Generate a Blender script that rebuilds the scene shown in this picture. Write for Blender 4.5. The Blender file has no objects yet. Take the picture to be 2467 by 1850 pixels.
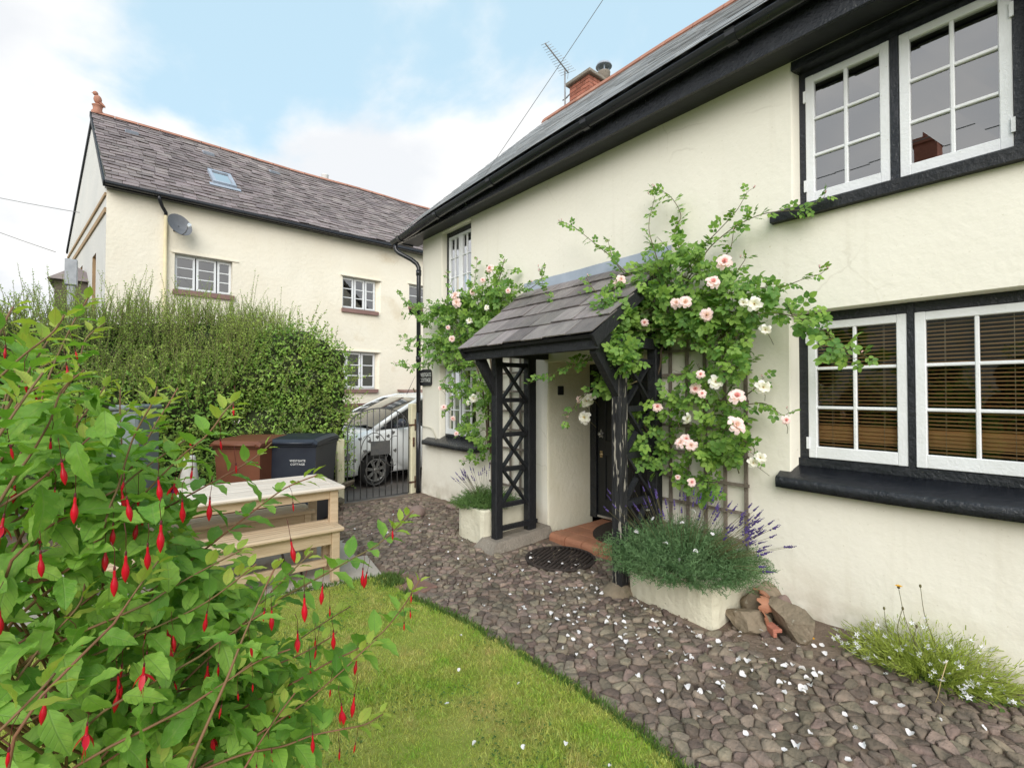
import bpy, bmesh, math, random
import numpy as np
from mathutils import Vector, Matrix, Euler, noise

random.seed(7)
rng = np.random.default_rng(7)
SC = bpy.context.scene
COL = SC.collection
PI = math.pi

# ------------------------------------------------------------------ camera
EYE = 1.55
YAW = math.atan(953.5 / 1150.0)
PITCH = math.atan(20.0 / 1150.0)
cam_d = bpy.data.cameras.new('camera')
cam = bpy.data.objects.new('camera', cam_d)
COL.objects.link(cam)
cam_d.sensor_width = 36.0
cam_d.lens = 36.0 * 1150.0 / 2467.0
cam_d.clip_start = 0.05
cam_d.clip_end = 2000.0
cam.location = (0, 0, EYE)
cam.rotation_euler = (PI / 2 + PITCH, 0, -YAW)
SC.camera = cam

# ------------------------------------------------------------------ world: Nishita sky with broken cloud
SUN_EL = math.radians(34)
SUN_AZ = math.radians(222)          # clockwise from +Y: behind the camera, a little to its left
w = bpy.data.worlds.new('World')
SC.world = w
w.use_nodes = True
nt = w.node_tree
for n in list(nt.nodes):
    nt.nodes.remove(n)
def wn(t, **k):
    n = nt.nodes.new(t)
    for a, b in k.items():
        setattr(n, a, b)
    return n
SKY_STRENGTH = 0.087
sky = wn('ShaderNodeTexSky', sky_type='NISHITA')
sky.sun_disc = False
sky.sun_elevation = SUN_EL
sky.sun_rotation = SUN_AZ
sky.altitude = 50
sky.air_density = 1.0
sky.dust_density = 1.2
sky.ozone_density = 1.6
tc = wn('ShaderNodeTexCoord')
sep = wn('ShaderNodeSeparateXYZ')
nt.links.new(tc.outputs['Generated'], sep.inputs[0])
def wm(op, a, b=None, clamp=False):
    n = wn('ShaderNodeMath', operation=op)
    n.use_clamp = clamp
    for i, v in enumerate((a, b)):
        if v is None:
            continue
        if isinstance(v, (int, float)):
            n.inputs[i].default_value = v
        else:
            nt.links.new(v, n.inputs[i])
    return n.outputs[0]
zc = wm('MAXIMUM', sep.outputs[2], 0.0)
den = wm('ADD', zc, 0.30)
cx_ = wm('DIVIDE', sep.outputs[0], den)
cy_ = wm('DIVIDE', sep.outputs[1], den)
comb = wn('ShaderNodeCombineXYZ')
nt.links.new(cx_, comb.inputs[0])
nt.links.new(cy_, comb.inputs[1])
def wnoise(scale, detail, rough, off, dist=0.0):
    mp = wn('ShaderNodeMapping')
    mp.inputs['Location'].default_value = off
    nt.links.new(comb.outputs[0], mp.inputs[0])
    n = wn('ShaderNodeTexNoise')
    n.inputs['Scale'].default_value = scale
    n.inputs['Detail'].default_value = detail
    n.inputs['Roughness'].default_value = rough
    n.inputs['Distortion'].default_value = dist
    nt.links.new(mp.outputs[0], n.inputs['Vector'])
    return n.outputs[0]
CLOUD_OFF = (5.2, 14.1, 0.9)
n1 = wnoise(1.25, 9, 0.52, CLOUD_OFF, 0.25)
n2 = wnoise(2.6, 6, 0.5, (8.3, 1.9, 2.2), 0.1)
cov = wm('MULTIPLY', wm('SUBTRACT', 0.62, zc), 0.34)     # more cloud in sight towards the horizon
cv = wm('ADD', n1, cov)
mr = wn('ShaderNodeMapRange')
mr.interpolation_type = 'SMOOTHSTEP'
mr.inputs['From Min'].default_value = 0.47
mr.inputs['From Max'].default_value = 0.575
nt.links.new(cv, mr.inputs['Value'])
ramp = wn('ShaderNodeValToRGB')
ramp.color_ramp.elements[0].position = 0.40
ramp.color_ramp.elements[0].color = (4.55, 4.68, 4.85, 1)
ramp.color_ramp.elements[1].position = 0.60
ramp.color_ramp.elements[1].color = (5.5, 5.48, 5.42, 1)
nt.links.new(n2, ramp.inputs[0])
# thin high veil lightens the blue
veil = wn('ShaderNodeMix', data_type='RGBA')
veil.inputs[0].default_value = 0.80
nt.links.new(sky.outputs[0], veil.inputs[6])
veil.inputs[7].default_value = (3.35, 4.62, 5.3, 1)
mix = wn('ShaderNodeMix', data_type='RGBA')
nt.links.new(mr.outputs[0], mix.inputs[0])
nt.links.new(veil.outputs[2], mix.inputs[6])
nt.links.new(ramp.outputs[0], mix.inputs[7])
bg = wn('ShaderNodeBackground')
bg.inputs[1].default_value = SKY_STRENGTH
nt.links.new(mix.outputs[2], bg.inputs[0])
wo = wn('ShaderNodeOutputWorld')
nt.links.new(bg.outputs[0], wo.inputs[0])
w.cycles.sampling_method = 'MANUAL'
w.cycles.sample_map_resolution = 512

sun_d = bpy.data.lights.new('sun', 'SUN')
sun_d.energy = 1.5
sun_d.angle = math.radians(55)
sun_d.color = (1.0, 0.95, 0.88)
sun = bpy.data.objects.new('sun', sun_d)
COL.objects.link(sun)
sdir = Vector((math.sin(SUN_AZ) * math.cos(SUN_EL), math.cos(SUN_AZ) * math.cos(SUN_EL), math.sin(SUN_EL)))
sun.rotation_euler = sdir.to_track_quat('Z', 'Y').to_euler()
sun.location = sdir * 40

SC.view_settings.view_transform = 'Standard'
SC.view_settings.look = 'None'
SC.view_settings.gamma = 1.0
SC.view_settings.use_curve_mapping = False
SC.view_settings.exposure = 1.20
SC.cycles.max_bounces = 8
SC.cycles.transparent_max_bounces = 12
SC.cycles.diffuse_bounces = 4

# ------------------------------------------------------------------ materials
MATS = {}
def mat(name, c1, c2=None, scale=6.0, rough=0.7, bump=0.0, bscale=40.0, spec=0.3, metal=0.0, var=0.0, hvar=0.0,
        island=False, spots=None, sscale=30.0, sth=0.68, coat=0.0, detail=5.0, stretch=None, spots2=None, s2scale=3.0, s2th=0.6, transl=None):
    m = bpy.data.materials.new(name)
    m.use_nodes = True
    t = m.node_tree
    b = t.nodes['Principled BSDF']
    L = t.links.new
    co = t.nodes.new('ShaderNodeTexCoord')
    vec = co.outputs['Object']
    if stretch:
        mp = t.nodes.new('ShaderNodeMapping')
        mp.inputs['Scale'].default_value = stretch
        L(vec, mp.inputs[0])
        vec = mp.outputs[0]
    def nz(s, d=detail, r=0.6):
        n = t.nodes.new('ShaderNodeTexNoise')
        n.inputs['Scale'].default_value = s
        n.inputs['Detail'].default_value = d
        n.inputs['Roughness'].default_value = r
        L(vec, n.inputs['Vector'])
        return n.outputs[0]
    def mixc(f, a, bcol):
        n = t.nodes.new('ShaderNodeMix'); n.data_type = 'RGBA'
        if isinstance(f, float): n.inputs[0].default_value = f
        else: L(f, n.inputs[0])
        for i, c in ((6, a), (7, bcol)):
            if isinstance(c, tuple): n.inputs[i].default_value = (*c, 1)
            else: L(c, n.inputs[i])
        return n.outputs[2]
    def rangen(v, a, bb, inv=False):
        n = t.nodes.new('ShaderNodeMapRange')
        n.inputs['From Min'].default_value = a; n.inputs['From Max'].default_value = bb
        L(v, n.inputs['Value'])
        return n.outputs[0]
    col = c1
    if c2 is not None:
        col = mixc(rangen(nz(scale), 0.35, 0.65), c1, c2)
    if spots2 is not None:
        col = mixc(rangen(nz(s2scale, 6.0), s2th, s2th + 0.12), col, spots2)
    if spots is not None:
        col = mixc(rangen(nz(sscale, 2.0), sth, sth + 0.04), col, spots)
    if var or hvar:
        if island:
            g = t.nodes.new('ShaderNodeNewGeometry'); rnd = g.outputs['Random Per Island']
        else:
            g = t.nodes.new('ShaderNodeObjectInfo'); rnd = g.outputs['Random']
        h = t.nodes.new('ShaderNodeHueSaturation')
        if isinstance(col, tuple): h.inputs['Color'].default_value = (*col, 1)
        else: L(col, h.inputs['Color'])
        vr = t.nodes.new('ShaderNodeMapRange')
        vr.inputs['To Min'].default_value = 1 - var; vr.inputs['To Max'].default_value = 1 + var
        L(rnd, vr.inputs['Value']); L(vr.outputs[0], h.inputs['Value'])
        if hvar:
            m2 = t.nodes.new('ShaderNodeMath'); m2.operation = 'MULTIPLY'; m2.inputs[1].default_value = 7.31
            L(rnd, m2.inputs[0])
            m3 = t.nodes.new('ShaderNodeMath'); m3.operation = 'FRACT'; L(m2.outputs[0], m3.inputs[0])
            hr = t.nodes.new('ShaderNodeMapRange')
            hr.inputs['To Min'].default_value = 0.5 - hvar; hr.inputs['To Max'].default_value = 0.5 + hvar
            L(m3.outputs[0], hr.inputs['Value']); L(hr.outputs[0], h.inputs['Hue'])
        col = h.outputs[0]
    if isinstance(col, tuple): b.inputs['Base Color'].default_value = (*col, 1)
    else: L(col, b.inputs['Base Color'])
    b.inputs['Roughness'].default_value = rough
    b.inputs['Metallic'].default_value = metal
    b.inputs['Specular IOR Level'].default_value = spec
    b.inputs['Coat Weight'].default_value = coat
    b.inputs['Coat Roughness'].default_value = 0.08
    if bump:
        bp = t.nodes.new('ShaderNodeBump')
        bp.inputs['Strength'].default_value = min(1.0, bump)
        bp.inputs['Distance'].default_value = 0.02
        L(nz(bscale, 6.0), bp.inputs['Height']); L(bp.outputs[0], b.inputs['Normal'])
    if transl:
        tr = t.nodes.new('ShaderNodeBsdfTranslucent')
        if isinstance(col, tuple): tr.inputs[0].default_value = (*col, 1)
        else:
            mm = t.nodes.new('ShaderNodeMix'); mm.data_type = 'RGBA'; mm.blend_type = 'MULTIPLY'
            mm.inputs[0].default_value = 1.0; L(col, mm.inputs[6]); mm.inputs[7].default_value = (1.35, 1.5, 0.7, 1)
            L(mm.outputs[2], tr.inputs[0])
        ms = t.nodes.new('ShaderNodeMixShader'); ms.inputs[0].default_value = transl
        L(b.outputs[0], ms.inputs[1]); L(tr.outputs[0], ms.inputs[2])
        L(ms.outputs[0], t.nodes['Material Output'].inputs[0])
    MATS[name] = m
    return m

def leaf_mat(name, c_dark, c_light, vein, island, transl=0.32, rough=0.55, spec=0.22):
    """Leaf: UV.x across (0.5 midrib), UV.y along; veins, per-leaf tone."""
    m = bpy.data.materials.new(name); m.use_nodes = True
    t = m.node_tree; L = t.links.new; b = t.nodes['Principled BSDF']
    uv = t.nodes.new('ShaderNodeUVMap')
    sp = t.nodes.new('ShaderNodeSeparateXYZ'); L(uv.outputs[0], sp.inputs[0])
    def M(op, a, bb=None, clamp=False):
        n = t.nodes.new('ShaderNodeMath'); n.operation = op; n.use_clamp = clamp
        for i, v in enumerate((a, bb)):
            if v is None: continue
            if isinstance(v, (int, float)): n.inputs[i].default_value = v
            else: L(v, n.inputs[i])
        return n.outputs[0]
    ax = M('ABSOLUTE', M('SUBTRACT', sp.outputs[0], 0.5))
    mid = M('SUBTRACT', 1.0, M('MULTIPLY', ax, 22.0), True)
    side = M('SINE', M('MULTIPLY', M('SUBTRACT', sp.outputs[1], M('MULTIPLY', ax, 0.55)), 44.0))
    side = M('MULTIPLY', M('POWER', M('MAXIMUM', side, 0.0), 8.0), 0.55)
    vn = M('MAXIMUM', mid, side)
    if island:
        g = t.nodes.new('ShaderNodeNewGeometry'); r = g.outputs['Random Per Island']
    else:
        g = t.nodes.new('ShaderNodeObjectInfo'); r = g.outputs['Random']
    mx = t.nodes.new('ShaderNodeMix'); mx.data_type = 'RGBA'
    L(r, mx.inputs[0]); mx.inputs[6].default_value = (*c_dark, 1); mx.inputs[7].default_value = (*c_light, 1)
    # blotches and yellowing towards some tips
    oc = t.nodes.new('ShaderNodeTexCoord'); bn = t.nodes.new('ShaderNodeTexNoise'); bn.inputs['Scale'].default_value = 5.0 if not island else 60.0; bn.inputs['Detail'].default_value = 4
    L(oc.outputs['Object'], bn.inputs['Vector'])
    bl_ = t.nodes.new('ShaderNodeMapRange'); bl_.inputs['From Min'].default_value = .52; bl_.inputs['From Max'].default_value = .75; bl_.inputs['To Max'].default_value = .55; L(bn.outputs[0], bl_.inputs['Value'])
    mb_ = t.nodes.new('ShaderNodeMix'); mb_.data_type = 'RGBA'; L(bl_.outputs[0], mb_.inputs[0]); L(mx.outputs[2], mb_.inputs[6]); mb_.inputs[7].default_value = (c_light[0] * 1.25, c_light[1] * 1.05, c_light[2] * 1.1, 1)
    mx = mb_
    mv = t.nodes.new('ShaderNodeMix'); mv.data_type = 'RGBA'
    L(M('MULTIPLY', vn, 0.62), mv.inputs[0]); L(mx.outputs[2], mv.inputs[6]); mv.inputs[7].default_value = (*vein, 1)
    L(mv.outputs[2], b.inputs['Base Color'])
    b.inputs['Roughness'].default_value = rough
    b.inputs['Specular IOR Level'].default_value = spec
    bp = t.nodes.new('ShaderNodeBump'); bp.inputs['Strength'].default_value = 0.35; bp.inputs['Distance'].default_value = 0.002
    bp.invert = True
    L(vn, bp.inputs['Height']); L(bp.outputs[0], b.inputs['Normal'])
    tr = t.nodes.new('ShaderNodeBsdfTranslucent')
    mm = t.nodes.new('ShaderNodeMix'); mm.data_type = 'RGBA'; mm.blend_type = 'MULTIPLY'
    mm.inputs[0].default_value = 1.0; L(mv.outputs[2], mm.inputs[6]); mm.inputs[7].default_value = (1.5, 1.7, 0.7, 1)
    L(mm.outputs[2], tr.inputs[0])
    ms = t.nodes.new('ShaderNodeMixShader'); ms.inputs[0].default_value = transl
    L(b.outputs[0], ms.inputs[1]); L(tr.outputs[0], ms.inputs[2]); L(ms.outputs[0], t.nodes['Material Output'].inputs[0])
    MATS[name] = m
    return m

def glass_mat(name, tint=(1, 1, 1), ior=1.5, boost=1.0):
    m = bpy.data.materials.new(name); m.use_nodes = True
    t = m.node_tree; L = t.links.new
    t.nodes.remove(t.nodes['Principled BSDF'])
    fr = t.nodes.new('ShaderNodeFresnel'); fr.inputs[0].default_value = ior
    k = t.nodes.new('ShaderNodeMath'); k.operation = 'MULTIPLY'; k.inputs[1].default_value = boost; k.use_clamp = True
    L(fr.outputs[0], k.inputs[0])
    a = t.nodes.new('ShaderNodeBsdfTransparent'); a.inputs[0].default_value = (*tint, 1)
    g = t.nodes.new('ShaderNodeBsdfGlossy'); g.inputs['Roughness'].default_value = 0.0
    ms = t.nodes.new('ShaderNodeMixShader')
    L(k.outputs[0], ms.inputs[0]); L(a.outputs[0], ms.inputs[1]); L(g.outputs[0], ms.inputs[2])
    L(ms.outputs[0], t.nodes['Material Output'].inputs[0])
    MATS[name] = m
    return m

mat('cream_render', (0.85, 0.81, 0.715), (0.825, 0.785, 0.685), scale=1.3, rough=0.85, bump=0.20, bscale=18.0, spec=0.2,
    spots2=(0.80, 0.75, 0.635), s2scale=1.1, s2th=0.60, spots=(0.66, 0.61, 0.47), sscale=26.0, sth=0.75)
mat('jamb_render', (0.84, 0.80, 0.66), (0.79, 0.745, 0.59), scale=2.5, rough=0.85, bump=0.5, bscale=20.0, spec=0.2,
    spots=(0.45, 0.42, 0.28), sscale=60.0, sth=0.70)
mat('neighbour_render', (0.85, 0.79, 0.67), (0.82, 0.75, 0.62), scale=1.0, rough=0.9, bump=0.55, bscale=13.0, spec=0.15,
    spots2=(0.72, 0.62, 0.47), s2scale=0.9, s2th=0.58)
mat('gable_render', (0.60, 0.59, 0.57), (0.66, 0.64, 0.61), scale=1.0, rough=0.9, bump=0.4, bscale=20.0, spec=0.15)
mat('tan_moulding', (0.42, 0.29, 0.17), (0.36, 0.25, 0.15), scale=5, rough=0.8)
mat('planter_render', (0.74, 0.70, 0.56), (0.66, 0.62, 0.48), scale=3.0, rough=0.9, bump=0.6, bscale=18.0, spec=0.15,
    spots=(0.35, 0.33, 0.24), sscale=26.0, sth=0.70, spots2=(0.55, 0.50, 0.38), s2scale=4.0, s2th=0.58)
mat('black_gloss', (0.011, 0.013, 0.018), (0.020, 0.022, 0.028), scale=9, rough=0.27, bump=0.5, bscale=40, spec=0.5, spots=(0.07, 0.07, 0.068), sscale=30, sth=0.72, spots2=(0.03, 0.032, 0.036), s2scale=2.5, s2th=.58)
mat('black_timber', (0.010, 0.011, 0.014), (0.02, 0.021, 0.024), scale=12, rough=0.5, bump=0.6, bscale=25, spec=0.4, stretch=(6, 1, 1))
mat('peeling_black', (0.012, 0.012, 0.014), (0.03, 0.03, 0.032), scale=10, rough=0.6, bump=0.8, bscale=30, spec=0.3, stretch=(3, 3, 0.4),
    spots=(0.34, 0.31, 0.26), sscale=16, sth=0.585)
mat('black_plastic', (0.013, 0.014, 0.019), (0.02, 0.021, 0.026), scale=3, rough=0.24, spec=0.6)
mat('soffit_black', (0.022, 0.023, 0.028), (0.03, 0.031, 0.036), scale=4, rough=0.45, bump=0.2, bscale=12)
mat('white_paint', (0.82, 0.83, 0.85), (0.77, 0.78, 0.79), scale=8, rough=0.4, bump=0.25, bscale=70, spec=0.4, spots=(0.55, 0.52, 0.45), sscale=34, sth=0.745)
mat('old_white_paint', (0.72, 0.72, 0.72), (0.65, 0.64, 0.62), scale=8, rough=0.5, spec=0.3)
mat('slate', (0.18, 0.16, 0.158), (0.26, 0.23, 0.22), scale=5, rough=0.55, bump=0.7, bscale=28, spec=0.35, var=0.32, hvar=0.03,
    spots=(0.33, 0.32, 0.28), sscale=34, sth=0.74, stretch=(1, 2.5, 1))
mat('roof_slate', (0.30, 0.30, 0.305), (0.40, 0.395, 0.39), scale=4, rough=0.5, bump=0.12, bscale=30, spec=0.45, var=0.22, island=True)
mat('old_slate', (0.20, 0.165, 0.165), (0.29, 0.245, 0.235), scale=2.2, rough=0.75, bump=0.5, bscale=20, spec=0.25, var=0.28, hvar=0.02,
    spots=(0.30, 0.26, 0.20), sscale=9, sth=0.72)
mat('old_slate_joined', (0.20, 0.165, 0.165), (0.29, 0.245, 0.235), scale=2.2, rough=0.75, bump=0.5, bscale=20, spec=0.25, var=0.28, hvar=0.02, island=True,
    spots=(0.30, 0.26, 0.20), sscale=9, sth=0.72)
mat('terracotta', (0.44, 0.215, 0.15), (0.35, 0.165, 0.115), scale=6, rough=0.75, bump=0.4, bscale=30, spec=0.2, var=0.12)
mat('quarry_tile', (0.40, 0.185, 0.11), (0.33, 0.15, 0.09), scale=9, rough=0.6, bump=0.3, bscale=24, spec=0.3, var=0.12,
    spots2=(0.20, 0.12, 0.08), s2scale=5, s2th=0.62)
mat('red_brick', (0.42, 0.17, 0.12), (0.33, 0.13, 0.09), scale=12, rough=0.85, bump=0.5, bscale=50, spec=0.1, var=0.25)
mat('mortar', (0.36, 0.30, 0.26), (0.28, 0.23, 0.2), scale=8, rough=0.9)
mat('lead', (0.36, 0.40, 0.47), (0.29, 0.33, 0.39), scale=4, rough=0.55, bump=0.25, bscale=9, spec=0.4)
mat('weathered_lath', (0.26, 0.22, 0.185), (0.17, 0.14, 0.115), scale=14, rough=0.85, bump=0.6, bscale=50, spec=0.15, var=0.15)
mat('teak', (0.62, 0.475, 0.325), (0.50, 0.37, 0.24), scale=7, rough=0.6, bump=0.3, bscale=30, spec=0.25, var=0.08, stretch=(0.6, 6, 6))
mat('teak_pale', (0.72, 0.64, 0.56), (0.60, 0.51, 0.43), scale=6, rough=0.62, bump=0.3, bscale=30, spec=0.25, var=0.07, stretch=(0.5, 6, 6))
mat('soil', (0.165, 0.122, 0.094), (0.24, 0.183, 0.143), scale=3.5, rough=0.95, bump=1.0, bscale=30, spec=0.1,
    spots2=(0.075, 0.055, 0.045), s2scale=5, s2th=0.55, spots=(0.30, 0.24, 0.2), sscale=70, sth=0.70)
mat('cobble', (0.255, 0.195, 0.150), (0.150, 0.122, 0.098), scale=9, rough=0.75, bump=1.0, bscale=30, spec=0.3, var=0.40, hvar=0.03,
    spots=(0.34, 0.31, 0.27), sscale=38, sth=0.72, spots2=(0.155, 0.10, 0.045), s2scale=3.0, s2th=0.66)
mat('cobble_joined', (0.255, 0.195, 0.150), (0.150, 0.122, 0.098), scale=9, rough=0.75, bump=1.0, bscale=30, spec=0.3, var=0.40, hvar=0.03, island=True,
    spots=(0.34, 0.31, 0.27), sscale=38, sth=0.72, spots2=(0.155, 0.10, 0.045), s2scale=3.0, s2th=0.66)
mat('red_sandstone', (0.27, 0.165, 0.13), (0.22, 0.13, 0.105), scale=4, rough=0.85, bump=0.6, bscale=30, spec=0.15)
mat('boulder', (0.27, 0.215, 0.155), (0.19, 0.155, 0.11), scale=6, rough=0.9, bump=1.0, bscale=16, spec=0.15, var=0.1,
    spots=(0.33, 0.29, 0.23), sscale=22, sth=0.68, spots2=(0.085, 0.085, 0.05), s2scale=4, s2th=0.6)
mat('rounded_stone', (0.26, 0.19, 0.165), (0.21, 0.15, 0.13), scale=7, rough=0.8, bump=0.3, bscale=40, spec=0.2, var=0.15)
mat('concrete', (0.31, 0.27, 0.225), (0.24, 0.21, 0.175), scale=6, rough=0.95, bump=0.9, bscale=45, spec=0.1, spots=(0.42, 0.38, 0.33), sscale=60, sth=0.66)
mat('paving', (0.47, 0.425, 0.37), (0.39, 0.35, 0.30), scale=4, rough=0.9, bump=0.4, bscale=50, spec=0.15, var=0.08, spots2=(0.30, 0.27, 0.22), s2scale=3, s2th=0.6)
mat('tarmac', (0.145, 0.13, 0.12), (0.20, 0.175, 0.16), scale=3, rough=0.9, bump=0.8, bscale=90, spec=0.2, spots2=(0.13, 0.15, 0.06), s2scale=2.0, s2th=0.64)
mat('turf', (0.26, 0.31, 0.06), (0.33, 0.33, 0.09), scale=3, rough=0.95, bump=0.6, bscale=60, spec=0.1)
mat('grass_blade', (0.29, 0.43, 0.06), (0.52, 0.50, 0.16), scale=5.0, rough=0.55, spec=0.25, var=0.36, hvar=0.025, island=True, transl=0.35, spots2=(0.52, 0.43, 0.18), s2scale=2.4, s2th=0.56)
mat('far_field', (0.10, 0.13, 0.05), (0.14, 0.14, 0.07), scale=0.05, rough=0.95)
mat('iron', (0.075, 0.077, 0.082), (0.11, 0.105, 0.10), scale=20, rough=0.6, spec=0.4, metal=0.2)
mat('rusty_iron', (0.05, 0.035, 0.03), (0.16, 0.07, 0.035), scale=30, rough=0.8, spec=0.3)
mat('post_paint', (0.70, 0.66, 0.48), (0.60, 0.55, 0.38), scale=7, rough=0.7, bump=0.3, bscale=20, spec=0.2, spots=(0.30, 0.22, 0.12), sscale=9, sth=0.70)
mat('bin_black', (0.017, 0.021, 0.033), (0.024, 0.029, 0.042), scale=5, rough=0.42, spec=0.45)
mat('bin_brown', (0.17, 0.062, 0.032), (0.14, 0.052, 0.028), scale=5, rough=0.5, spec=0.4)
mat('bin_grey', (0.17, 0.20, 0.205), (0.20, 0.225, 0.23), scale=5, rough=0.5, spec=0.4)
mat('pale_trim', (0.60, 0.63, 0.66), rough=0.4)
mat('lettering_white', (0.82, 0.82, 0.80), rough=0.6)
mat('sign_slate', (0.018, 0.019, 0.022), (0.028, 0.029, 0.032), scale=15, rough=0.5, bump=0.3, bscale=40)
mat('car_white', (0.84, 0.85, 0.86), rough=0.18, spec=0.5, coat=0.7, spots2=(0.72, 0.66, 0.53), s2scale=1.6, s2th=0.62)
mat('tyre', (0.018, 0.018, 0.019), (0.035, 0.033, 0.031), scale=12, rough=0.85, spec=0.2)
mat('alloy', (0.42, 0.41, 0.40), (0.30, 0.28, 0.26), scale=9, rough=0.4, metal=0.7, spec=0.5)
mat('car_trim', (0.012, 0.012, 0.014), rough=0.4, spec=0.4)
mat('mirror_shell', (0.035, 0.037, 0.05), rough=0.3, spec=0.5)
mat('lamp_lens', (0.55, 0.57, 0.60), rough=0.12, spec=0.6, coat=0.8)
mat('under_black', (0.006, 0.006, 0.006), rough=0.9, spec=0.05)
mat('dish_grey', (0.17, 0.175, 0.19), (0.14, 0.145, 0.16), scale=6, rough=0.6, spec=0.3)
mat('galvanised', (0.42, 0.43, 0.45), (0.33, 0.34, 0.36), scale=8, rough=0.5, metal=0.5)
mat('aerial_metal', (0.36, 0.36, 0.37), rough=0.5, metal=0.3)
mat('cable_grey', (0.24, 0.24, 0.245), rough=0.7)
mat('wire_cream', (0.55, 0.52, 0.42), rough=0.6)
mat('pipe_cream', (0.72, 0.63, 0.40), (0.62, 0.54, 0.36), scale=5, rough=0.7)
mat('sill_red', (0.27, 0.165, 0.145), (0.22, 0.13, 0.115), scale=6, rough=0.75, bump=0.2)
mat('plinth_red', (0.14, 0.075, 0.062), (0.10, 0.055, 0.047), scale=4, rough=0.9, bump=0.6, bscale=30)
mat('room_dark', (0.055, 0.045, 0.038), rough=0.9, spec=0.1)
mat('curtain', (0.58, 0.57, 0.54), (0.46, 0.45, 0.43), scale=3, rough=0.9, stretch=(1, 12, 0.3))
mat('blind_wood', (0.76, 0.45, 0.20), (0.70, 0.40, 0.17), scale=4, rough=0.5, spec=0.35, stretch=(4, 0.3, 4), var=0.06)
mat('blind_cord', (0.5, 0.42, 0.30), rough=0.8)
mat('rubber_mat', (0.035, 0.028, 0.025), (0.065, 0.05, 0.043), scale=30, rough=0.9, bump=0.8, bscale=90)
mat('coir', (0.045, 0.036, 0.03), (0.07, 0.055, 0.043), scale=50, rough=1.0, bump=1.0, bscale=120)
mat('brass', (0.55, 0.42, 0.24), rough=0.35, metal=0.9)
mat('steel', (0.6, 0.6, 0.6), rough=0.3, metal=0.9)
mat('door_black', (0.007, 0.009, 0.012), (0.011, 0.013, 0.016), scale=7, rough=0.3, spec=0.5, bump=0.15, bscale=20)
mat('bark_green', (0.10, 0.085, 0.04), (0.15, 0.12, 0.06), scale=12, rough=0.8, bump=0.3, bscale=60)
mat('cane_brown', (0.085, 0.06, 0.042), (0.13, 0.095, 0.065), scale=12, rough=0.85, bump=0.5, bscale=50)
mat('fuchsia_stem', (0.22, 0.095, 0.055), (0.16, 0.12, 0.05), scale=7, rough=0.6, spec=0.3)
mat('fuchsia_red', (0.62, 0.006, 0.022), (0.50, 0.004, 0.018), scale=30, rough=0.35, spec=0.4, var=0.12, transl=0.18)
mat('fuchsia_purple', (0.12, 0.008, 0.09), rough=0.5)
mat('fuchsia_dark', (0.10, 0.018, 0.02), rough=0.5)
mat('rose_pink', (0.90, 0.46, 0.53), (0.93, 0.64, 0.68), scale=18, rough=0.6, spec=0.15, transl=0.25)
mat('rose_blush', (0.92, 0.66, 0.70), (0.93, 0.78, 0.79), scale=18, rough=0.6, spec=0.15, transl=0.25)
mat('rose_white', (0.88, 0.82, 0.80), (0.90, 0.87, 0.85), scale=18, rough=0.6, spec=0.15, transl=0.25)
mat('petal', (0.74, 0.71, 0.75), (0.80, 0.77, 0.77), scale=30, rough=0.6, spec=0.15, var=0.06, transl=0.15)
mat('stamen', (0.75, 0.45, 0.08), rough=0.7)
mat('lavender_leaf', (0.085, 0.165, 0.065), (0.155, 0.25, 0.115), scale=6, rough=0.7, spec=0.15, var=0.25, island=True, transl=0.2)
mat('lavender_leaf_green', (0.09, 0.17, 0.05), (0.14, 0.23, 0.07), scale=6, rough=0.7, spec=0.15, var=0.25, island=True, transl=0.2)
mat('lavender_flower', (0.085, 0.055, 0.20), (0.06, 0.04, 0.14), scale=60, rough=0.8, var=0.25)
mat('lime_leaf', (0.27, 0.34, 0.06), (0.36, 0.40, 0.10), scale=5, rough=0.6, var=0.25, island=True, transl=0.3)
mat('weed_leaf', (0.09, 0.16, 0.035), (0.12, 0.19, 0.05), scale=5, rough=0.6, var=0.2, island=True, transl=0.3)
mat('white_flower', (0.84, 0.83, 0.88), rough=0.6, transl=0.2)
mat('yellow_flower', (0.80, 0.46, 0.01), (0.72, 0.36, 0.01), scale=60, rough=0.6)
mat('weed_stem', (0.14, 0.13, 0.05), (0.10, 0.08, 0.04), scale=20, rough=0.7)
mat('straw', (0.48, 0.37, 0.19), rough=0.8)
mat('hedge_leaf', (0.16, 0.31, 0.055), (0.36, 0.52, 0.12), scale=3.2, rough=0.5, spec=0.3, var=0.38, hvar=0.012, island=True, transl=0.25)
mat('shoot_leaf', (0.25, 0.37, 0.08), (0.37, 0.46, 0.12), scale=1.5, rough=0.6, spec=0.2, var=0.3, hvar=0.012, island=True, transl=0.3)
mat('shrub_leaf', (0.18, 0.30, 0.06), (0.30, 0.41, 0.10), scale=1.5, rough=0.6, spec=0.2, var=0.35, island=True, transl=0.25)
mat('hedge_blossom', (0.55, 0.58, 0.33), rough=0.7, transl=0.2)
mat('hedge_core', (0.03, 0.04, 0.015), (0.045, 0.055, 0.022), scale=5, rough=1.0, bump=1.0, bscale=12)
mat('twig', (0.16, 0.13, 0.075), (0.20, 0.17, 0.10), scale=10, rough=0.85)
mat('cone_white', (0.55, 0.53, 0.50), (0.42, 0.40, 0.36), scale=8, rough=0.8)
mat('cone_orange', (0.30, 0.10, 0.05), (0.22, 0.08, 0.05), scale=8, rough=0.8)
mat('rubble', (0.17, 0.145, 0.11), (0.11, 0.10, 0.07), scale=5, rough=0.95, bump=1.0, bscale=18, var=0.25, spots2=(0.08, 0.10, 0.03), s2scale=5, s2th=0.58)
mat('yellow_bits', (0.75, 0.55, 0.08), rough=0.6)
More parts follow.
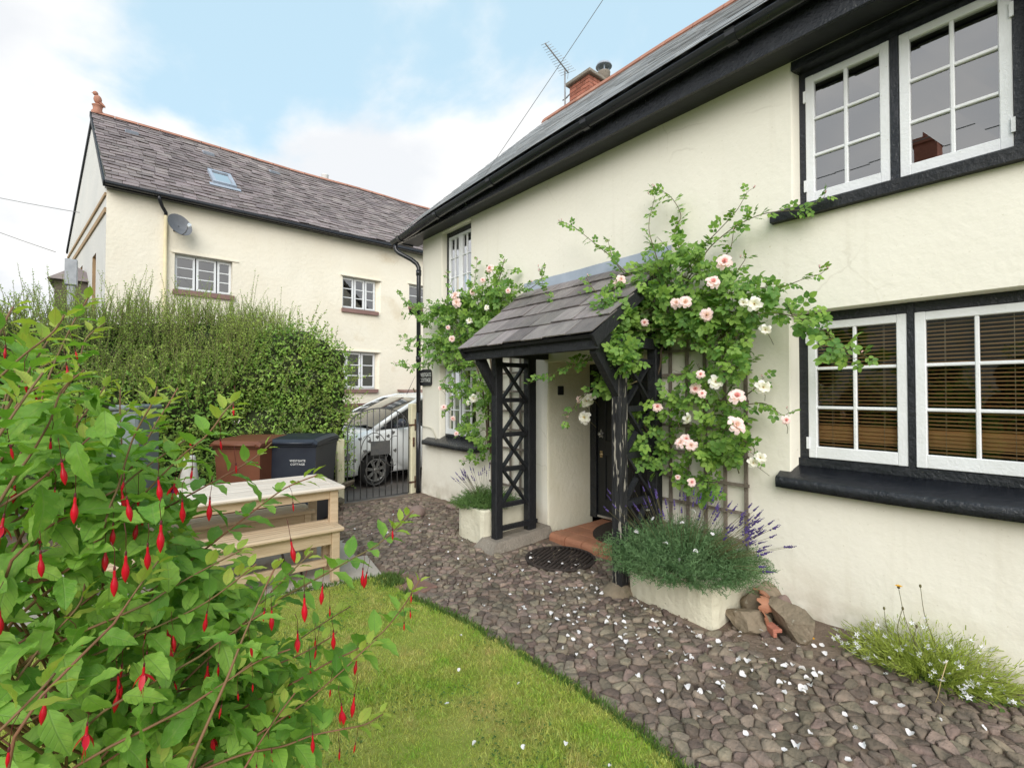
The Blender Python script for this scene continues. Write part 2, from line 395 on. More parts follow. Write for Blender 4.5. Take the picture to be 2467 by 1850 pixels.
leaf_mat('fuchsia_leaf', (0.12, 0.27, 0.038), (0.30, 0.48, 0.09), (0.19, 0.30, 0.09), False)
leaf_mat('fuchsia_leaf_joined', (0.10, 0.24, 0.035), (0.27, 0.45, 0.08), (0.17, 0.27, 0.08), True)
leaf_mat('fuchsia_tip_leaf', (0.27, 0.40, 0.06), (0.40, 0.46, 0.09), (0.36, 0.30, 0.10), True)
leaf_mat('rose_leaf', (0.085, 0.20, 0.045), (0.27, 0.42, 0.08), (0.16, 0.26, 0.08), False, rough=0.4)
leaf_mat('rose_leaf_joined', (0.07, 0.175, 0.04), (0.24, 0.39, 0.075), (0.15, 0.25, 0.08), True, rough=0.4)
glass_mat('window_glass', (0.93, 0.95, 0.95), boost=9.5)
glass_mat('blind_glass', (0.95, 0.96, 0.96), boost=2.2)
glass_mat('far_glass', (0.75, 0.78, 0.80), boost=7.0)
glass_mat('car_glass', (0.22, 0.26, 0.25), boost=2.5)

def weather(m, base=True):
    t = m.node_tree; L = t.links.new; b = t.nodes['Principled BSDF']
    src = b.inputs['Base Color'].links[0].from_socket
    co = t.nodes.new('ShaderNodeTexCoord'); sp = t.nodes.new('ShaderNodeSeparateXYZ'); L(co.outputs['Object'], sp.inputs[0])
    def N(scale, st, d=6.0):
        mp = t.nodes.new('ShaderNodeMapping'); mp.inputs['Scale'].default_value = st; L(co.outputs['Object'], mp.inputs[0])
        n = t.nodes.new('ShaderNodeTexNoise'); n.inputs['Scale'].default_value = scale; n.inputs['Detail'].default_value = d; L(mp.outputs[0], n.inputs['Vector']); return n.outputs[0]
    def R(v, a, c, x=0.0, y=1.0):
        n = t.nodes.new('ShaderNodeMapRange'); n.inputs['From Min'].default_value = a; n.inputs['From Max'].default_value = c; n.inputs['To Min'].default_value = x; n.inputs['To Max'].default_value = y; L(v, n.inputs['Value']); return n.outputs[0]
    def X(a, c):
        n = t.nodes.new('ShaderNodeMath'); n.operation = 'MULTIPLY'; L(a, n.inputs[0])
        if isinstance(c, float): n.inputs[1].default_value = c
        else: L(c, n.inputs[1])
        return n.outputs[0]
    def mix(f, a, c):
        n = t.nodes.new('ShaderNodeMix'); n.data_type = 'RGBA'; L(f, n.inputs[0]); L(a, n.inputs[6]); n.inputs[7].default_value = (*c, 1); return n.outputs[2]
    col = mix(X(R(N(1.0, (1, 9, .55)),   .58, .74), .20), src, (0.60, 0.545, 0.43))                     # rain streaks
    col = mix(X(R(N(38.0, (1, 1, 1), 2.0), .70, .76), .35), col, (0.50, 0.45, 0.34))                   # specks
    if base:
        col = mix(X(X(R(sp.outputs[2], .42, .0), R(N(5.0, (1, 1, 1)), .38, .62)), .55), col, (0.44, 0.36, 0.26))   # splashed soil along the foot
        col = mix(X(X(R(sp.outputs[2], .20, .0), R(N(9.0, (1, 1, 1)), .50, .66)), .45), col, (0.24, 0.25, 0.13))   # algae
    v = t.nodes.new('ShaderNodeTexVoronoi'); v.feature = 'DISTANCE_TO_EDGE'; v.inputs['Scale'].default_value = .8
    ad = t.nodes.new('ShaderNodeMix'); ad.data_type = 'RGBA'; ad.blend_type = 'ADD'; ad.inputs[0].default_value = .22
    L(co.outputs['Object'], ad.inputs[6])
    nn_ = t.nodes.new('ShaderNodeTexNoise'); nn_.inputs['Scale'].default_value = 3.0; nn_.inputs['Detail'].default_value = 6; L(co.outputs['Object'], nn_.inputs['Vector']); L(nn_.outputs[1], ad.inputs[7])
    L(ad.outputs[2], v.inputs['Vector'])
    col = mix(X(X(R(v.outputs['Distance'], .006, .002), R(N(.9, (1, 1, 1), 2.0), .54, .60)), .18), col, (0.42, 0.37, 0.28))        # hairline cracks
    L(col, b.inputs['Base Color'])
weather(MATS['cream_render']); weather(MATS['neighbour_render'], False)
# ------------------------------------------------------------------ helpers
def world_off(p):
    o = Vector((0, 0, 0))
    while p is not None:
        o += p.location
        p = p.parent
    return o

def tag(o, label=None, cat=None, group=None, kind=None):
    if label: o['label'] = label
    if cat: o['category'] = cat
    if group: o['group'] = group
    if kind: o['kind'] = kind
    return o

def thing(name, label, cat, loc=(0, 0, 0), rot=0.0, group=None):
    o = bpy.data.objects.new(name, None)
    COL.objects.link(o)
    o.empty_display_size = 0.1
    o.location = loc
    o.rotation_euler = (0, 0, rot)
    return tag(o, label, cat, group)

def link(name, me, parent=None, loc=None, rot=None, scale=None, matrix=None):
    o = bpy.data.objects.new(name, me)
    COL.objects.link(o)
    if parent is not None:
        o.parent = parent
    if matrix is not None:
        o.matrix_basis = matrix
    if loc is not None: o.location = loc
    if rot is not None: o.rotation_euler = rot
    if scale is not None: o.scale = scale
    return o

class MB:
    """Collects shapes and links them as ONE mesh object."""
    def __init__(s):
        s.v = []; s.f = []; s.m = []; s.sm = []
    def add(s, vs, fs, mi=0, smooth=False):
        o = len(s.v)
        s.v.extend(tuple(map(float, v)) for v in vs)
        for f in fs:
            s.f.append(tuple(i + o for i in f)); s.m.append(mi); s.sm.append(smooth)
        return s
    def box(s, x0, x1, y0, y1, z0, z1, mi=0):
        return s.hexa([(x0, y0, z0), (x1, y0, z0), (x1, y1, z0), (x0, y1, z0), (x0, y0, z1), (x1, y0, z1), (x1, y1, z1), (x0, y1, z1)], mi)
    def hexa(s, p, mi=0):
        return s.add(p, [(0, 3, 2, 1), (4, 5, 6, 7), (0, 1, 5, 4), (1, 2, 6, 5), (2, 3, 7, 6), (3, 0, 4, 7)], mi)
    def cbox(s, x0, x1, y0, y1, z0, z1, c=0.006, mi=0):
        """box with chamfered vertical and horizontal edges (all edges)"""
        V = []; 
        for (X, sx) in ((x0, 1), (x1, -1)):
            for (Y, sy) in ((y0, 1), (y1, -1)):
                for (Z, sz) in ((z0, 1), (z1, -1)):
                    V += [(X + sx * c, Y + sy * c, Z), (X + sx * c, Y, Z + sz * c), (X, Y + sy * c, Z + sz * c)]
        bm = bmesh.new()
        for v in V: bm.verts.new(v)
        r = bmesh.ops.convex_hull(bm, input=bm.verts)
        bm.verts.index_update()
        s.add([v.co for v in bm.verts], [tuple(v.index for v in f.verts) for f in bm.faces], mi)
        bm.free()
        return s
    def beam(s, a, b, w, h, up=(0, 0, 1), mi=0):
        a = Vector(a); b = Vector(b); d = (b - a).normalized()
        u = Vector(up); r = d.cross(u)
        if r.length < 1e-4: r = d.cross(Vector((1, 0, 0)))
        r.normalize(); u = r.cross(d)
        p = []
        for c in (a, b):
            for i, j in ((-1, -1), (1, -1), (1, 1), (-1, 1)):
                p.append(c + r * (i * w / 2) + u * (j * h / 2))
        return s.add(p, [(0, 1, 2, 3), (7, 6, 5, 4), (0, 4, 5, 1), (1, 5, 6, 2), (2, 6, 7, 3), (3, 7, 4, 0)], mi)
    def tube(s, path, r, n=8, mi=0, cap=True, closed=False):
        P = [Vector(p) for p in path]; N = len(P)
        R = r if isinstance(r, (list, tuple)) else [r] * N
        t0 = None; nrm = None; vs = []
        for i in range(N):
            if closed: t = P[(i + 1) % N] - P[i - 1]
            elif i == 0: t = P[1] - P[0]
            elif i == N - 1: t = P[-1] - P[-2]
            else: t = P[i + 1] - P[i - 1]
            if t.length < 1e-9: t = Vector((0, 0, 1))
            t.normalize()
            if nrm is None:
                nrm = t.orthogonal().normalized()
            else:
                nrm = (nrm - t * nrm.dot(t))
                nrm = nrm.normalized() if nrm.length > 1e-6 else t.orthogonal().normalized()
            bn = t.cross(nrm)
            for k in range(n):
                a = 2 * PI * k / n
                vs.append(P[i] + (nrm * math.cos(a) + bn * math.sin(a)) * R[i])
        fs = []
        for i in range(N if closed else N - 1):
            j = (i + 1) % N
            for k in range(n):
                k2 = (k + 1) % n
                fs.append((i * n + k, i * n + k2, j * n + k2, j * n + k))
        s.add(vs, fs, mi, True)
        if cap and not closed:
            o = len(s.v) - len(vs)
            s.f.append(tuple(o + k for k in reversed(range(n)))); s.m.append(mi); s.sm.append(False)
            s.f.append(tuple(o + (N - 1) * n + k for k in range(n))); s.m.append(mi); s.sm.append(False)
        return s
    def lathe(s, prof, n=16, c=(0, 0, 0), mi=0, axis='z'):
        vs = []
        for r, z in prof:
            for k in range(n):
                a = 2 * PI * k / n
                p = (r * math.cos(a), r * math.sin(a), z)
                if axis == 'y': p = (p[0], p[2], p[1])
                if axis == 'x': p = (p[2], p[0], p[1])
                vs.append((p[0] + c[0], p[1] + c[1], p[2] + c[2]))
        fs = []
        for i in range(len(prof) - 1):
            for k in range(n):
                k2 = (k + 1) % n
                fs.append((i * n + k, i * n + k2, (i + 1) * n + k2, (i + 1) * n + k))
        return s.add(vs, fs, mi, True)
    def prism(s, poly, axis, a, b, mi=0):
        """poly: 2-D points; axis 'x' -> (y,z), 'y' -> (x,z), 'z' -> (x,y); extruded from a to b"""
        n = len(poly)
        def P(p, t):
            return {'x': (t, p[0], p[1]), 'y': (p[0], t, p[1]), 'z': (p[0], p[1], t)}[axis]
        vs = [P(p, a) for p in poly] + [P(p, b) for p in poly]
        fs = [tuple(range(n)), tuple(range(2 * n - 1, n - 1, -1))]
        for i in range(n):
            j = (i + 1) % n
            fs.append((j, i, n + i, n + j))
        return s.add(vs, fs, mi)
    def ball(s, c, r, seg=10, rings=6, mi=0, sq=(1, 1, 1)):
        prof = [(max(1e-4, math.sin(PI * i / rings)), -math.cos(PI * i / rings)) for i in range(rings + 1)]
        vs = []
        for q, z in prof:
            for k in range(seg):
                a = 2 * PI * k / seg
                vs.append((c[0] + r * q * math.cos(a) * sq[0], c[1] + r * q * math.sin(a) * sq[1], c[2] + r * z * sq[2]))
        fs = []
        for i in range(rings):
            for k in range(seg):
                k2 = (k + 1) % seg
                fs.append((i * seg + k, i * seg + k2, (i + 1) * seg + k2, (i + 1) * seg + k))
        return s.add(vs, fs, mi, True)
    def mesh(s, name, mats, off=Vector((0, 0, 0)), fix=True):
        me = bpy.data.meshes.new(name)
        me.from_pydata([(v[0] - off[0], v[1] - off[1], v[2] - off[2]) for v in s.v], [], s.f)
        for m in mats: me.materials.append(MATS[m])
        me.polygons.foreach_set('material_index', s.m)
        me.polygons.foreach_set('use_smooth', s.sm)
        if fix:
            bm = bmesh.new(); bm.from_mesh(me)
            bmesh.ops.recalc_face_normals(bm, faces=bm.faces)
            bm.to_mesh(me); bm.free()
        me.update()
        return me
    def build(s, name, mats, parent=None, local=False, fix=True, smooth_angle=None):
        if isinstance(mats, str): mats = [mats]
        off = Vector((0, 0, 0)) if (local or parent is None) else world_off(parent)
        me = s.mesh(name, mats, off, fix)
        return link(name, me, parent)

def np_mesh(name, V, Fq, mats, uv=None, smooth=True, mi=None):
    """fast mesh from arrays; Fq (M,k) all of one size"""
    me = bpy.data.meshes.new(name)
    V = np.asarray(V, dtype=np.float32); Fq = np.asarray(Fq, dtype=np.int32)
    k = Fq.shape[1]
    me.vertices.add(len(V)); me.vertices.foreach_set('co', V.ravel())
    me.loops.add(Fq.size); me.loops.foreach_set('vertex_index', Fq.ravel())
    me.polygons.add(len(Fq))
    me.polygons.foreach_set('loop_start', np.arange(0, Fq.size, k, dtype=np.int32))
    me.polygons.foreach_set('use_smooth', np.full(len(Fq), smooth, dtype=bool))
    for m in ([mats] if isinstance(mats, str) else mats): me.materials.append(MATS[m])
    if mi is not None: me.polygons.foreach_set('material_index', np.asarray(mi, dtype=np.int32))
    if uv is not None:
        l = me.uv_layers.new(name='UVMap')
        l.data.foreach_set('uv', np.asarray(uv, dtype=np.float32)[Fq.ravel()].ravel())
    me.update(calc_edges=True); me.validate()
    return me

def scatter(protoV, protoF, pos, ax, nrm, size, protoUV=None):
    """copies of a proto (x across, y along, z out) with axis ax, facing nrm, scaled: arrays of one joined mesh"""
    pos = np.asarray(pos, float); ax = np.asarray(ax, float); nrm = np.asarray(nrm, float); size = np.asarray(size, float)
    ax = ax / (np.linalg.norm(ax, axis=1, keepdims=True) + 1e-9)
    xx = np.cross(ax, nrm); xx /= (np.linalg.norm(xx, axis=1, keepdims=True) + 1e-9)
    zz = np.cross(xx, ax)
    pv = np.asarray(protoV, float)
    V = (pos[:, None, :] + size[:, None, None] * (pv[None, :, 0:1] * xx[:, None, :] + pv[None, :, 1:2] * ax[:, None, :] + pv[None, :, 2:3] * zz[:, None, :]))
    n, k = len(pos), len(pv)
    Fq = (np.asarray(protoF)[None] + (np.arange(n) * k)[:, None, None]).reshape(-1, np.asarray(protoF).shape[1])
    uv = None if protoUV is None else np.tile(np.asarray(protoUV), (n, 1))
    return V.reshape(-1, 3), Fq, uv

def frame_matrix(pos, ax, nrm, size):
    ax = Vector(ax).normalized(); x = ax.cross(Vector(nrm))
    if x.length < 1e-4: x = ax.orthogonal()
    x.normalize(); z = x.cross(ax)
    M = Matrix((x * size, ax * size, z * size)).transposed().to_4x4()
    M.translation = Vector(pos)
    return M

def leaf_proto(nl, half, width, fold=0.25, curl=0.25, serr=0.0, tipw=0.85, pw=0.8):
    """leaf of unit length from (0,0) to (0,1): verts, quads, uv"""
    V = []; U = []; Fq = []
    cols = [-1 + i / half for i in range(2 * half + 1)]
    for i in range(nl + 1):
        t = i / nl
        wd = width * 0.5 * max(0.0, math.sin(PI * t ** pw)) ** tipw
        if serr and 0 < i < nl: wd *= 1 + serr * (1 if i % 2 else -1)
        wd = max(wd, 0.004)
        for c in cols:
            x = c * wd
            z = fold * abs(x) - curl * t * t + 0.03 * math.sin(t * 17 + abs(c) * 3) * abs(c)
            V.append((x, t, z)); U.append((0.5 + 0.5 * c * min(1, wd / (width * 0.5)), t))
    k = len(cols)
    for i in range(nl):
        for j in range(k - 1):
            Fq.append((i * k + j, i * k + j + 1, (i + 1) * k + j + 1, (i + 1) * k + j))
    return np.array(V), np.array(Fq), np.array(U)

def copy_tree(o, parent=None):
    c = o.copy(); COL.objects.link(c)
    if parent is not None: c.parent = parent
    for ch in list(o.children):
        copy_tree(ch, c)
    return c

def text_obj(name, body, size, parent, loc, rot, matn, extrude=0.001, sx=1.0, spacing=1.0, shear=0.0, align='CENTER'):
    cu = bpy.data.curves.new(name, 'FONT')
    cu.body = body; cu.size = size; cu.extrude = extrude
    cu.align_x = align; cu.align_y = 'CENTER'
    cu.space_character = spacing; cu.shear = shear; cu.space_line = 0.95
    cu.materials.append(MATS[matn])
    tmp = bpy.data.objects.new(name, cu); COL.objects.link(tmp)
    me = bpy.data.meshes.new_from_object(tmp.evaluated_get(bpy.context.evaluated_depsgraph_get()))
    bpy.data.objects.remove(tmp)
    o = link(name, me, parent, loc=loc, rot=rot)
    o.scale = (sx, 1, 1)
    return o

def noise2(x, y, s=1.0, seed=0.0):
    return noise.noise(Vector((x * s + seed, y * s - seed * 0.7, seed * 1.3)))
FUCHSIA_STEMS = [[(-0.127,0.908,1.299),(-0.058,0.863,1.31),(-0.017,0.84,1.355),(-0.005,0.842,1.396),(0.004,0.846,1.423),(0.019,0.844,1.487),(0.04,0.838,1.537),(0.045,0.846,1.558)],[(-0.042,0.91,1.303),(-0.012,0.9,1.344),(0.025,0.884,1.392),(0.074,0.858,1.454),(0.106,0.846,1.486),(0.129,0.842,1.522),(0.141,0.847,1.535)],[(0.025,1.009,1.433),(0.041,1.022,1.468),(0.056,1.037,1.5),(0.072,1.051,1.528),(0.087,1.065,1.558)],[(0.027,1.01,1.331),(0.101,0.974,1.378),(0.152,0.959,1.408),(0.193,0.953,1.434),(0.221,0.957,1.458)],[(-0.118,0.823,1.555),(-0.108,0.833,1.568),(-0.088,0.836,1.596),(-0.063,0.834,1.625),(-0.053,0.844,1.649)],[(-0.1,1.027,1.511),(-0.085,1.033,1.559),(-0.075,1.044,1.599),(-0.056,1.047,1.659),(-0.046,1.059,1.686),(-0.035,1.069,1.716)],[(-0.071,1.086,1.544),(-0.051,1.105,1.591),(-0.043,1.134,1.643),(-0.017,1.149,1.677)],[(-0.095,0.685,1.491),(-0.09,0.701,1.507),(-0.073,0.708,1.545),(-0.061,0.719,1.571)],[(-0.103,0.813,1.423),(-0.091,0.818,1.451),(-0.079,0.823,1.475),(-0.063,0.825,1.514),(-0.053,0.832,1.553),(-0.032,0.829,1.579)],[(-0.079,0.817,1.434),(-0.042,0.826,1.473),(-0.02,0.848,1.497)],[(-0.068,0.911,1.164),(0.033,0.857,1.21),(0.105,0.826,1.244),(0.166,0.805,1.291)],[(0.007,0.993,1.193),(0.049,0.979,1.228),(0.116,0.943,1.288),(0.177,0.913,1.343),(0.228,0.891,1.384),(0.276,0.872,1.404)],[(0.009,1.043,1.072),(0.071,1.009,1.095),(0.167,0.947,1.153),(0.266,0.882,1.214),(0.329,0.848,1.251),(0.374,0.828,1.276),(0.427,0.801,1.331)],[(-0.012,0.892,1.026),(0.083,0.843,1.09),(0.145,0.821,1.128),(0.178,0.825,1.143)],[(0.094,0.962,0.98),(0.124,0.949,0.992),(0.198,0.899,1.033),(0.245,0.872,1.056),(0.287,0.849,1.08),(0.328,0.827,1.098),(0.363,0.809,1.119),(0.386,0.802,1.14),(0.413,0.791,1.177),(0.433,0.786,1.208)],[(0.156,0.849,1.001),(0.209,0.826,1.031),(0.244,0.817,1.049),(0.293,0.797,1.087),(0.322,0.793,1.107),(0.351,0.79,1.123)],[(0.075,0.769,1.131),(0.1,0.77,1.14),(0.132,0.766,1.154),(0.164,0.76,1.168),(0.201,0.751,1.174)],[(0.11,0.839,0.995),(0.155,0.818,1.006),(0.203,0.795,1.008),(0.241,0.78,1.015),(0.283,0.762,1.016),(0.315,0.751,1.015),(0.343,0.745,1.023)],[(0.165,0.901,1.079),(0.204,0.896,1.083),(0.249,0.886,1.091),(0.294,0.876,1.107),(0.317,0.885,1.111)],[(-0.114,0.761,1.463),(-0.099,0.771,1.505),(-0.082,0.78,1.544),(-0.063,0.788,1.561)],[(-0.14,0.966,1.394),(-0.121,0.972,1.416),(-0.104,0.979,1.464),(-0.091,0.99,1.507),(-0.085,1.008,1.546)],[(-0.113,0.818,1.599),(-0.109,0.84,1.622),(-0.106,0.863,1.644),(-0.104,0.886,1.66)],[(0.003,1.089,1.386),(0.009,1.122,1.435),(0.006,1.161,1.515),(0.006,1.199,1.561)],[(-0.055,1.134,1.491),(-0.028,1.17,1.538),(-0.011,1.213,1.573)],[(-0.103,0.996,1.37),(-0.075,0.996,1.405),(-0.062,1.009,1.434),(-0.049,1.022,1.474),(-0.047,1.043,1.52)],[(-0.085,0.621,1.241),(-0.061,0.621,1.265),(-0.047,0.628,1.277),(-0.043,0.644,1.277)],[(-0.091,0.832,1.199),(-0.069,0.841,1.231),(-0.035,0.838,1.273),(-0.029,0.859,1.295)],[(-0.046,0.954,1.108),(0.008,0.941,1.154),(0.041,0.945,1.203),(0.051,0.968,1.234)],[(0.107,0.867,0.982),(0.153,0.862,0.996),(0.203,0.854,1.031),(0.225,0.869,1.045)],[(0.033,0.829,1.057),(0.044,0.85,1.1),(0.061,0.865,1.143),(0.079,0.88,1.176)],[(-0.136,1.141,1.495),(-0.116,1.16,1.544),(-0.081,1.167,1.581),(-0.065,1.19,1.618)],[(-0.1,1.233,1.46),(-0.048,1.25,1.514),(-0.017,1.286,1.543)],[(-0.122,0.978,1.276),(-0.085,0.976,1.335),(-0.061,0.987,1.378),(-0.044,1.003,1.424)],[(-0.159,1.135,1.543),(-0.134,1.15,1.566),(-0.104,1.16,1.591),(-0.074,1.171,1.613)],[(-0.123,1.384,0.677),(-0.078,1.391,0.699),(-0.022,1.389,0.725),(0.033,1.388,0.746)],[(0.005,0.859,1.417),(0.028,0.87,1.437),(0.055,0.878,1.457),(0.082,0.886,1.476)],[(0.143,0.766,1.017),(0.166,0.778,1.038),(0.193,0.787,1.062),(0.22,0.795,1.082)],[(0.177,1.185,0.72),(0.207,1.207,0.741),(0.241,1.224,0.765),(0.276,1.242,0.785)],[(0.039,0.837,1.258),(0.072,0.841,1.274),(0.111,0.839,1.291),(0.15,0.837,1.306)],[(0.06,1.289,1.201),(0.083,1.317,1.269),(0.109,1.341,1.342),(0.136,1.365,1.409)],[(0.154,0.896,1.156),(0.19,0.901,1.19),(0.233,0.901,1.227),(0.276,0.901,1.261)],[(-0.238,1.471,1.351),(-0.212,1.494,1.37),(-0.178,1.512,1.391),(-0.145,1.529,1.41)],[(-0.049,1.017,1.207),(-0.007,1.017,1.239),(0.043,1.009,1.273),(0.093,1.001,1.305)],[(-0.069,1.214,1.411),(-0.04,1.231,1.448),(-0.005,1.243,1.488),(0.03,1.254,1.524)],[(0.021,0.809,1.029),(0.042,0.82,1.033),(0.067,0.828,1.038),(0.093,0.836,1.041)],[(0.097,0.83,1.166),(0.129,0.835,1.18),(0.167,0.836,1.196),(0.204,0.836,1.21)],[(0.178,1.235,0.538),(0.203,1.262,0.593),(0.232,1.286,0.655),(0.26,1.31,0.709)],[(-0.384,1.693,1.237),(-0.351,1.713,1.296),(-0.308,1.726,1.36),(-0.265,1.738,1.418)],[(0.255,1.074,1.003),(0.304,1.079,1.023),(0.359,1.078,1.045),(0.415,1.076,1.064)],[(-0.066,1.03,0.911),(-0.042,1.045,0.907),(-0.014,1.056,0.905),(0.015,1.067,0.901)],[(-0.19,1.151,1.014),(-0.165,1.165,1.022),(-0.134,1.175,1.031),(-0.103,1.184,1.038)],[(-0.106,0.873,1.529),(-0.096,0.892,1.562),(-0.083,0.909,1.597),(-0.071,0.926,1.629)],[(-0.147,1.186,1.513),(-0.143,1.22,1.566),(-0.137,1.252,1.622),(-0.131,1.283,1.674)],[(-0.19,1.414,1.016),(-0.184,1.452,1.067),(-0.175,1.489,1.123),(-0.166,1.525,1.173)],[(-0.009,1.023,1.408),(0.012,1.041,1.436),(0.038,1.055,1.466),(0.063,1.07,1.493)],[(-0.218,1.48,0.743),(-0.177,1.492,0.75),(-0.127,1.496,0.759),(-0.076,1.5,0.765)],[(-0.084,0.956,1.387),(-0.076,0.98,1.424),(-0.066,1.002,1.464),(-0.055,1.024,1.5)],[(-0.201,1.512,1.451),(-0.193,1.552,1.531),(-0.182,1.589,1.616),(-0.171,1.626,1.695)],[(-0.053,1.231,0.687),(-0.028,1.252,0.731),(0.001,1.268,0.78),(0.031,1.284,0.823)],[(-0.257,1.559,0.644),(-0.214,1.57,0.68),(-0.16,1.572,0.721),(-0.107,1.574,0.756)],[(0.065,1.123,0.805),(0.104,1.132,0.845),(0.149,1.135,0.89),(0.195,1.138,0.929)],[(0.095,0.854,0.998),(0.112,0.872,1.047),(0.132,0.887,1.1),(0.153,0.903,1.147)],[(-0.366,1.691,0.591),(-0.323,1.703,0.599),(-0.268,1.706,0.61),(-0.213,1.71,0.618)],[(-0.25,1.368,1.377),(-0.236,1.396,1.436),(-0.217,1.42,1.501),(-0.198,1.444,1.559)],[(-0.238,0.966,1.031),(-0.213,0.972,1.041),(-0.181,0.973,1.054),(-0.149,0.973,1.064)],[(0.239,1.132,0.718),(0.267,1.155,0.766),(0.3,1.173,0.82),(0.332,1.192,0.867)],[(-0.143,1.092,1.0),(-0.126,1.111,1.046),(-0.106,1.127,1.096),(-0.084,1.143,1.141)],[(0.001,0.771,1.265),(0.015,0.787,1.282),(0.031,0.801,1.302),(0.047,0.814,1.32)],[(-0.008,1.161,0.837),(0.019,1.179,0.85),(0.052,1.193,0.865),(0.085,1.206,0.877)],[(0.109,0.673,1.205),(0.128,0.684,1.244),(0.15,0.692,1.287),(0.172,0.7,1.325)],[(-0.253,1.212,1.138),(-0.224,1.223,1.17),(-0.189,1.229,1.206),(-0.153,1.234,1.237)],[(-0.205,1.548,1.13),(-0.174,1.571,1.148),(-0.136,1.588,1.168),(-0.098,1.605,1.186)],[(0.095,1.015,0.794),(0.115,1.037,0.826),(0.137,1.056,0.862),(0.16,1.075,0.894)],[(-0.158,1.165,0.915),(-0.121,1.17,0.933),(-0.076,1.169,0.954),(-0.031,1.168,0.972)],[(-0.146,1.096,1.153),(-0.137,1.122,1.196),(-0.126,1.147,1.244),(-0.115,1.171,1.286)],[(-0.127,1.176,1.092),(-0.099,1.19,1.132),(-0.064,1.198,1.175),(-0.029,1.206,1.214)],[(-0.257,1.511,1.301),(-0.244,1.545,1.357),(-0.227,1.576,1.418),(-0.21,1.606,1.474)],[(0.051,0.918,1.08),(0.086,0.923,1.118),(0.127,0.922,1.16),(0.168,0.92,1.197)],[(0.173,1.013,0.909),(0.219,1.015,0.923),(0.272,1.012,0.938),(0.326,1.008,0.951)]]
ROSE_CANES = [[(3.5,2.345,0.789),(3.487,2.332,1.501),(3.473,2.257,1.782),(3.46,2.232,1.92),(3.447,2.055,2.067),(3.433,1.988,2.191),(3.42,2.051,2.439)],[(3.45,2.055,2.391),(3.46,2.044,2.606),(3.47,2.124,2.845),(3.48,2.069,2.97),(3.49,2.18,3.172),(3.5,2.331,3.273)],[(3.4,2.189,2.517),(3.407,2.271,2.73),(3.413,2.324,2.942),(3.42,2.27,3.168)],[(3.4,2.333,2.488),(3.38,2.523,2.578),(3.36,2.689,2.757),(3.34,2.886,2.937),(3.32,3.077,3.108),(3.3,3.235,3.204)],[(3.45,2.024,2.573),(3.45,1.854,2.68),(3.45,1.708,2.784),(3.45,1.608,2.867),(3.45,1.534,2.973)],[(3.45,1.996,2.434),(3.457,1.886,2.572),(3.464,1.795,2.669),(3.471,1.618,2.764),(3.479,1.432,2.799),(3.486,1.251,2.771),(3.493,1.172,2.761),(3.5,1.066,2.808)],[(3.4,1.83,2.269),(3.39,1.633,2.261),(3.38,1.452,2.266),(3.37,1.275,2.246),(3.36,1.131,2.274),(3.35,1.043,2.282)],[(3.4,1.765,2.158),(3.387,1.513,2.1),(3.373,1.288,2.069),(3.36,1.134,1.995),(3.347,0.992,1.895),(3.333,0.902,1.756),(3.32,0.816,1.76)],[(3.35,2.082,2.381),(3.32,2.48,2.33),(3.29,2.806,2.42),(3.26,3.243,2.436),(3.23,3.4,2.573),(3.2,3.416,2.738)],[(3.1,2.317,2.038),(3.012,2.381,1.957),(2.925,2.549,1.829),(2.838,2.765,1.739),(2.75,3.086,1.624)],[(3.1,2.224,1.636),(3.05,2.346,1.584),(3.0,2.561,1.585),(2.95,2.739,1.431),(2.9,2.788,1.318)],[(3.45,1.796,1.506),(3.438,1.601,1.46),(3.425,1.422,1.475),(3.412,1.299,1.399),(3.4,1.253,1.418)],[(3.5,2.035,0.968),(3.5,1.891,1.31),(3.5,1.692,1.57),(3.5,1.591,1.753),(3.5,1.626,1.94)],[(3.5,1.569,1.533),(3.475,1.499,1.581),(3.45,1.431,1.65)],[(3.45,1.999,2.035),(3.433,1.877,2.086),(3.417,1.71,2.028),(3.4,1.616,1.92)],[(3.4,2.574,2.591),(3.39,2.676,2.729),(3.38,2.724,2.89)],[(3.45,1.749,2.516),(3.45,1.659,2.596),(3.45,1.633,2.714)],[(3.42,1.647,2.341),(3.42,1.585,2.427),(3.42,1.537,2.49)],[(3.2,2.636,2.338),(3.2,2.767,2.477),(3.2,2.825,2.562)],[(2.95,2.737,2.067),(2.933,2.858,2.107),(2.917,2.668,1.974),(2.9,2.474,1.984)],[(3.45,1.573,1.207),(3.45,1.503,1.165),(3.45,1.503,1.106)],[(3.45,2.336,0.768),(3.467,2.262,0.983),(3.483,2.156,1.135),(3.5,2.121,1.258)],[(3.55,1.653,0.951),(3.55,1.68,1.059),(3.55,1.614,1.194)]]
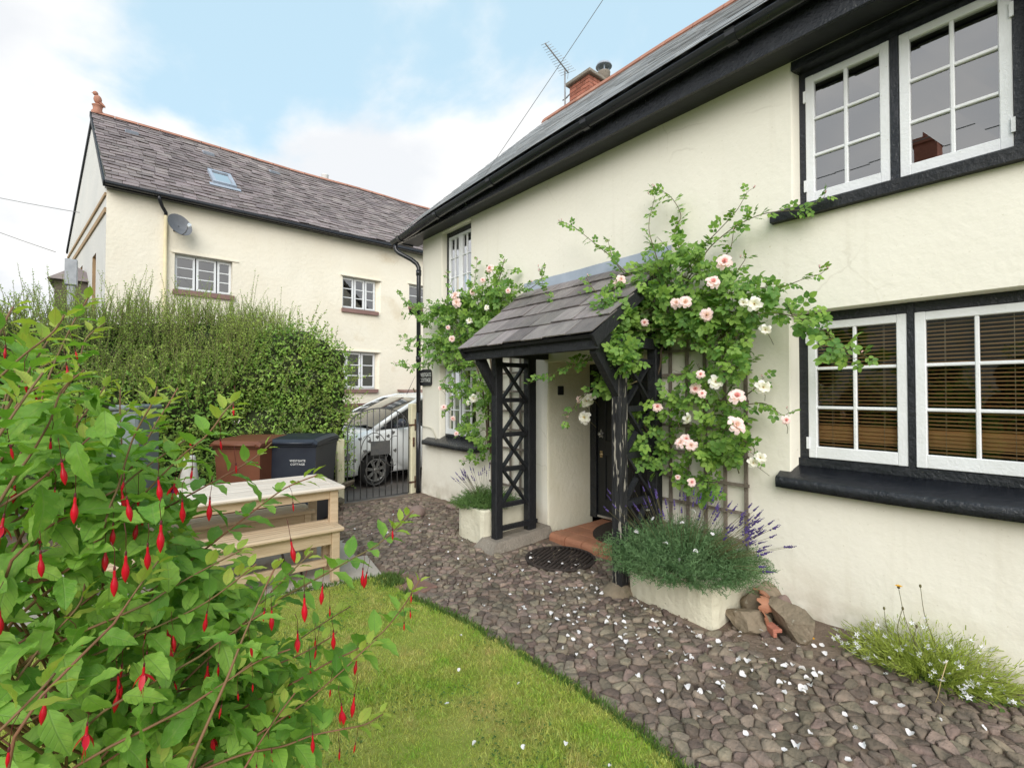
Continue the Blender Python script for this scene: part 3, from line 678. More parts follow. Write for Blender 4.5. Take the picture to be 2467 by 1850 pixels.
ROSE_CANES_B = [[(3.5,4.676,0.856),(3.49,4.714,1.312),(3.48,4.779,1.619),(3.47,4.872,1.855),(3.46,5.079,2.071),(3.45,5.421,2.395)],[(3.55,4.691,0.789),(3.542,4.732,1.325),(3.533,4.645,1.771),(3.525,4.737,2.238),(3.517,4.624,2.656),(3.508,4.442,2.957),(3.5,4.36,3.117)],[(3.45,5.299,2.366),(3.412,5.615,2.617),(3.375,6.066,2.76),(3.338,6.492,2.889),(3.3,6.664,3.024)],[(3.45,5.42,2.194),(3.4,5.791,2.254),(3.35,6.202,2.284),(3.3,6.575,2.368)],[(3.45,5.419,2.026),(3.383,5.829,1.977),(3.317,6.174,1.901),(3.25,6.678,1.975)],[(3.5,5.256,2.515),(3.5,5.083,2.753),(3.5,4.971,2.961),(3.5,4.917,3.221)],[(3.5,4.915,2.538),(3.5,4.73,2.762),(3.5,4.628,3.037)],[(3.5,5.082,2.591),(3.475,5.338,2.789),(3.45,5.55,3.159)],[(3.45,4.739,2.449),(3.433,4.347,2.605),(3.417,3.991,2.675),(3.4,3.767,2.703)],[(3.4,3.868,2.639),(3.4,3.649,2.709),(3.4,3.573,2.812)],[(3.45,5.007,1.78),(3.44,5.221,1.574),(3.43,5.447,1.374),(3.42,5.556,1.287)],[(3.5,4.913,1.384),(3.49,5.121,1.218),(3.48,5.28,0.999)],[(3.5,4.753,0.772),(3.483,4.705,1.083),(3.467,4.919,1.024),(3.45,5.176,1.072)],[(3.45,5.179,1.947),(3.435,5.456,1.792),(3.42,5.655,1.626)],[(3.5,4.625,0.936),(3.5,4.805,0.782),(3.5,5.22,0.643)],[(3.45,5.18,2.436),(3.425,5.768,2.568),(3.4,6.221,2.619)]]
ROSE_BLOOMS = [(3.302,1.631,2.471,0.11,0),(3.269,1.696,2.334,0.106,0),(3.293,1.545,1.522,0.114,0),(3.251,1.532,1.327,0.124,2),(3.247,1.941,1.173,0.094,2),(3.252,1.863,1.161,0.087,2),(3.305,1.941,1.195,0.089,0),(3.254,1.788,1.679,0.064,0),(3.312,1.861,1.576,0.088,0),(3.27,1.785,1.539,0.064,0),(3.286,2.541,2.451,0.115,2),(3.268,2.501,2.498,0.085,2),(3.29,2.002,2.229,0.09,2),(3.247,1.9,2.216,0.1,2),(3.272,1.75,2.105,0.098,2),(3.315,2.301,2.116,0.066,0),(3.254,2.495,1.424,0.082,0),(3.292,2.172,1.431,0.083,0),(3.266,1.223,1.374,0.059,0),(3.264,1.408,2.135,0.096,1),(3.242,1.47,2.153,0.062,1),(3.242,1.331,1.957,0.072,1),(3.316,1.381,1.584,0.096,1),(3.306,1.702,1.623,0.099,1),(3.304,2.921,1.474,0.123,1),(3.305,2.861,1.505,0.092,1),(3.316,3.015,1.48,0.071,0),(3.253,2.896,1.323,0.125,1),(3.287,1.916,1.355,0.083,1),(3.38,1.935,0.866,0.071,0),(3.386,2.054,0.887,0.044,0),(3.415,1.494,1.06,0.074,1),(3.401,1.437,1.102,0.077,1),(3.417,2.493,0.984,0.043,2)]
ROSE_BLOOMS_B = [(3.329,4.414,2.984,0.109,0),(3.372,4.613,2.892,0.075,0),(3.374,5.213,2.798,0.138,2),(3.38,5.192,2.706,0.138,2),(3.369,4.825,2.783,0.085,0),(3.387,4.151,2.691,0.07,0),(3.344,4.499,2.543,0.066,1),(3.394,4.928,2.442,0.078,1),(3.352,5.359,2.397,0.066,0),(3.368,5.291,2.244,0.09,2),(3.392,4.827,1.472,0.108,1),(3.376,4.927,1.417,0.07,1),(3.345,5.45,1.351,0.083,0),(3.338,5.211,1.212,0.072,0),(3.346,5.149,1.023,0.064,0),(3.37,5.589,1.6,0.059,0)]
ROSE_MASSES = [(3.36,2.089,2.384,0.434,0.254,0.2,300),(3.36,1.619,2.207,0.295,0.157,0.2,130),(3.36,2.308,2.17,0.305,0.223,0.2,170),(3.36,2.512,1.934,0.187,0.159,0.2,60),(3.36,2.62,1.676,0.159,0.118,0.2,40),(3.36,1.707,1.998,0.261,0.159,0.2,120),(3.36,1.974,2.064,0.329,0.13,0.2,90),(3.36,2.329,1.252,0.173,0.181,0.2,75),(3.36,1.662,1.363,0.143,0.169,0.2,60),(3.36,1.84,1.633,0.167,0.139,0.2,55),(3.36,1.586,1.771,0.116,0.131,0.2,40),(3.36,2.094,1.491,0.158,0.093,0.2,35),(3.36,2.314,1.059,0.172,0.083,0.2,45),(3.36,1.689,1.143,0.133,0.072,0.2,45),(3.36,1.791,1.109,0.064,0.099,0.2,20),(3.36,2.087,2.638,0.214,0.121,0.2,40),(3.36,2.545,2.345,0.189,0.132,0.2,50),(3.36,1.077,1.988,0.091,0.052,0.2,18),(3.36,0.953,1.78,0.077,0.051,0.2,14),(3.36,1.232,2.072,0.07,0.055,0.2,14),(3.36,1.356,2.213,0.095,0.068,0.2,22),(3.22,2.473,2.359,0.183,0.127,0.15,55),(3.0,2.346,2.125,0.151,0.126,0.15,70),(3.0,2.37,2.221,0.113,0.093,0.15,40),(2.92,2.316,1.964,0.134,0.077,0.12,50),(2.92,2.206,1.809,0.12,0.101,0.12,48),(3.42,2.031,0.915,0.084,0.078,0.1,22),(3.42,1.826,0.858,0.082,0.079,0.1,28),(3.42,2.424,1.044,0.134,0.064,0.1,28),(3.42,1.654,1.145,0.107,0.063,0.1,30)]
ROSE_MASSES_B = [(3.44,4.831,2.677,0.546,0.187,0.12,150),(3.44,5.406,2.66,0.466,0.167,0.12,90),(3.44,5.862,2.651,0.425,0.159,0.12,60),(3.44,5.283,2.38,0.532,0.198,0.12,120),(3.44,4.778,2.39,0.423,0.17,0.12,110),(3.44,5.593,2.206,0.543,0.153,0.12,90),(3.44,5.757,2.045,0.354,0.105,0.12,40),(3.44,5.106,2.008,0.381,0.129,0.12,70),(3.44,4.332,2.676,0.27,0.087,0.12,40),(3.44,4.829,1.619,0.282,0.17,0.12,55),(3.44,5.28,1.623,0.315,0.115,0.12,30),(3.44,4.672,1.39,0.15,0.182,0.12,30),(3.44,4.936,1.118,0.239,0.11,0.12,28),(3.44,4.723,0.917,0.202,0.107,0.12,24),(3.44,4.285,2.872,0.136,0.13,0.12,22),(3.44,6.449,2.801,0.339,0.095,0.12,20),(3.44,6.445,2.273,0.339,0.113,0.12,20),(3.44,6.622,1.941,0.276,0.057,0.12,6)]
FUCHSIA_FLOWERS = [(-0.04,0.777,1.459,'bud'),(0.009,0.733,1.395,'bud'),(-0.003,0.717,1.379,'bud'),(0.03,0.689,1.4,'bud'),(0.038,0.702,1.472,'bud'),(0.008,0.7,1.459,'bud'),(0.041,0.68,1.43,'bud'),(-0.064,0.748,1.396,'bud'),(-0.054,0.752,1.235,'bud'),(-0.051,0.762,1.497,'bud'),(-0.099,0.813,1.329,'bud'),(0.104,0.781,1.434,'bud'),(0.075,0.792,1.434,'bud'),(0.173,0.745,1.269,'bud'),(0.185,0.716,1.374,'bud'),(0.202,0.679,1.309,'bud'),(0.218,0.661,1.315,'bud'),(0.02,0.873,1.278,'bud'),(0.106,0.803,1.261,'bud'),(0.064,0.835,1.239,'bud'),(-0.026,0.894,1.193,'bud'),(0.011,0.848,1.181,'bud'),(-0.001,0.847,1.199,'bud'),(0.002,0.847,1.444,'bud'),(0.236,0.764,1.054,'bud'),(0.182,0.845,1.04,'bud'),(0.155,0.867,1.026,'bud'),(0.298,0.74,1.108,'bud'),(0.114,0.859,1.172,'bud'),(0.259,0.742,1.21,'bud'),(0.336,0.81,1.268,'bud'),(0.355,0.829,1.251,'bud'),(0.328,0.813,1.116,'bud'),(0.234,0.891,1.386,'small'),(0.289,0.844,1.206,'small'),(0.37,0.767,1.348,'small'),(0.405,0.762,1.225,'small'),(0.386,0.743,1.202,'small'),(0.384,0.758,1.18,'small'),(0.264,0.839,1.16,'small'),(0.269,0.832,1.157,'small'),(0.286,0.816,1.083,'small'),(0.098,0.977,1.496,'small'),(0.155,0.921,1.459,'small'),(0.153,0.917,1.561,'small'),(0.237,0.908,1.024,'small'),(0.258,0.852,1.12,'small'),(0.261,0.884,0.96,'small'),(-0.089,0.802,1.44,'open'),(0.029,0.711,1.259,'open'),(-0.019,0.747,1.197,'open'),(-0.034,0.964,1.517,'half'),(0.262,0.723,1.111,'half'),(0.208,0.757,1.221,'half'),(0.058,0.873,1.232,'half'),(0.022,0.906,1.405,'half'),(-0.088,0.999,1.391,'half')]
# ------------------------------------------------------------------ the ground
W = 3.62                              # outer face of the cottage wall
EDGE = [(-2.5, 1.50), (-0.5, 1.66), (0.5, 1.74), (1.09, 1.811), (1.278, 1.847), (1.52, 1.858), (1.83, 1.855), (2.207, 1.851), (2.655, 1.829),
        (3.196, 1.74), (3.5, 1.72), (3.72, 1.79)]
def lerp_table(T, y):
    if y <= T[0][0]: return T[0][1]
    for (a, b), (c, d) in zip(T, T[1:]):
        if y <= c: return b + (d - b) * (y - a) / (c - a)
    return T[-1][1]
def edge_x(y):
    if y < 3.72: return lerp_table(EDGE, y)
    if y < 4.95: return 1.80
    return 1.82 + 0.5 * min(1, (y - 4.95) / 1.4)

def sheet(name, x0, x1, y0, y1, nx, ny, m, zf, inside=None, parent=None):
    xs = np.linspace(x0, x1, nx + 1); ys = np.linspace(y0, y1, ny + 1)
    V = [(x, y, zf(x, y)) for y in ys for x in xs]
    Fq = []
    for j in range(ny):
        for i in range(nx):
            if inside and not inside((xs[i] + xs[i + 1]) / 2, (ys[j] + ys[j + 1]) / 2): continue
            a = j * (nx + 1) + i
            Fq.append((a, a + 1, a + nx + 2, a + nx + 1))
    o = link(name, np_mesh(name, V, Fq, m), parent)
    return tag(o, kind='structure')

sheet('ground', -400, 400, -400, 400, 40, 40, 'far_field', lambda x, y: -0.16)
sheet('driveway', -8, 14, 6.62, 12.75, 44, 24, 'tarmac', lambda x, y: -0.055 + 0.01 * noise2(x, y, 1.2, 3))
path = sheet('cobbled_path', 1.4, 3.75, -2.5, 6.62, 70, 240, 'soil',
             lambda x, y: (0.004 if x > edge_x(y) + .02 else -.02) + 0.008 * noise2(x, y, 9, 1) + 0.02 * max(0, (x - 3.3) / 0.3) + 0.012 * noise2(x, y, 1.3, 9))
def lawn_in(x, y):
    if y > 3.82 + 0.22 * max(0.0, (1.8 - x)): return False
    return x < edge_x(y) + 0.01 + .03 * noise2(x * .2, y, 7, 3)
LAWN_Z = lambda x, y: 0.012 + 0.012 * noise2(x, y, 1.6, 5)
lawn = sheet('lawn', -3.6, 1.92, -2.5, 5.0, 150, 190, 'turf', LAWN_Z, lawn_in)
sheet('soil_bed', -4.2, 2.45, 4.9, 7.6, 40, 24, 'soil', lambda x, y: -0.01 + 0.012 * noise2(x, y, 3, 2), lambda x, y: x < edge_x(y) + 0.05)

# --- cobbles: irregular polygon cells set on edge across the path
seeds = []
y = -0.9
row = 0
while y < 6.5:
    near = 1 / (1 + math.exp((y - 1.9) * 2.2))
    pitch = 0.037 * (1 - near) + 0.046 * near
    x = 1.5 + random.uniform(0, 0.12)
    while x < 3.72:
        px = random.uniform(0.050, 0.135) * (1 - near) + random.uniform(0.050, 0.15) * near
        seeds.append((x + random.uniform(-.018, .018), y + random.uniform(-.30, .30) * pitch + 0.045 * noise2(x, y, 2.2, 4) * 2 + 0.16 * (x - 2.6) * (1 - near)))
        x += px
    y += pitch
    row += 1
cell = 0.16
gridd = {}
for i, (a, b) in enumerate(seeds):
    gridd.setdefault((int(a // cell), int(b // cell)), []).append(i)
def clip(poly, nx_, ny_, d):
    out = []
    n = len(poly)
    for i in range(n):
        p = poly[i]; q = poly[(i + 1) % n]
        dp = p[0] * nx_ + p[1] * ny_ - d; dq = q[0] * nx_ + q[1] * ny_ - d
        if dp <= 0: out.append(p)
        if (dp < 0 < dq) or (dq < 0 < dp):
            t = dp / (dp - dq)
            out.append((p[0] + (q[0] - p[0]) * t, p[1] + (q[1] - p[1]) * t))
    return out
def cobble_ok(x, y):
    if x < edge_x(y) + 0.015 or x > W - 0.03: return False
    if x > 3.36 and y < 1.6 and random.random() < 0.8 + 0.2 * (x > 3.46): return False
    if x > 2.95 and 0.95 < y < 1.75 and random.random() < 0.75: return False
    if x > 3.40 and 2.45 < y < 3.62: return False
    if x > 2.76 and 3.60 < y < 4.02: return False
    if x > 2.98 and 1.55 < y < 2.3: return False
    if x > 2.9 and 3.9 < y < 4.4: return False
    if 1.68 < x < 1.98 and 3.28 < y < 3.72: return False
    if y > 6.44: return False
    return random.random() > 0.03 + .5 * max(0, noise2(x, y, 1.9, 77) - .28)
cob = []
for i, (a, b) in enumerate(seeds):
    if not cobble_ok(a, b): continue
    poly = [(a - .1, b - .1), (a + .1, b - .1), (a + .1, b + .1), (a - .1, b + .1)]
    gx, gy = int(a // cell), int(b // cell)
    for u in (-1, 0, 1):
        for v in (-1, 0, 1):
            for j in gridd.get((gx + u, gy + v), ()):
                if j == i: continue
                c, d = seeds[j]
                nx_, ny_ = c - a, d - b
                L2 = nx_ * nx_ + ny_ * ny_
                if L2 > 0.06 or L2 < 1e-9: continue
                poly = clip(poly, nx_, ny_, (nx_ * (a + c) + ny_ * (b + d)) / 2)
                if len(poly) < 3: break
            if len(poly) < 3: break
    if len(poly) < 3: continue
    cxx = sum(p[0] for p in poly) / len(poly); cyy = sum(p[1] for p in poly) / len(poly)
    rad = sum(math.hypot(p[0] - cxx, p[1] - cyy) for p in poly) / len(poly)
    if rad < 0.014: continue
    # one corner-cutting pass rounds the cell
    P = []
    for k in range(len(poly)):
        p, q = poly[k], poly[(k + 1) % len(poly)]
        P.append((p[0] * .80 + q[0] * .20, p[1] * .80 + q[1] * .20)); P.append((p[0] * .20 + q[0] * .80, p[1] * .20 + q[1] * .80))
    g = max(0.55, 1 - random.uniform(0.001, 0.005) / rad)
    cob.append((cxx, cyy, rad, [((p[0] - cxx) * g, (p[1] - cyy) * g) for p in P]))
def cobble_shape(c):
    cxx, cyy, rad, P = c
    n = len(P)
    h = random.uniform(0.004, 0.024)
    tx, ty = random.uniform(-.16, .16), random.uniform(-.2, .2)
    V = []
    for sc, z in ((1.0, -0.035), (0.99, h * 0.3), (0.95, h * 0.82), (0.72, h)):
        for p in P:
            q = 1 + 0.11 * random.uniform(-1, 1)
            V.append((p[0] * sc * q, p[1] * sc * q, z + (p[0] * tx + p[1] * ty) * (sc < 0.99) + random.uniform(-.0018, .0018)))
    V.append((0, 0, h + random.uniform(-.002, .003)))
    Fq = []
    for r in range(3):
        for k in range(n):
            Fq.append((r * n + k, r * n + (k + 1) % n, (r + 1) * n + (k + 1) % n, (r + 1) * n + k))
    T = [(3 * n + k, 3 * n + (k + 1) % n, 4 * n) for k in range(n)]
    return V, Fq + T
cob.sort(key=lambda c: -(c[2] ** 2) / (c[0] ** 2 + (c[1]) ** 2 + 2.4) * (1.0 if (c[0] * 0.77 - c[1] * 0.638) < 1.1 * (c[0] * .638 + c[1] * .77) else 0.01))
joined = MB()
for k, c in enumerate(cob):
    V, Fq = cobble_shape(c)
    z0 = 0.004 + 0.012 * noise2(c[0], c[1], 1.3, 9)
    if k < 300:
        b = MB(); b.add(V, Fq, 0, True)
        me = b.mesh('cobble', ['cobble'], fix=False)
        link('cobble', me, path, loc=(c[0], c[1], z0))
    else:
        joined.add([(v[0] + c[0], v[1] + c[1], v[2] + z0) for v in V], Fq, 0, True)
o = link('cobblestones', joined.mesh('cobblestones', ['cobble_joined'], fix=False), path)
o['kind'] = 'stuff'
# the flat red flagstone at the lawn corner, a grey slab farther on
b = MB(); b.cbox(-.13, .12, -.2, .21, -.03, .015, .008)
link('flagstone', b.mesh('flagstone', ['red_sandstone']), path, loc=(1.84, 3.50, 0.0), rot=(0, 0, 0.15))
b = MB(); b.cbox(-.17, .15, -.08, .08, -.03, .016, .006)
link('flagstone', b.mesh('flagstone', ['cobble']), path, loc=(2.36, 5.05, 0.0), rot=(0, 0, 0.1))
# concrete sill under the gate
b = MB(); b.cbox(2.3, 3.55, 6.50, 6.70, -.1, -.012, .01)
tag(b.build('threshold', 'concrete'), kind='structure')

# --- patio of square slabs
patio = sheet('patio', -1.4, 1.80, 3.80, 5.62, 8, 6, 'soil', lambda x, y: 0.002)
ca, sa = math.cos(-0.17), math.sin(-0.17)
for i in range(6):
    for j in range(3):
        b = MB(); b.cbox(-.289, .289, -.289, .289, -.03, .018 + random.uniform(-.002, .002), .005)
        lx, ly = -0.30 - 0.6 * i, 0.30 + 0.6 * j
        o = link('paving_slab', b.mesh('paving_slab', ['paving']), patio,
                 loc=(1.80 + lx * ca - ly * sa * 0.0, 3.765 + ly + lx * sa, 0.004))
        o.rotation_euler = (0, 0, -0.17 if j == 0 else -0.17)

# ------------------------------------------------------------------ the cottage
cottage = thing('cottage', 'cream rendered cottage with black eaves, black sills and a slate roof beside the path', 'house', (W, 2.5, 0))
DEPTH = 0.70
OPEN = [  # y0, y1, z0, z1, reveal splay, depth
    (0.16, 1.307, 2.80, 3.84, 0.03, .16), (0.0, 1.33, 0.96, 2.105, 0.04, .16),
    (5.22, 5.98, 2.78, 3.87, 0.02, .13), (5.10, 6.02, 0.80, 1.935, 0.03, .13), (2.48, 3.76, 0.0, 1.885, 0.0, DEPTH + .02)]
ZTOP = 3.90
def bulge(y, z):
    return 0.014 * noise2(y, z, 0.9, 21) + 0.006 * noise2(y, z, 2.7, 4) - 0.015 * max(0, (0.5 - z))
def front_wall():
    ys = set([-2.2, 6.50]); zs = set([-0.12, ZTOP])
    for a, b_, c, d, *_ in OPEN:
        ys |= {a, b_}; zs |= {c, d}
    def dense(S, st):
        S = sorted(S); o = []
        for p, q in zip(S, S[1:]):
            n = max(1, int(round((q - p) / st)))
            o += [p + (q - p) * i / n for i in range(n)]
        return o + [S[-1]]
    ys = dense(ys, .12); zs = dense(zs, .12)
    b = MB()
    idx = {}
    V = []
    Fq = []
    def inside(y, z):
        return any(a < y < b_ and c < z < d for a, b_, c, d, *_ in OPEN)
    def vid(i, j):
        if (i, j) not in idx:
            idx[(i, j)] = len(V); V.append((W + bulge(ys[i], zs[j]), ys[i], zs[j]))
        return idx[(i, j)]
    for i in range(len(ys) - 1):
        for j in range(len(zs) - 1):
            if inside((ys[i] + ys[i + 1]) / 2, (zs[j] + zs[j + 1]) / 2): continue
            Fq.append((vid(i, j), vid(i, j + 1), vid(i + 1, j + 1), vid(i + 1, j)))
    b.add(V, Fq, 0, True)
    # soft plaster arrises and reveals
    for a, b_, c, d, sp, dp in OPEN:
        yy = [t for t in ys if a - 1e-6 <= t <= b_ + 1e-6]; zz = [t for t in zs if c - 1e-6 <= t <= d + 1e-6]
        sides = [([(a, t) for t in zz], (1, 0)), ([(b_, t) for t in zz], (-1, 0)), ([(t, d) for t in yy], (0, -1))]
        if c > 0.01: sides.append(([(t, c) for t in yy], (0, 1)))
        for pts, (iy, iz) in sides:
            prof = [(0, 0), (.004, .004), (.016, .009), (.035, .011), (dp, .011 + sp)]
            if iz: prof = [(p, min(q, .008)) for p, q in prof]
            vs = []; n = len(pts)
            for dx, ins in prof:
                for (y, z) in pts:
                    vs.append((W + bulge(y, z) * (1 if dx < .1 else 0) + dx, y + iy * ins, z + iz * ins))
            fs = [(r * n + k, r * n + k + 1, (r + 1) * n + k + 1, (r + 1) * n + k) for r in range(len(prof) - 1) for k in range(n - 1)]
            b.add(vs, fs, 1 if dp > .5 else 0, True)
    # rounded far corner
    n = len(zs); vs = []
    prof = [(0, 6.50), (.004, 6.525), (.02, 6.545), (.06, 6.56), (5.0, 6.56)]
    for dx, y in prof:
        for z in zs: vs.append((W + bulge(6.5, z) * (dx < .1) + dx, y, z))
    b.add(vs, [(r * n + k, r * n + k + 1, (r + 1) * n + k + 1, (r + 1) * n + k) for r in range(4) for k in range(n - 1)], 0, True)
    return b
fw_ = front_wall()
fw_.build('wall', ['cream_render', 'jamb_render'], cottage, fix=False)
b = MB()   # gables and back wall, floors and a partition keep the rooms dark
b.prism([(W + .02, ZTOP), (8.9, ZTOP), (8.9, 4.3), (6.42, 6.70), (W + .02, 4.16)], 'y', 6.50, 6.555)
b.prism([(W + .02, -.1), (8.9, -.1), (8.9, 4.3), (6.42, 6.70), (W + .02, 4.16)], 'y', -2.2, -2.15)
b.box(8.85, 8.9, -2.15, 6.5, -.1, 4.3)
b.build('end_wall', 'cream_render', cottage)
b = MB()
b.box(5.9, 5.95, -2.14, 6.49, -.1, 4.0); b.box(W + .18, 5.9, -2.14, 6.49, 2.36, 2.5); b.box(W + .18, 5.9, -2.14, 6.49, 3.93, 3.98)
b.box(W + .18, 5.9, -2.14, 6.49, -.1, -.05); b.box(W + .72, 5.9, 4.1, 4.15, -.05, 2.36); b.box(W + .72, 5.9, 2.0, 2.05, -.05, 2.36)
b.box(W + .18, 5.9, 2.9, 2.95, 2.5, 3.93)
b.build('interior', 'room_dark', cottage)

# --- roof
GB = [(-2.2, 4.05), (1.125, 3.995), (3.355, 3.957), (5.6, 3.885), (6.86, 3.818)]      # underside of the gutter
def gut_z(y): return lerp_table(GB, y)
RX, RZ = 6.42, 6.86
YV = 6.80
def roof_pt(t, y):
    """t 0 at the eave, 1 at the ridge"""
    ze = gut_z(y) + 0.125
    return Vector((3.27 + (RX - 3.27) * t, y, ze + (RZ + 0.03 * noise2(y, 0, .6, 3) - ze) * t))
b = MB()
ny = 30
ysr = [-2.3 + (YV - .03 + 2.3) * i / ny for i in range(ny + 1)]
vs = []
for t in (0.0, 0.33, 0.66, 1.0):
    for y in ysr:
        p = roof_pt(t, y); vs.append((p.x + .01, p.y, p.z - 0.03))
for y in ysr: vs.append((9.3, y, 4.1))
n = ny + 1
b.add(vs, [(r * n + k, r * n + k + 1, (r + 1) * n + k + 1, (r + 1) * n + k) for r in range(4) for k in range(ny)])
roof = b.build('roof', 'roof_slate', cottage, fix=False)
sl = MB()
NC = 18
for c in range(NC):
    t0, t1 = c / NC, min(1.0, (c + 1.25) / NC)
    y = -2.3 + random.uniform(-.2, 0) if c % 2 else -2.3 + random.uniform(0, .1)
    while y < YV - 0.05:
        wd = random.uniform(.24, .34); y1 = min(y + wd, YV + random.uniform(-.012, .012))
        th = random.uniform(.004, .006); lift = random.uniform(.0075, .0115)
        a0, a1, c0, c1 = roof_pt(t0, y + .002), roof_pt(t0, y1 - .002), roof_pt(t1, y + .002), roof_pt(t1, y1 - .002)
        dj = random.uniform(-.006, .006)
        up = Vector((-.67, 0, .74))
        for q in (a0, a1): q += up * lift + Vector((-.74, 0, -.67)) * dj
        for q in (c0, c1): q += up * 0.002
        sl.hexa([a0 - up * th, a1 - up * th, c1 - up * th, c0 - up * th, a0, a1, c1, c0])
        y = y1
o = sl.build('slates', 'roof_slate', roof, fix=False); o['kind'] = 'stuff'
y = -2.3
while y < YV - .1:
    b = MB()
    p = roof_pt(1.0, y); q = roof_pt(1.0, y + .445)
    prof = [(-.135, -.105), (-.10, -.04), (-.05, .012), (0, .025), (.05, .012), (.10, -.04), (.135, -.105)]
    vs = [(p.x + u, p.y, p.z + v + .02) for u, v in prof] + [(q.x + u, q.y - .006, q.z + v + .02) for u, v in prof]
    vs += [(v[0], v[1], v[2] - .02) for v in vs]
    m_ = len(prof)
    fs = [(k, k + 1, m_ + k + 1, m_ + k) for k in range(m_ - 1)] + [(2 * m_ + k, 3 * m_ + k, 3 * m_ + k + 1, 2 * m_ + k + 1) for k in range(m_ - 1)]
    fs += [(k, 2 * m_ + k, 2 * m_ + k + 1, k + 1) for k in range(m_ - 1)] + [(m_ + k, m_ + k + 1, 3 * m_ + k + 1, 3 * m_ + k) for k in range(m_ - 1)]
    b.add(vs, fs, 0, False)
    b.build('ridge_tile', 'terracotta', roof, fix=False)
    y += .45

# --- eaves: fascia, soffit, half-round gutter with joints, downpipe
ysg = [6.86, 6.4, 5.6, 4.5, 3.355, 2.2, 1.125, 0, -1.1, -2.2]
b = MB()
vs = []
for y in ysg:
    zt = gut_z(y) + .10; zb = 3.86 + 0.02 * min(1, max(0, (y - 1.3) / 4)) - .015
    vs += [(3.375, y, zb), (3.405, y, zb), (3.405, y, zt), (3.375, y, zt)]
for i in range(len(ysg) - 1):
    for k in range(4):
        b.add([vs[i * 4 + k], vs[i * 4 + (k + 1) % 4], vs[(i + 1) * 4 + (k + 1) % 4], vs[(i + 1) * 4 + k]], [(0, 1, 2, 3)])
b.box(3.376, 3.63, 6.845, 6.862, 3.868, 3.93)
b.build('fascia', 'black_gloss', cottage)
b = MB()
for i in range(len(ysg) - 1):
    y, y2 = ysg[i], ysg[i + 1]
    z = lambda q: 3.86 + 0.02 * min(1, max(0, (q - 1.3) / 4))
    x1, x0 = W + .10, 3.405
    b.hexa([(x0, y2, z(y2)), (x1, y2, z(y2) + .01), (x1, y, z(y) + .01), (x0, y, z(y)), (x0, y2, z(y2) + .02), (x1, y2, z(y2) + .03), (x1, y, z(y) + .03), (x0, y, z(y) + .02)])
b.build('soffit', 'soffit_black', cottage)
b = MB()
prof = [(-.062 * math.cos(a), -.062 * math.sin(a)) for a in [PI * k / 8 for k in range(9)]]
prof2 = [(x * .93, z * .93) for x, z in reversed(prof)]
loop = [(-.066, .006)] + prof + [(.066, .006)] + prof2
m_ = len(loop)
vs = []
for y in ysg:
    zc_ = gut_z(y) + .062
    vs += [(3.302 + u, y, zc_ + v) for u, v in loop]
for i in range(len(ysg) - 1):
    b.add([vs[i * m_ + k] for k in range(m_)] + [vs[(i + 1) * m_ + k] for k in range(m_)],
          [(k, (k + 1) % m_, m_ + (k + 1) % m_, m_ + k) for k in range(m_)], 0, True)
b.prism([(3.302 + u, gut_z(6.86) + .062 + v) for u, v in [(-.066, .006)] + prof + [(.066, .006)]], 'y', 6.858, 6.864)
gut = b.build('gutter', 'black_plastic', cottage)
for y in (6.62, 5.55, 4.35, 2.9, 1.55, .3):
    b = MB(); zc_ = gut_z(y) + .062
    lp = [(-.075, .012)] + [(u * 1.13, v * 1.13) for u, v in prof] + [(.07, .012)] + [(u * 1.0, v * 1.0) for u, v in reversed(prof)]
    b.prism([(3.302 + u, zc_ + v) for u, v in lp], 'y', y - .035, y + .035)
    b.build('gutter_joint', 'black_plastic', gut, fix=False)
b = MB()
gz = gut_z(6.80)
b.tube([(3.302, 6.80, gz + .02), (3.302, 6.80, gz - .05), (3.31, 6.795, gz - .085), (3.34, 6.76, gz - .125), (3.47, 6.61, gz - .235), (3.535, 6.555, gz - .30),
        (3.56, 6.54, gz - .36), (3.56, 6.54, gz - .5), (3.56, 6.535, 1.2)], .034, 12)
b.tube([(3.56, 6.535, 1.24), (3.56, 6.535, .02)], .036, 12)
b.tube([(3.56, 6.54, gz - .40), (3.56, 6.54, gz - .48)], .042, 12)
b.tube([(3.56, 6.536, 2.02), (3.56, 6.536, 2.10)], .042, 12)
b.build('downpipe', 'black_plastic', cottage)

# --- chimney
ch = MB(); ch.box(6.56, 7.36, 5.71, 6.184, 6.2, 7.33)
chim = ch.build('chimney', 'mortar', cottage)
for c in range(9):
    z0 = 6.70 + c * .07
    off = .11 if c % 2 else 0
    yy = 5.70 - off
    while yy < 6.19:
        y0, y1 = max(5.70, yy), min(6.194, yy + .212)
        if y1 - y0 > .03:
            b = MB(); e = random.uniform(-.002, .003); b.box(6.55 - e, 6.66, y0 + .005, y1 - .005, z0 + .005, z0 + .065); b.build('brick', 'red_brick', chim)
        yy += .215
    xx = 6.66 + (.0 if c % 2 else .107)
    if c % 2 == 0:
        b = MB(); b.box(6.665, 6.76, 5.70, 5.80, z0 + .005, z0 + .065); b.build('brick', 'red_brick', chim)
    while xx < 7.30:
        x1 = min(7.36, xx + .212)
        b = MB(); e = random.uniform(-.002, .003); b.box(xx + .005, x1 - .005, 5.70 - e, 5.80, z0 + .005, z0 + .065); b.build('brick', 'red_brick', chim)
        xx += .215
b = MB(); b.cbox(6.49, 7.43, 5.64, 6.25, 7.335, 7.405, .012); b.build('cap', 'concrete', chim)
b = MB(); b.lathe([(.0, 7.40), (.125, 7.40), (.118, 7.60), (.125, 7.62), (.085, 7.63), (.08, 7.5)], 18, (7.08, 5.80, 0)); b.build('chimney_pot', 'concrete', chim)
b = MB()
b.lathe([(.10, 7.60), (.10, 7.64), (.095, 7.64), (.095, 7.60)], 18, (7.08, 5.80, 0))
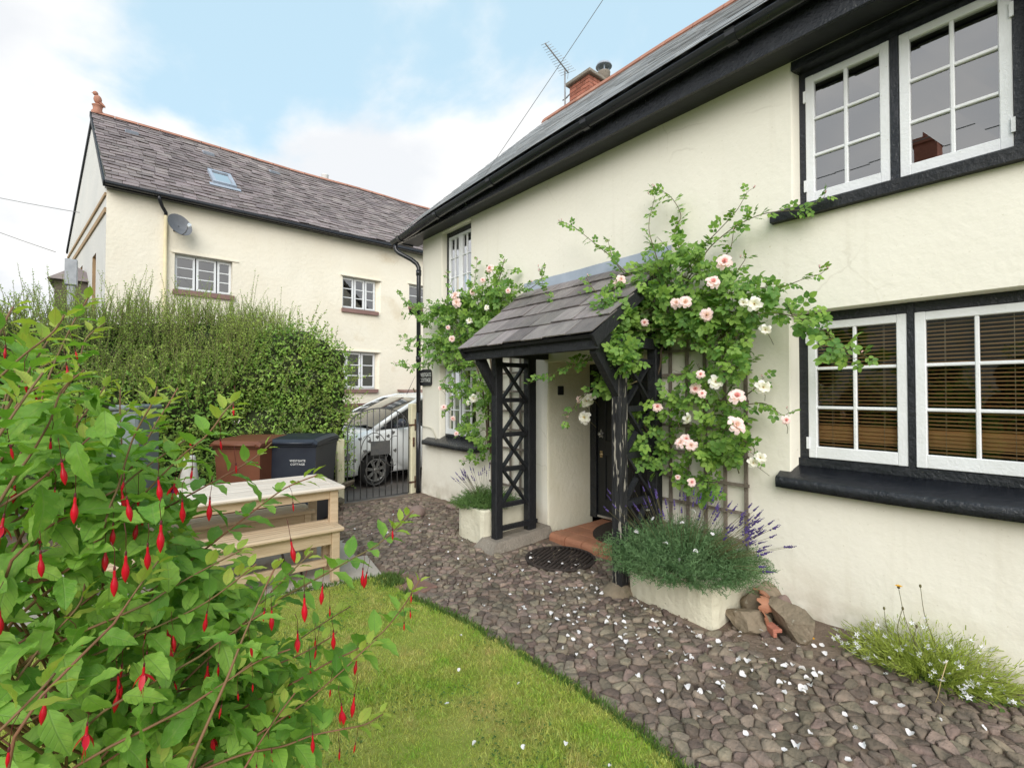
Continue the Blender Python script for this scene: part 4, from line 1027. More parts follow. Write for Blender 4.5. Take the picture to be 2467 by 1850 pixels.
for k in range(4):
    a = PI / 4 + k * PI / 2
    b.box(7.08 + .09 * math.cos(a) - .008, 7.08 + .09 * math.cos(a) + .008, 5.80 + .09 * math.sin(a) - .008, 5.80 + .09 * math.sin(a) + .008, 7.62, 7.73)
b.lathe([(.001, 7.83), (.07, 7.82), (.13, 7.785), (.155, 7.735), (.15, 7.73), (.07, 7.75), (.001, 7.755)], 20, (7.08, 5.80, 0))
b.build('cowl', 'lead', chim)

# --- windows
def casement(parent, X, y0, y1, z0, z1, cols=2, rows=3, stile=.052, bottom=.075, bar=.02, paint='white_paint', glass='window_glass', th=.045, ang=0.0):
    b = MB()
    yl, yr, zb, zt = y0 + stile, y1 - stile, z0 + bottom, z1 - stile
    b.cbox(X, X + th, y0, y0 + stile, z0, z1, .004); b.cbox(X, X + th, y1 - stile, y1, z0, z1, .004)
    b.cbox(X + .001, X + th - .001, yl - .002, yr + .002, z0 + .001, zb, .004); b.cbox(X + .001, X + th - .001, yl - .002, yr + .002, zt, z1 - .001, .004)
    for i in range(1, cols):
        yc = yl + (yr - yl) * i / cols
        b.cbox(X + .006, X + th - .004, yc - bar / 2, yc + bar / 2, zb - .003, zt + .003, .004)
    for j in range(1, rows):
        zc_ = zb + (zt - zb) * j / rows
        b.cbox(X + .008, X + th - .006, yl - .003, yr + .003, zc_ - bar / 2, zc_ + bar / 2, .004)
    o = b.build('casement', paint, parent)
    for i in range(cols):
        for j in range(rows):
            p = MB()
            a0 = yl + (yr - yl) * i / cols; a1 = yl + (yr - yl) * (i + 1) / cols
            c0 = zb + (zt - zb) * j / rows; c1 = zb + (zt - zb) * (j + 1) / rows
            tl = random.uniform(-.0025, .0025); tw = random.uniform(-.002, .002)
            p.add([(X + th * .55 + tl, a0 - .004, c0 - .004), (X + th * .55 - tl + tw, a1 + .004, c0 - .004), (X + th * .55 - tl, a1 + .004, c1 + .004), (X + th * .55 + tl + tw, a0 - .004, c1 + .004)], [(0, 3, 2, 1)])
            p.build('pane', glass, parent, fix=False)
    return o
PX = W + .10
# upstairs window
b = MB()
b.box(PX - .005, PX + .09, 1.245, 1.31, 2.80, 3.90); b.box(PX - .005, PX + .09, .15, .235, 2.80, 3.90)
b.box(PX - .012, PX + .09, .724, .766, 2.80, 3.90); b.box(PX - .003, PX + .09, .235, 1.245, 3.765, 3.90)
b.box(PX - .02, PX + .09, .16, 1.30, 2.80, 2.862)
b.box(W + .0, PX + .09, .12, 1.30, 3.80, 3.862)
win = b.build('window', 'black_gloss', cottage)
casement(win, PX - .008, .768, 1.243, 2.866, 3.762); casement(win, PX - .008, .237, .722, 2.866, 3.762)
b = MB()
vs = []
ysill = [1.43, 1.2, .9, .6, .3, .02]
for i, y in enumerate(ysill):
    j = random.uniform(-.006, .006)
    vs += [(W - .055 + j, y, 2.75 + j * .6), (W + .10, y, 2.748), (W + .10, y, 2.856), (W - .02 + j, y, 2.838), (W - .055 + j, y, 2.815 + j)]
for i in range(len(ysill) - 1):
    for k in range(5):
        b.add([vs[i * 5 + k], vs[i * 5 + (k + 1) % 5], vs[(i + 1) * 5 + (k + 1) % 5], vs[(i + 1) * 5 + k]], [(0, 1, 2, 3)])
b.add(vs[:5], [(0, 1, 2, 3, 4)])
b.build('sill', 'black_timber', win)
for z in (3.62, 2.99):
    b = MB(); b.box(PX - .022, PX - .008, 1.236, 1.252, z - .04, z + .04); b.build('hinge', 'white_paint', win)
    b = MB(); b.box(PX - .022, PX - .008, .228, .245, z - .04, z + .04); b.build('hinge', 'white_paint', win)
# ground-floor window
b = MB()
b.box(PX - .005, PX + .09, 1.246, 1.34, .98, 2.10); b.box(PX - .005, PX + .09, -.02, .12, .98, 2.10)
b.box(PX - .012, PX + .09, .667, .699, .98, 2.10); b.box(PX - .003, PX + .09, .12, 1.246, 2.036, 2.10)
b.box(PX - .02, PX + .09, .0, 1.33, .98, 1.094)
win2 = b.build('window', 'black_gloss', cottage)
casement(win2, PX - .008, .701, 1.244, 1.098, 2.032, bottom=.08, glass='blind_glass'); casement(win2, PX - .008, .122, .665, 1.098, 2.032, bottom=.08, glass='blind_glass')
for z in (1.93, 1.2):
    b = MB(); b.box(PX - .022, PX - .008, 1.237, 1.253, z - .04, z + .04); b.build('hinge', 'white_paint', win2)
def rounded_sill(parent, y0, y1, zb, zt, zback, X0, n=14, sag=.012):
    b = MB(); vs = []
    prof = [(0.012, 0.0), (0.0, .012), (-.004, .5), (0.0, .85), (.014, .98), (.035, 1.02)]
    for i in range(n + 1):
        y = y1 + (y0 - y1) * i / n
        s = -sag * math.sin(PI * i / n) + .003 * noise2(y, 0, 3, 2); j = .004 * noise2(y, 3, 4, 8)
        for dx, f in prof: vs.append((X0 + dx + j, y, (zb + s) + (zt - zb) * f))
        vs.append((PX + .0, y, zback)); vs.append((PX + .0, y, zb + .01)); vs.append((X0 + .05, y, zb + s))
    m_ = len(prof) + 3
    fs = [(i * m_ + k, i * m_ + (k + 1) % m_, (i + 1) * m_ + (k + 1) % m_, (i + 1) * m_ + k) for i in range(n) for k in range(m_)]
    b.add(vs, fs, 0, True)
    b.add(vs[:m_], [tuple(range(m_))]); b.add(vs[-m_:], [tuple(reversed(range(m_)))])
    return b.build('sill', 'black_gloss', parent)
rounded_sill(win2, -.06, 1.395, .895, .975, 1.052, W - .085)
# two windows at the far end
PL = W + .085
b = MB()
b.box(PL, PL + .07, 5.90, 5.99, 2.78, 3.90); b.box(PL, PL + .07, 5.20, 5.30, 2.78, 3.90); b.box(PL + .002, PL + .07, 5.3, 5.9, 3.79, 3.9); b.box(PL - .008, PL + .07, 5.3, 5.9, 2.78, 2.84)
b.box(W - .03, PL + .07, 5.16, 6.06, 2.71, 2.785)
win3 = b.build('window', 'black_gloss', cottage)
casement(win3, PL - .006, 5.603, 5.898, 2.842, 3.788, stile=.04, bar=.016, th=.04); casement(win3, PL - .006, 5.302, 5.599, 2.842, 3.788, stile=.04, bar=.016, th=.04)
b = MB()
b.box(PL, PL + .07, 5.985, 6.03, .82, 1.94); b.box(PL, PL + .07, 5.09, 5.14, .82, 1.94); b.box(PL - .004, PL + .07, 5.563, 5.577, .90, 1.92); b.box(PL + .002, PL + .07, 5.14, 5.985, 1.895, 1.94)
b.box(PL - .004, PL + .07, 5.14, 5.985, .82, .945)
win4 = b.build('window', 'black_gloss', cottage)
casement(win4, PL - .006, 5.58, 5.982, .948, 1.892, stile=.045, bar=.016, th=.04); casement(win4, PL - .006, 5.143, 5.56, .948, 1.892, stile=.045, bar=.016, th=.04)
rounded_sill(win4, 4.98, 6.36, .775, .84, .93, W - .10, sag=.004)

# --- front door at the back of its deep reveal
DX = W + DEPTH
b = MB()
b.box(DX - .02, DX + .06, 3.655, 3.765, .10, 1.90); b.box(DX - .02, DX + .06, 2.47, 2.58, .10, 1.90); b.box(DX - .018, DX + .06, 2.58, 3.655, 1.80, 1.90)
b.build('door_frame', 'black_gloss', cottage)
b = MB()
b.box(DX + .012, DX + .05, 2.582, 3.653, .115, 1.798)
for y0, y1 in ((2.582, 2.70), (3.06, 3.17), (3.53, 3.653)):
    b.cbox(DX, DX + .02, y0, y1, .115, 1.798, .005)
for z0, z1 in ((.115, .33), (.82, 1.0), (1.66, 1.797)):
    b.cbox(DX + .001, DX + .021, 2.69, 3.54, z0, z1, .005)
door = b.build('door', 'door_black', cottage)
b = MB()
star = []
for k in range(10):
    a = PI / 2 + k * PI / 5; r = .042 if k % 2 == 0 else .02
    star.append((3.592 + r * math.cos(a), 1.07 + r * 1.3 * math.sin(a)))
b.prism(star, 'x', DX - .012, DX - .001); b.ball((DX - .03, 3.592, 1.07), .022, 12, 8)
b.build('door_knob', 'steel', door)
b = MB(); b.lathe([(.001, -.018), (.018, -.014), (.024, 0)], 12, (DX - .001, 3.592, .835), axis='x'); b.box(DX - .006, DX - .0005, 3.575, 3.61, .80, .875); b.build('keyhole_plate', 'brass', door)
b = MB(); b.box(DX - .03, DX + .005, 2.6, 3.63, .118, .142); b.build('weather_strip', 'steel', door)
b = MB(); b.cbox(3.765, 3.855, 3.735, 3.758, 1.52, 1.62, .006); b.build('doorbell', 'sign_slate', cottage)
# step of quarry tiles
b = MB(); b.box(3.50, DX + .06, 2.3, 3.60, -.05, .072)
step = b.build('doorstep', 'mortar', cottage)
for r in range(4):
    for k in range(6):
        y1 = 3.575 - k * .215; y0 = y1 - .209
        if y0 < 2.3: continue
        if r == 0:
            b = MB()
            prof = [(3.485, -.03), (3.48, .06), (3.487, .08), (3.505, .095), (3.53, .10), (3.665, .10), (3.665, .07), (3.52, .06), (3.52, -.03)]
            b.prism([(x - .045 * max(0, (y1 - 3.2)) , z) for x, z in prof], 'y', y0, y1)
        else:
            b = MB(); x0 = 3.67 + (r - 1) * .215; b.cbox(x0, x0 + .21, y0, y1, .06, .10 + random.uniform(-.001, .001), .003)
        b.build('tile', 'quarry_tile', step)

# ------------------------------------------------------------------ things fixed to the cottage
# slatted blinds inside the ground-floor window
def blind(y0, y1, label):
    t = thing('venetian_blind', label, 'blind', (PX + .07, (y0 + y1) / 2, 1.1), group='slatted blinds in the ground-floor window')
    X = PX + .075
    z = 2.06; k = 0
    slat = None
    while z > 1.15:
        low = 1.215 < z < 1.33
        b = MB()
        dz = .0115 if low else -.0022
        b.hexa([(X - .0125, y0, z + dz - .0022), (X + .0125, y0, z - dz - .0022), (X + .0125, y1, z - dz - .0022), (X - .0125, y1, z + dz - .0022),
                (X - .0125, y0, z + dz + .0022), (X + .0125, y0, z - dz + .0022), (X + .0125, y1, z - dz + .0022), (X - .0125, y1, z + dz + .0022)] if not low else
               [(X - .0125, y0, z - dz - .0022), (X + .0125, y0, z + dz - .0022), (X + .0125, y1, z + dz - .0022), (X - .0125, y1, z - dz - .0022),
                (X - .0125, y0, z - dz + .0022), (X + .0125, y0, z + dz + .0022), (X + .0125, y1, z + dz + .0022), (X - .0125, y1, z - dz + .0022)])
        b.build('slat', 'blind_wood', t, fix=False)
        z -= .0235
    b = MB()
    for f in (.22, .78):
        yc = y0 + (y1 - y0) * f
        b.box(X - .0145, X - .0132, yc - .001, yc + .001, 1.15, 2.07); b.box(X + .013, X + .0145, yc - .001, yc + .001, 1.15, 2.07)
    b.build('cord', 'blind_cord', t)
    b = MB(); b.box(X - .014, X + .014, y0, y1, 1.128, 1.142); b.build('bottom_rail', 'blind_wood', t)
    b = MB(); b.box(X - .02, X + .02, y0, y1, 2.065, 2.10); b.build('head_rail', 'blind_wood', t)
blind(.72, 1.23, 'brown slatted blind behind the ground-floor casement next to the rose')
blind(.14, .65, 'brown slatted blind behind the ground-floor casement away from the rose')
def curtain(y0, y1, z0, z1, label):
    b = MB(); n = 24; vs = []
    for i in range(n + 1):
        y = y0 + (y1 - y0) * i / n
        x = PL + .13 + .022 * math.sin(i * 1.55) + .008 * math.sin(i * .6)
        vs += [(x, y, z0), (x + .01 * math.sin(i), y, (z0 + z1) / 2), (x, y, z1)]
    b.add(vs, [(i * 3 + k, i * 3 + k + 1, (i + 1) * 3 + k + 1, (i + 1) * 3 + k) for i in range(n) for k in range(2)], 0, True)
    t = b.build('curtain', 'curtain', None); tag(t, label, 'curtain', 'pale curtains in the far cottage windows')
curtain(5.70, 6.0, .90, 1.93, 'pale curtain in the lower far window, on the side towards the house sign')
curtain(5.14, 5.36, .90, 1.93, 'pale curtain in the lower far window, on the side towards the porch')
curtain(5.66, 5.96, 2.80, 3.75, 'pale curtain in the upper far window, on the side towards the gutter end')
curtain(5.24, 5.5, 2.80, 3.75, 'pale curtain in the upper far window, on the side towards the porch')
# house sign
sg = thing('house_sign', 'black slate house sign lettered WESTGATE COTTAGE beside the downpipe', 'sign', (W - .01, 6.375, 1.775))
b = MB()
hw, hh = .165, .125
pl = []
for cx0, cz0, a0 in ((hw - .03, -hh + .03, -90), (hw - .06, hh - .06, 0), (-hw + .06, hh - .06, 90), (-hw + .03, -hh + .03, 180)):
    r = .03 if cz0 < 0 else .055
    for k in range(4):
        a = math.radians(a0 + 30 * k); pl.append((cx0 + r * math.cos(a) , cz0 + r * math.sin(a)))
b.prism(pl, 'x', -.022, -.002)
b.build('plaque', 'sign_slate', sg, local=True)
for body, z in (('WESTGATE', .035), ('COTTAGE', -.045)):
    text_obj('lettering', body, .082, sg, (-.0225, 0, z), (PI / 2, 0, -PI / 2), 'lettering_white', .0012, sx=.83)
# TV aerial
ae = thing('tv_aerial', 'pale television aerial on a short mast beside the brick chimney', 'aerial', (6.60, 6.36, 6.95))
b = MB(); b.tube([(6.6, 6.36, 6.6), (6.6, 6.36, 7.80)], .016, 8); b.build('mast', 'aerial_metal', ae)
for z in (7.05, 7.2):
    b = MB(); b.beam((6.6, 6.36, z), (6.56, 6.18, z), .02, .02); b.tube([(6.6, 6.42, z), (6.6, 6.3, z)], .012, 6); b.build('bracket', 'aerial_metal', ae)
A0, A1 = Vector((6.66, 6.33, 7.72)), Vector((5.78, 6.05, 7.72))
b = MB(); b.tube([A0, A1], .013, 8); b.build('boom', 'aerial_metal', ae)
dv = (A1 - A0).normalized(); pv = dv.cross(Vector((0, 0, 1)))
for k in range(14):
    c = A0 + (A1 - A0) * (k / 13); l = .16 - .006 * k
    b = MB(); b.tube([c - pv * l, c + pv * l], .004, 5); b.build('element', 'aerial_metal', ae)
b = MB(); b.tube([A0 + dv * .03 + Vector((0, 0, -.13)), A0 + dv * .0 + Vector((0, 0, .0)), A0 - dv * .02 + Vector((0, 0, .13))], .005, 5)
b.build('reflector', 'aerial_metal', ae)
# overhead line from the eave
def sag(a, b_, s, n=18):
    a, b_ = Vector(a), Vector(b_)
    return [a + (b_ - a) * (i / n) - Vector((0, 0, s * 4 * (i / n) * (1 - i / n))) for i in range(n + 1)]
b = MB(); b.tube(sag((3.36, 4.97, 3.93), (3.24, 1.3, 5.75), .03), .0032, 6); b.tube(sag((3.24, 1.3, 5.75), (2.6, -14, 12.0), .2), .0045, 6)
b.tube([(3.36, 4.97, 3.93), (3.40, 4.99, 3.90), (3.40, 5.0, 3.87)], .006, 6)
tag(b.build('telephone_wire', 'cable_grey'), 'thin grey wire rising from the cottage eave into the sky', 'wire')
b = MB(); b.tube([(3.60, 6.50, 1.03), (3.60, 6.40, 1.035), (3.60, 6.2, 1.02), (3.60, 6.12, .93), (3.60, 6.07, .86)], .006, 6)
tag(b.build('cable', 'wire_cream'), 'thin cream cable looping over the wall from the gatepost to the far sill', 'cable')

# ------------------------------------------------------------------ the porch
porch = thing('porch', 'black timber lattice porch with a small slate roof over the front door', 'porch', (3.0, 3.07, 0))
YL, YR = 3.79, 2.325
b = MB(); b.cbox(2.905, 2.995, YL - .04, YL + .045, .085, 1.92, .008); b.build('post', 'black_timber', porch)
b = MB(); b.cbox(3.335, 3.445, YL - .045, YL + .045, .10, 2.3, .008); b.build('post', 'black_timber', porch)
b = MB(); b.cbox(2.965, 3.06, YR - .045, YR + .045, .02, 1.92, .008)
tag(b.build('post', 'peeling_black', porch), 'porch post with flaking black paint')
b = MB(); b.cbox(3.44, 3.53, YR - .045, YR + .045, .02, 2.3, .008); b.build('post', 'black_timber', porch)
def lattice(y, x0, x1, rungs):
    for z in rungs:
        b = MB(); b.box(x0 + .001, x1 - .001, y - .02, y + .02, z - .022, z + .022); b.build('rung', 'black_timber', porch)
    for za, zb in zip(rungs, rungs[1:]):
        for s in (0, 1):
            b = MB(); d = .012 if s else -.012
            p, q = ((x0 - .003, y + d, za - .02), (x1 + .003, y + d, zb + .02)) if s else ((x0 - .003, y + d, zb + .02), (x1 + .003, y + d, za - .02))
            b.beam(p, q, .022, .042, up=(0, 1, 0)); 
            b.build('cross_strip', 'black_timber', porch)
lattice(YL, 2.995, 3.335, [.41, .77, 1.12, 1.47, 1.83])
b = MB(); b.box(2.98, 3.45, YL - .055, YL - .015, .17, .215); b.build('rung', 'black_timber', porch)
lattice(YR, 3.06, 3.44, [.30, .68, 1.05, 1.42, 1.80])
# braces, plates, fascia
for yc, xp in ((YL, 2.95), (YR, 3.01)):
    b = MB()
    P = [(xp - .03, 1.50), (xp - .03, 1.63), (2.78, 1.90), (2.70, 1.90), (2.70, 1.84)]
    b.prism(P, 'y', yc - .03, yc + .03); b.build('brace', 'black_timber', porch)
    b = MB(); b.box(2.69, W + .02, yc - .042, yc + .042, 1.905, 1.99); b.build('plate', 'black_timber', porch)
b = MB(); b.cbox(2.665, 2.70, 2.255, 3.955, 1.862, 1.975, .006); b.build('fascia', 'black_timber', porch)
b = MB(); b.box(2.71, 2.80, 2.31, 3.90, 1.90, 1.985); b.build('beam', 'black_timber', porch)
E0 = Vector((2.60, 0, 1.965)); E1 = Vector((W - .01, 0, 2.70))
def porch_pt(t, y): p = E0 + (E1 - E0) * t; return Vector((p.x, y, p.z))
pn = Vector((-(E1 - E0).z, 0, (E1 - E0).x)).normalized()
def yl_at(t): return 3.965 + .16 * t
YRE = 2.235
b = MB()
q = [porch_pt(0.01, YRE + .02), porch_pt(0.01, yl_at(0) - .02), porch_pt(1, yl_at(1) - .02), porch_pt(1, YRE + .02)]
b.hexa([p - pn * .035 for p in q] + [p - pn * .006 for p in q])
proof = b.build('porch_roof', 'black_timber', porch)
for side in (0, 1):
    b = MB(); ya = (YRE + .012) if side == 0 else None
    p0 = porch_pt(0.0, YRE + .02 if side == 0 else yl_at(0) - .02); p1 = porch_pt(1.0, YRE + .02 if side == 0 else yl_at(1) - .02)
    b.beam(p0 - pn * .05, p1 - pn * .05, .025, .10, up=pn); b.build('bargeboard', 'black_timber', proof)
NCP = 5
for c in range(NCP):
    t0 = c * .205; t1 = min(1.0, t0 + .205 * 1.35)
    y = YRE + (random.uniform(.05, .12) if c % 2 else 0) - (0.0)
    first = True
    yb = YRE
    while yb < yl_at(t0) - .02:
        wd = random.uniform(.20, .31) if not (first and c % 2) else random.uniform(.10, .15)
        ye = yb + wd
        if yl_at(t0) - ye < .09: ye = yl_at(t0)
        ye = min(ye, yl_at(t0))
        ye1 = ye + (.16 * (t1 - t0) if abs(ye - yl_at(t0)) < 1e-6 else 0)
        lift = random.uniform(.020, .028); th = random.uniform(.007, .011); dj = random.uniform(-.008, .008)
        b = MB()
        dd = (E1 - E0).normalized() * dj
        a0, a1, c1, c0 = porch_pt(t0, yb + .005) + pn * lift + dd, porch_pt(t0, ye - .005) + pn * (lift + random.uniform(-.003, .003)) + dd, porch_pt(t1, ye1 - .003) + pn * .004, porch_pt(t1, yb + .003) + pn * .004
        b.hexa([a0 - pn * th, a1 - pn * th, c1 - pn * th, c0 - pn * th, a0, a1, c1, c0])
        b.build('slate', 'slate', proof)
        yb = ye; first = False
b = MB()
n = 16; vs = []
for i in range(n + 1):
    y = YRE + (4.135 - YRE) * i / n
    r = .006 * noise2(y, 1, 5, 3)
    vs += [(W - .004, y, 2.80 + r), (W - .012, y, 2.80 + r), (W - .016, y, 2.70), (W - .085, y, 2.648 + .004 * noise2(y, 2, 8, 4)), (W - .125, y, 2.615 + r * .5)]
b.add(vs, [(i * 5 + k, i * 5 + k + 1, (i + 1) * 5 + k + 1, (i + 1) * 5 + k) for i in range(n) for k in range(4)], 0, True)
b.build('flashing', 'lead', porch, fix=False)
# concrete pads the front posts stand on
b = MB()
b.hexa([(2.70, 3.60, -.05), (3.62, 3.62, -.05), (3.62, 3.99, -.05), (2.72, 3.97, -.05), (2.86, 3.68, .088), (3.60, 3.70, .12), (3.60, 3.96, .12), (2.87, 3.93, .088)])
b.build('post_footing', 'concrete', porch)
b = MB(); b.ball((3.0, 2.34, -.02), .13, 12, 7, sq=(1.15, .95, .85)); b.build('post_footing', 'boulder', porch)
# ------------------------------------------------------------------ the neighbour's house
NU = Vector((0.99975645, 0.02206883, 0)); NN = Vector((-0.02206883, 0.99975645, 0)); NC0 = Vector((-.194, 12.6, 0))
EZ = 5.80; RISE = 2.74; HALF = 3.4
def npt(s, t, z): return NC0 + NU * s + NN * t + Vector((0, 0, z))
nh = thing('neighbour_house', 'long cream house with a weathered slate roof standing behind the hedge', 'house', (NC0.x, NC0.y, 0))
WIN_N = [(1.14, 2.24, 3.78, 4.58), (4.83, 5.93, 3.80, 4.68), (6.82, 7.9, 3.85, 4.75), (4.55, 5.90, 1.64, 2.66)]
b = MB()
ss = [0.0]; zs = [-.2]
ss = sorted(set([0, 12.0] + [a for w_ in WIN_N for a in w_[:2]])); zs = sorted(set([-.2, EZ] + [a for w_ in WIN_N for a in w_[2:]]))
def dens(S, st):
    o = []
    for p, q in zip(S, S[1:]):
        n = max(1, int(round((q - p) / st)))
        o += [p + (q - p) * i / n for i in range(n)]
    return o + [S[-1]]
ss = dens(ss, .3); zs = dens(zs, .3)
vs = [npt(s, .02 * noise2(s, z, .8, 6) + .008 * noise2(s, z, 3, 2), z) for s in ss for z in zs]
nz_ = len(zs); fs = []
for i in range(len(ss) - 1):
    for j in range(nz_ - 1):
        if any(a < (ss[i] + ss[i + 1]) / 2 < b_ and c < (zs[j] + zs[j + 1]) / 2 < d for a, b_, c, d in WIN_N): continue
        fs.append((i * nz_ + j, (i + 1) * nz_ + j, (i + 1) * nz_ + j + 1, i * nz_ + j + 1))
b.add(vs, fs, 0, True)
for a, b_, c, d in WIN_N:
    bk = {4.83: .13, 4.55: .10}.get(a, 0.0)
    for p, q in (((a, c), (b_, c)), ((b_, c), (b_, d)), ((b_, d), (a, d)), ((a, d), (a, c))):
        f = lambda v: (b_ - bk) if v == b_ else v
        b.add([npt(p[0], -.003, p[1]), npt(q[0], -.003, q[1]), npt(f(q[0]), .14, q[1]), npt(f(p[0]), .14, p[1])], [(0, 1, 2, 3)])
b.build('wall', 'neighbour_render', nh, fix=False)
# gable end, slightly out of square
GF = npt(-.80, 2 * HALF, 0); GA = npt(-.24, HALF, 0)
def gpt(f, z, out=0.0):
    p = NC0 + (GF - NC0) * f
    d = (GF - NC0).normalized(); o_ = Vector((-d.y, d.x, 0))
    return Vector((p.x, p.y, z)) + o_ * out
b = MB()
gwin = [(.19, .27, 2.0, 4.62), (.52, .58, 2.0, 4.75)]
gf = sorted(set([0, 1] + [a for g in gwin for a in g[:2]])); gz_ = sorted(set([-.2, EZ] + [a for g in gwin for a in g[2:]]))
for p, q in zip(gf, gf[1:]):
    for u, v in zip(gz_, gz_[1:]):
        if any(a < (p + q) / 2 < b_ and c < (u + v) / 2 < d for a, b_, c, d in gwin): continue
        b.add([gpt(p, u), gpt(p, v), gpt(q, v), gpt(q, u)], [(0, 1, 2, 3)])
b.add([gpt(0, EZ), Vector((GA.x, GA.y, EZ + RISE)), gpt(1, EZ)], [(0, 1, 2)])
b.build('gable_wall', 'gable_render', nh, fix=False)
b = MB(); b.beam(gpt(1.03, EZ - .05, .02), Vector((GA.x - .03, GA.y, EZ + RISE + .02)), .04, .10); b.build('bargeboard', 'black_timber', nh)
for a, b_, c, d in gwin:
    m = MB()
    m.add([gpt(a, c), gpt(a, d), gpt(a, d, -.22), gpt(a, c, -.22)], [(0, 1, 2, 3)]); m.add([gpt(b_, c), gpt(b_, d), gpt(b_, d, -.22), gpt(b_, c, -.22)], [(0, 3, 2, 1)])
    m.add([gpt(a, d), gpt(b_, d), gpt(b_, d, -.22), gpt(a, d, -.22)], [(0, 1, 2, 3)]); m.add([gpt(a, c, -.2), gpt(b_, c, -.2), gpt(b_, d, -.2), gpt(a, d, -.2)], [(0, 1, 2, 3)])
    m.build('window_recess', 'tan_moulding', nh, fix=False)
for z0, z1 in ((5.52, 5.585), (5.18, 5.28)):
    m = MB()
    p = [gpt(0, z0, 0), gpt(1, z0, 0), gpt(1, z0, .03), gpt(0, z0, .03), gpt(0, z1, 0), gpt(1, z1, 0), gpt(1, z1, .03), gpt(0, z1, .03)]
    m.hexa(p); m.build('string_course', 'tan_moulding', nh)
b = MB()
b.add([npt(0, 2 * HALF, -.2), npt(0, 2 * HALF, EZ), npt(12, 2 * HALF, EZ), npt(12, 2 * HALF, -.2)], [(0, 1, 2, 3)])
b.add([npt(12, 0, -.2), npt(12, 0, EZ), npt(12, HALF, EZ + RISE), npt(12, 2 * HALF, EZ), npt(12, 2 * HALF, -.2)], [(0, 1, 2, 3, 4)])
b.build('back_wall', 'neighbour_render', nh, fix=False)
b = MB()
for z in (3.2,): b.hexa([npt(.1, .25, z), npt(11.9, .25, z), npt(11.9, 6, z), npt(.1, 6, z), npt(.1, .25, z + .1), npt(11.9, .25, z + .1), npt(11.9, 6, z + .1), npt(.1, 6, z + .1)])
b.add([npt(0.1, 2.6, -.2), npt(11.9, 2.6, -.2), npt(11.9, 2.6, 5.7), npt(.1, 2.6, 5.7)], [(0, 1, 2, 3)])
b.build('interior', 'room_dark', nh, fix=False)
# roof
RA = math.atan2(RISE, HALF); SLEN = math.hypot(RISE, HALF); OV = .20
def nr(s, d, up=0.0):
    """d: distance up the slope from the wall line"""
    s = s - .27 * max(0.0, d) / SLEN * max(0.0, 1 - (s + .03) / 6)
    t = d * math.cos(RA); z = EZ + .09 + d * math.sin(RA) + .035 * noise2(s, d, .55, 12)
    return npt(s, t, z) + (NN * -math.sin(RA) + Vector((0, 0, math.cos(RA)))) * up
S0, S1 = -.03, 11.6
b = MB()
m_ = 20
vs = []
for d in (-OV, SLEN * .33, SLEN * .66, SLEN):
    for i in range(m_ + 1): vs.append(nr(S0 + .03 + (S1 - S0) * i / m_, d, -.02))
for i in range(m_ + 1): vs.append(npt(S0 + .03 - .5 * (1 - i / m_) + (S1 - S0) * i / m_, 2 * HALF + .2, EZ - .05))
fs = [(r * (m_ + 1) + k, r * (m_ + 1) + k + 1, (r + 1) * (m_ + 1) + k + 1, (r + 1) * (m_ + 1) + k) for r in range(4) for k in range(m_)]
b.add(vs, fs)
nroof = b.build('roof', 'old_slate_joined', nh, fix=False)
recs = []
NCS = 24; ex = (SLEN + OV) / NCS
for c in range(NCS):
    d0 = -OV + c * ex; d1 = min(SLEN, d0 + ex * 1.3)
    s = S0 - random.uniform(0, .02) - (.12 if c % 2 else 0)
    while s < S1:
        wd = random.uniform(.20, .31); e = s + wd
        if e > S0 + .03: recs.append((max(s, S0 + random.uniform(-.015, .015)), e, d0 + random.uniform(-.018, .018), d1))
        s = e
def nslate(mb, r, off):
    s0, s1, d0, d1 = r
    l = random.uniform(.018, .038); th = random.uniform(.010, .016); k = random.uniform(-.008, .008)
    u = NN * -math.sin(RA) + Vector((0, 0, math.cos(RA)))
    a0, a1, c1, c0 = nr(s0 + .004, d0, l + k) - off, nr(s1 - .004, d0, l - k) - off, nr(s1 - .004, d1, .003) - off, nr(s0 + .004, d1, .003) - off
    mb.hexa([a0 - u * th, a1 - u * th, c1 - u * th, c0 - u * th, a0, a1, c1, c0])
recs.sort(key=lambda r: (r[0] + 3.5) ** 2 * .5 + (r[2]) ** 2)
jm = MB()
for i, r in enumerate(recs):
    if r[0] > 9.5: continue
    if i < 300:
        c = nr((r[0] + r[1]) / 2, r[2]); m = MB(); nslate(m, r, c)
        link('slate', m.mesh('slate', ['old_slate'], fix=False), nroof, loc=c - nh.location)
    else: nslate(jm, r, Vector((0, 0, 0)))
o = jm.build('slates', 'old_slate_joined', nroof, fix=False); o['kind'] = 'stuff'
s = S0
while s < 9.8:
    m = MB()
    p0, p1 = nr(s, SLEN), nr(s + .44, SLEN)
    pr_ = [(-.13, -.08), (-.06, .0), (0, .03), (.06, .0), (.13, -.08)]
    vs = [p + NN * u + Vector((0, 0, v + .03)) for p in (p0, p1) for u, v in pr_]
    m.add(vs, [(k, k + 1, 6 + k, 5 + k) for k in range(4)]); m.build('ridge_tile', 'terracotta', nroof, fix=False)
    s += .45
for sv, dv_ in ((.67, 3.42), (2.26, 3.46), (3.89, 3.52)):
    m = MB(); m.hexa([nr(sv - .13, dv_ - .1, .02), nr(sv + .13, dv_ - .1, .02), nr(sv + .13, dv_ + .16, .0), nr(sv - .13, dv_ + .16, .0), nr(sv - .12, dv_ - .09, .085), nr(sv + .12, dv_ - .09, .085), nr(sv + .12, dv_ + .16, .02), nr(sv - .12, dv_ + .16, .02)])
    m.build('roof_vent', 'lead', nroof)
m = MB()
a, b_, c, d = 2.02, 2.52, 1.16, 1.98
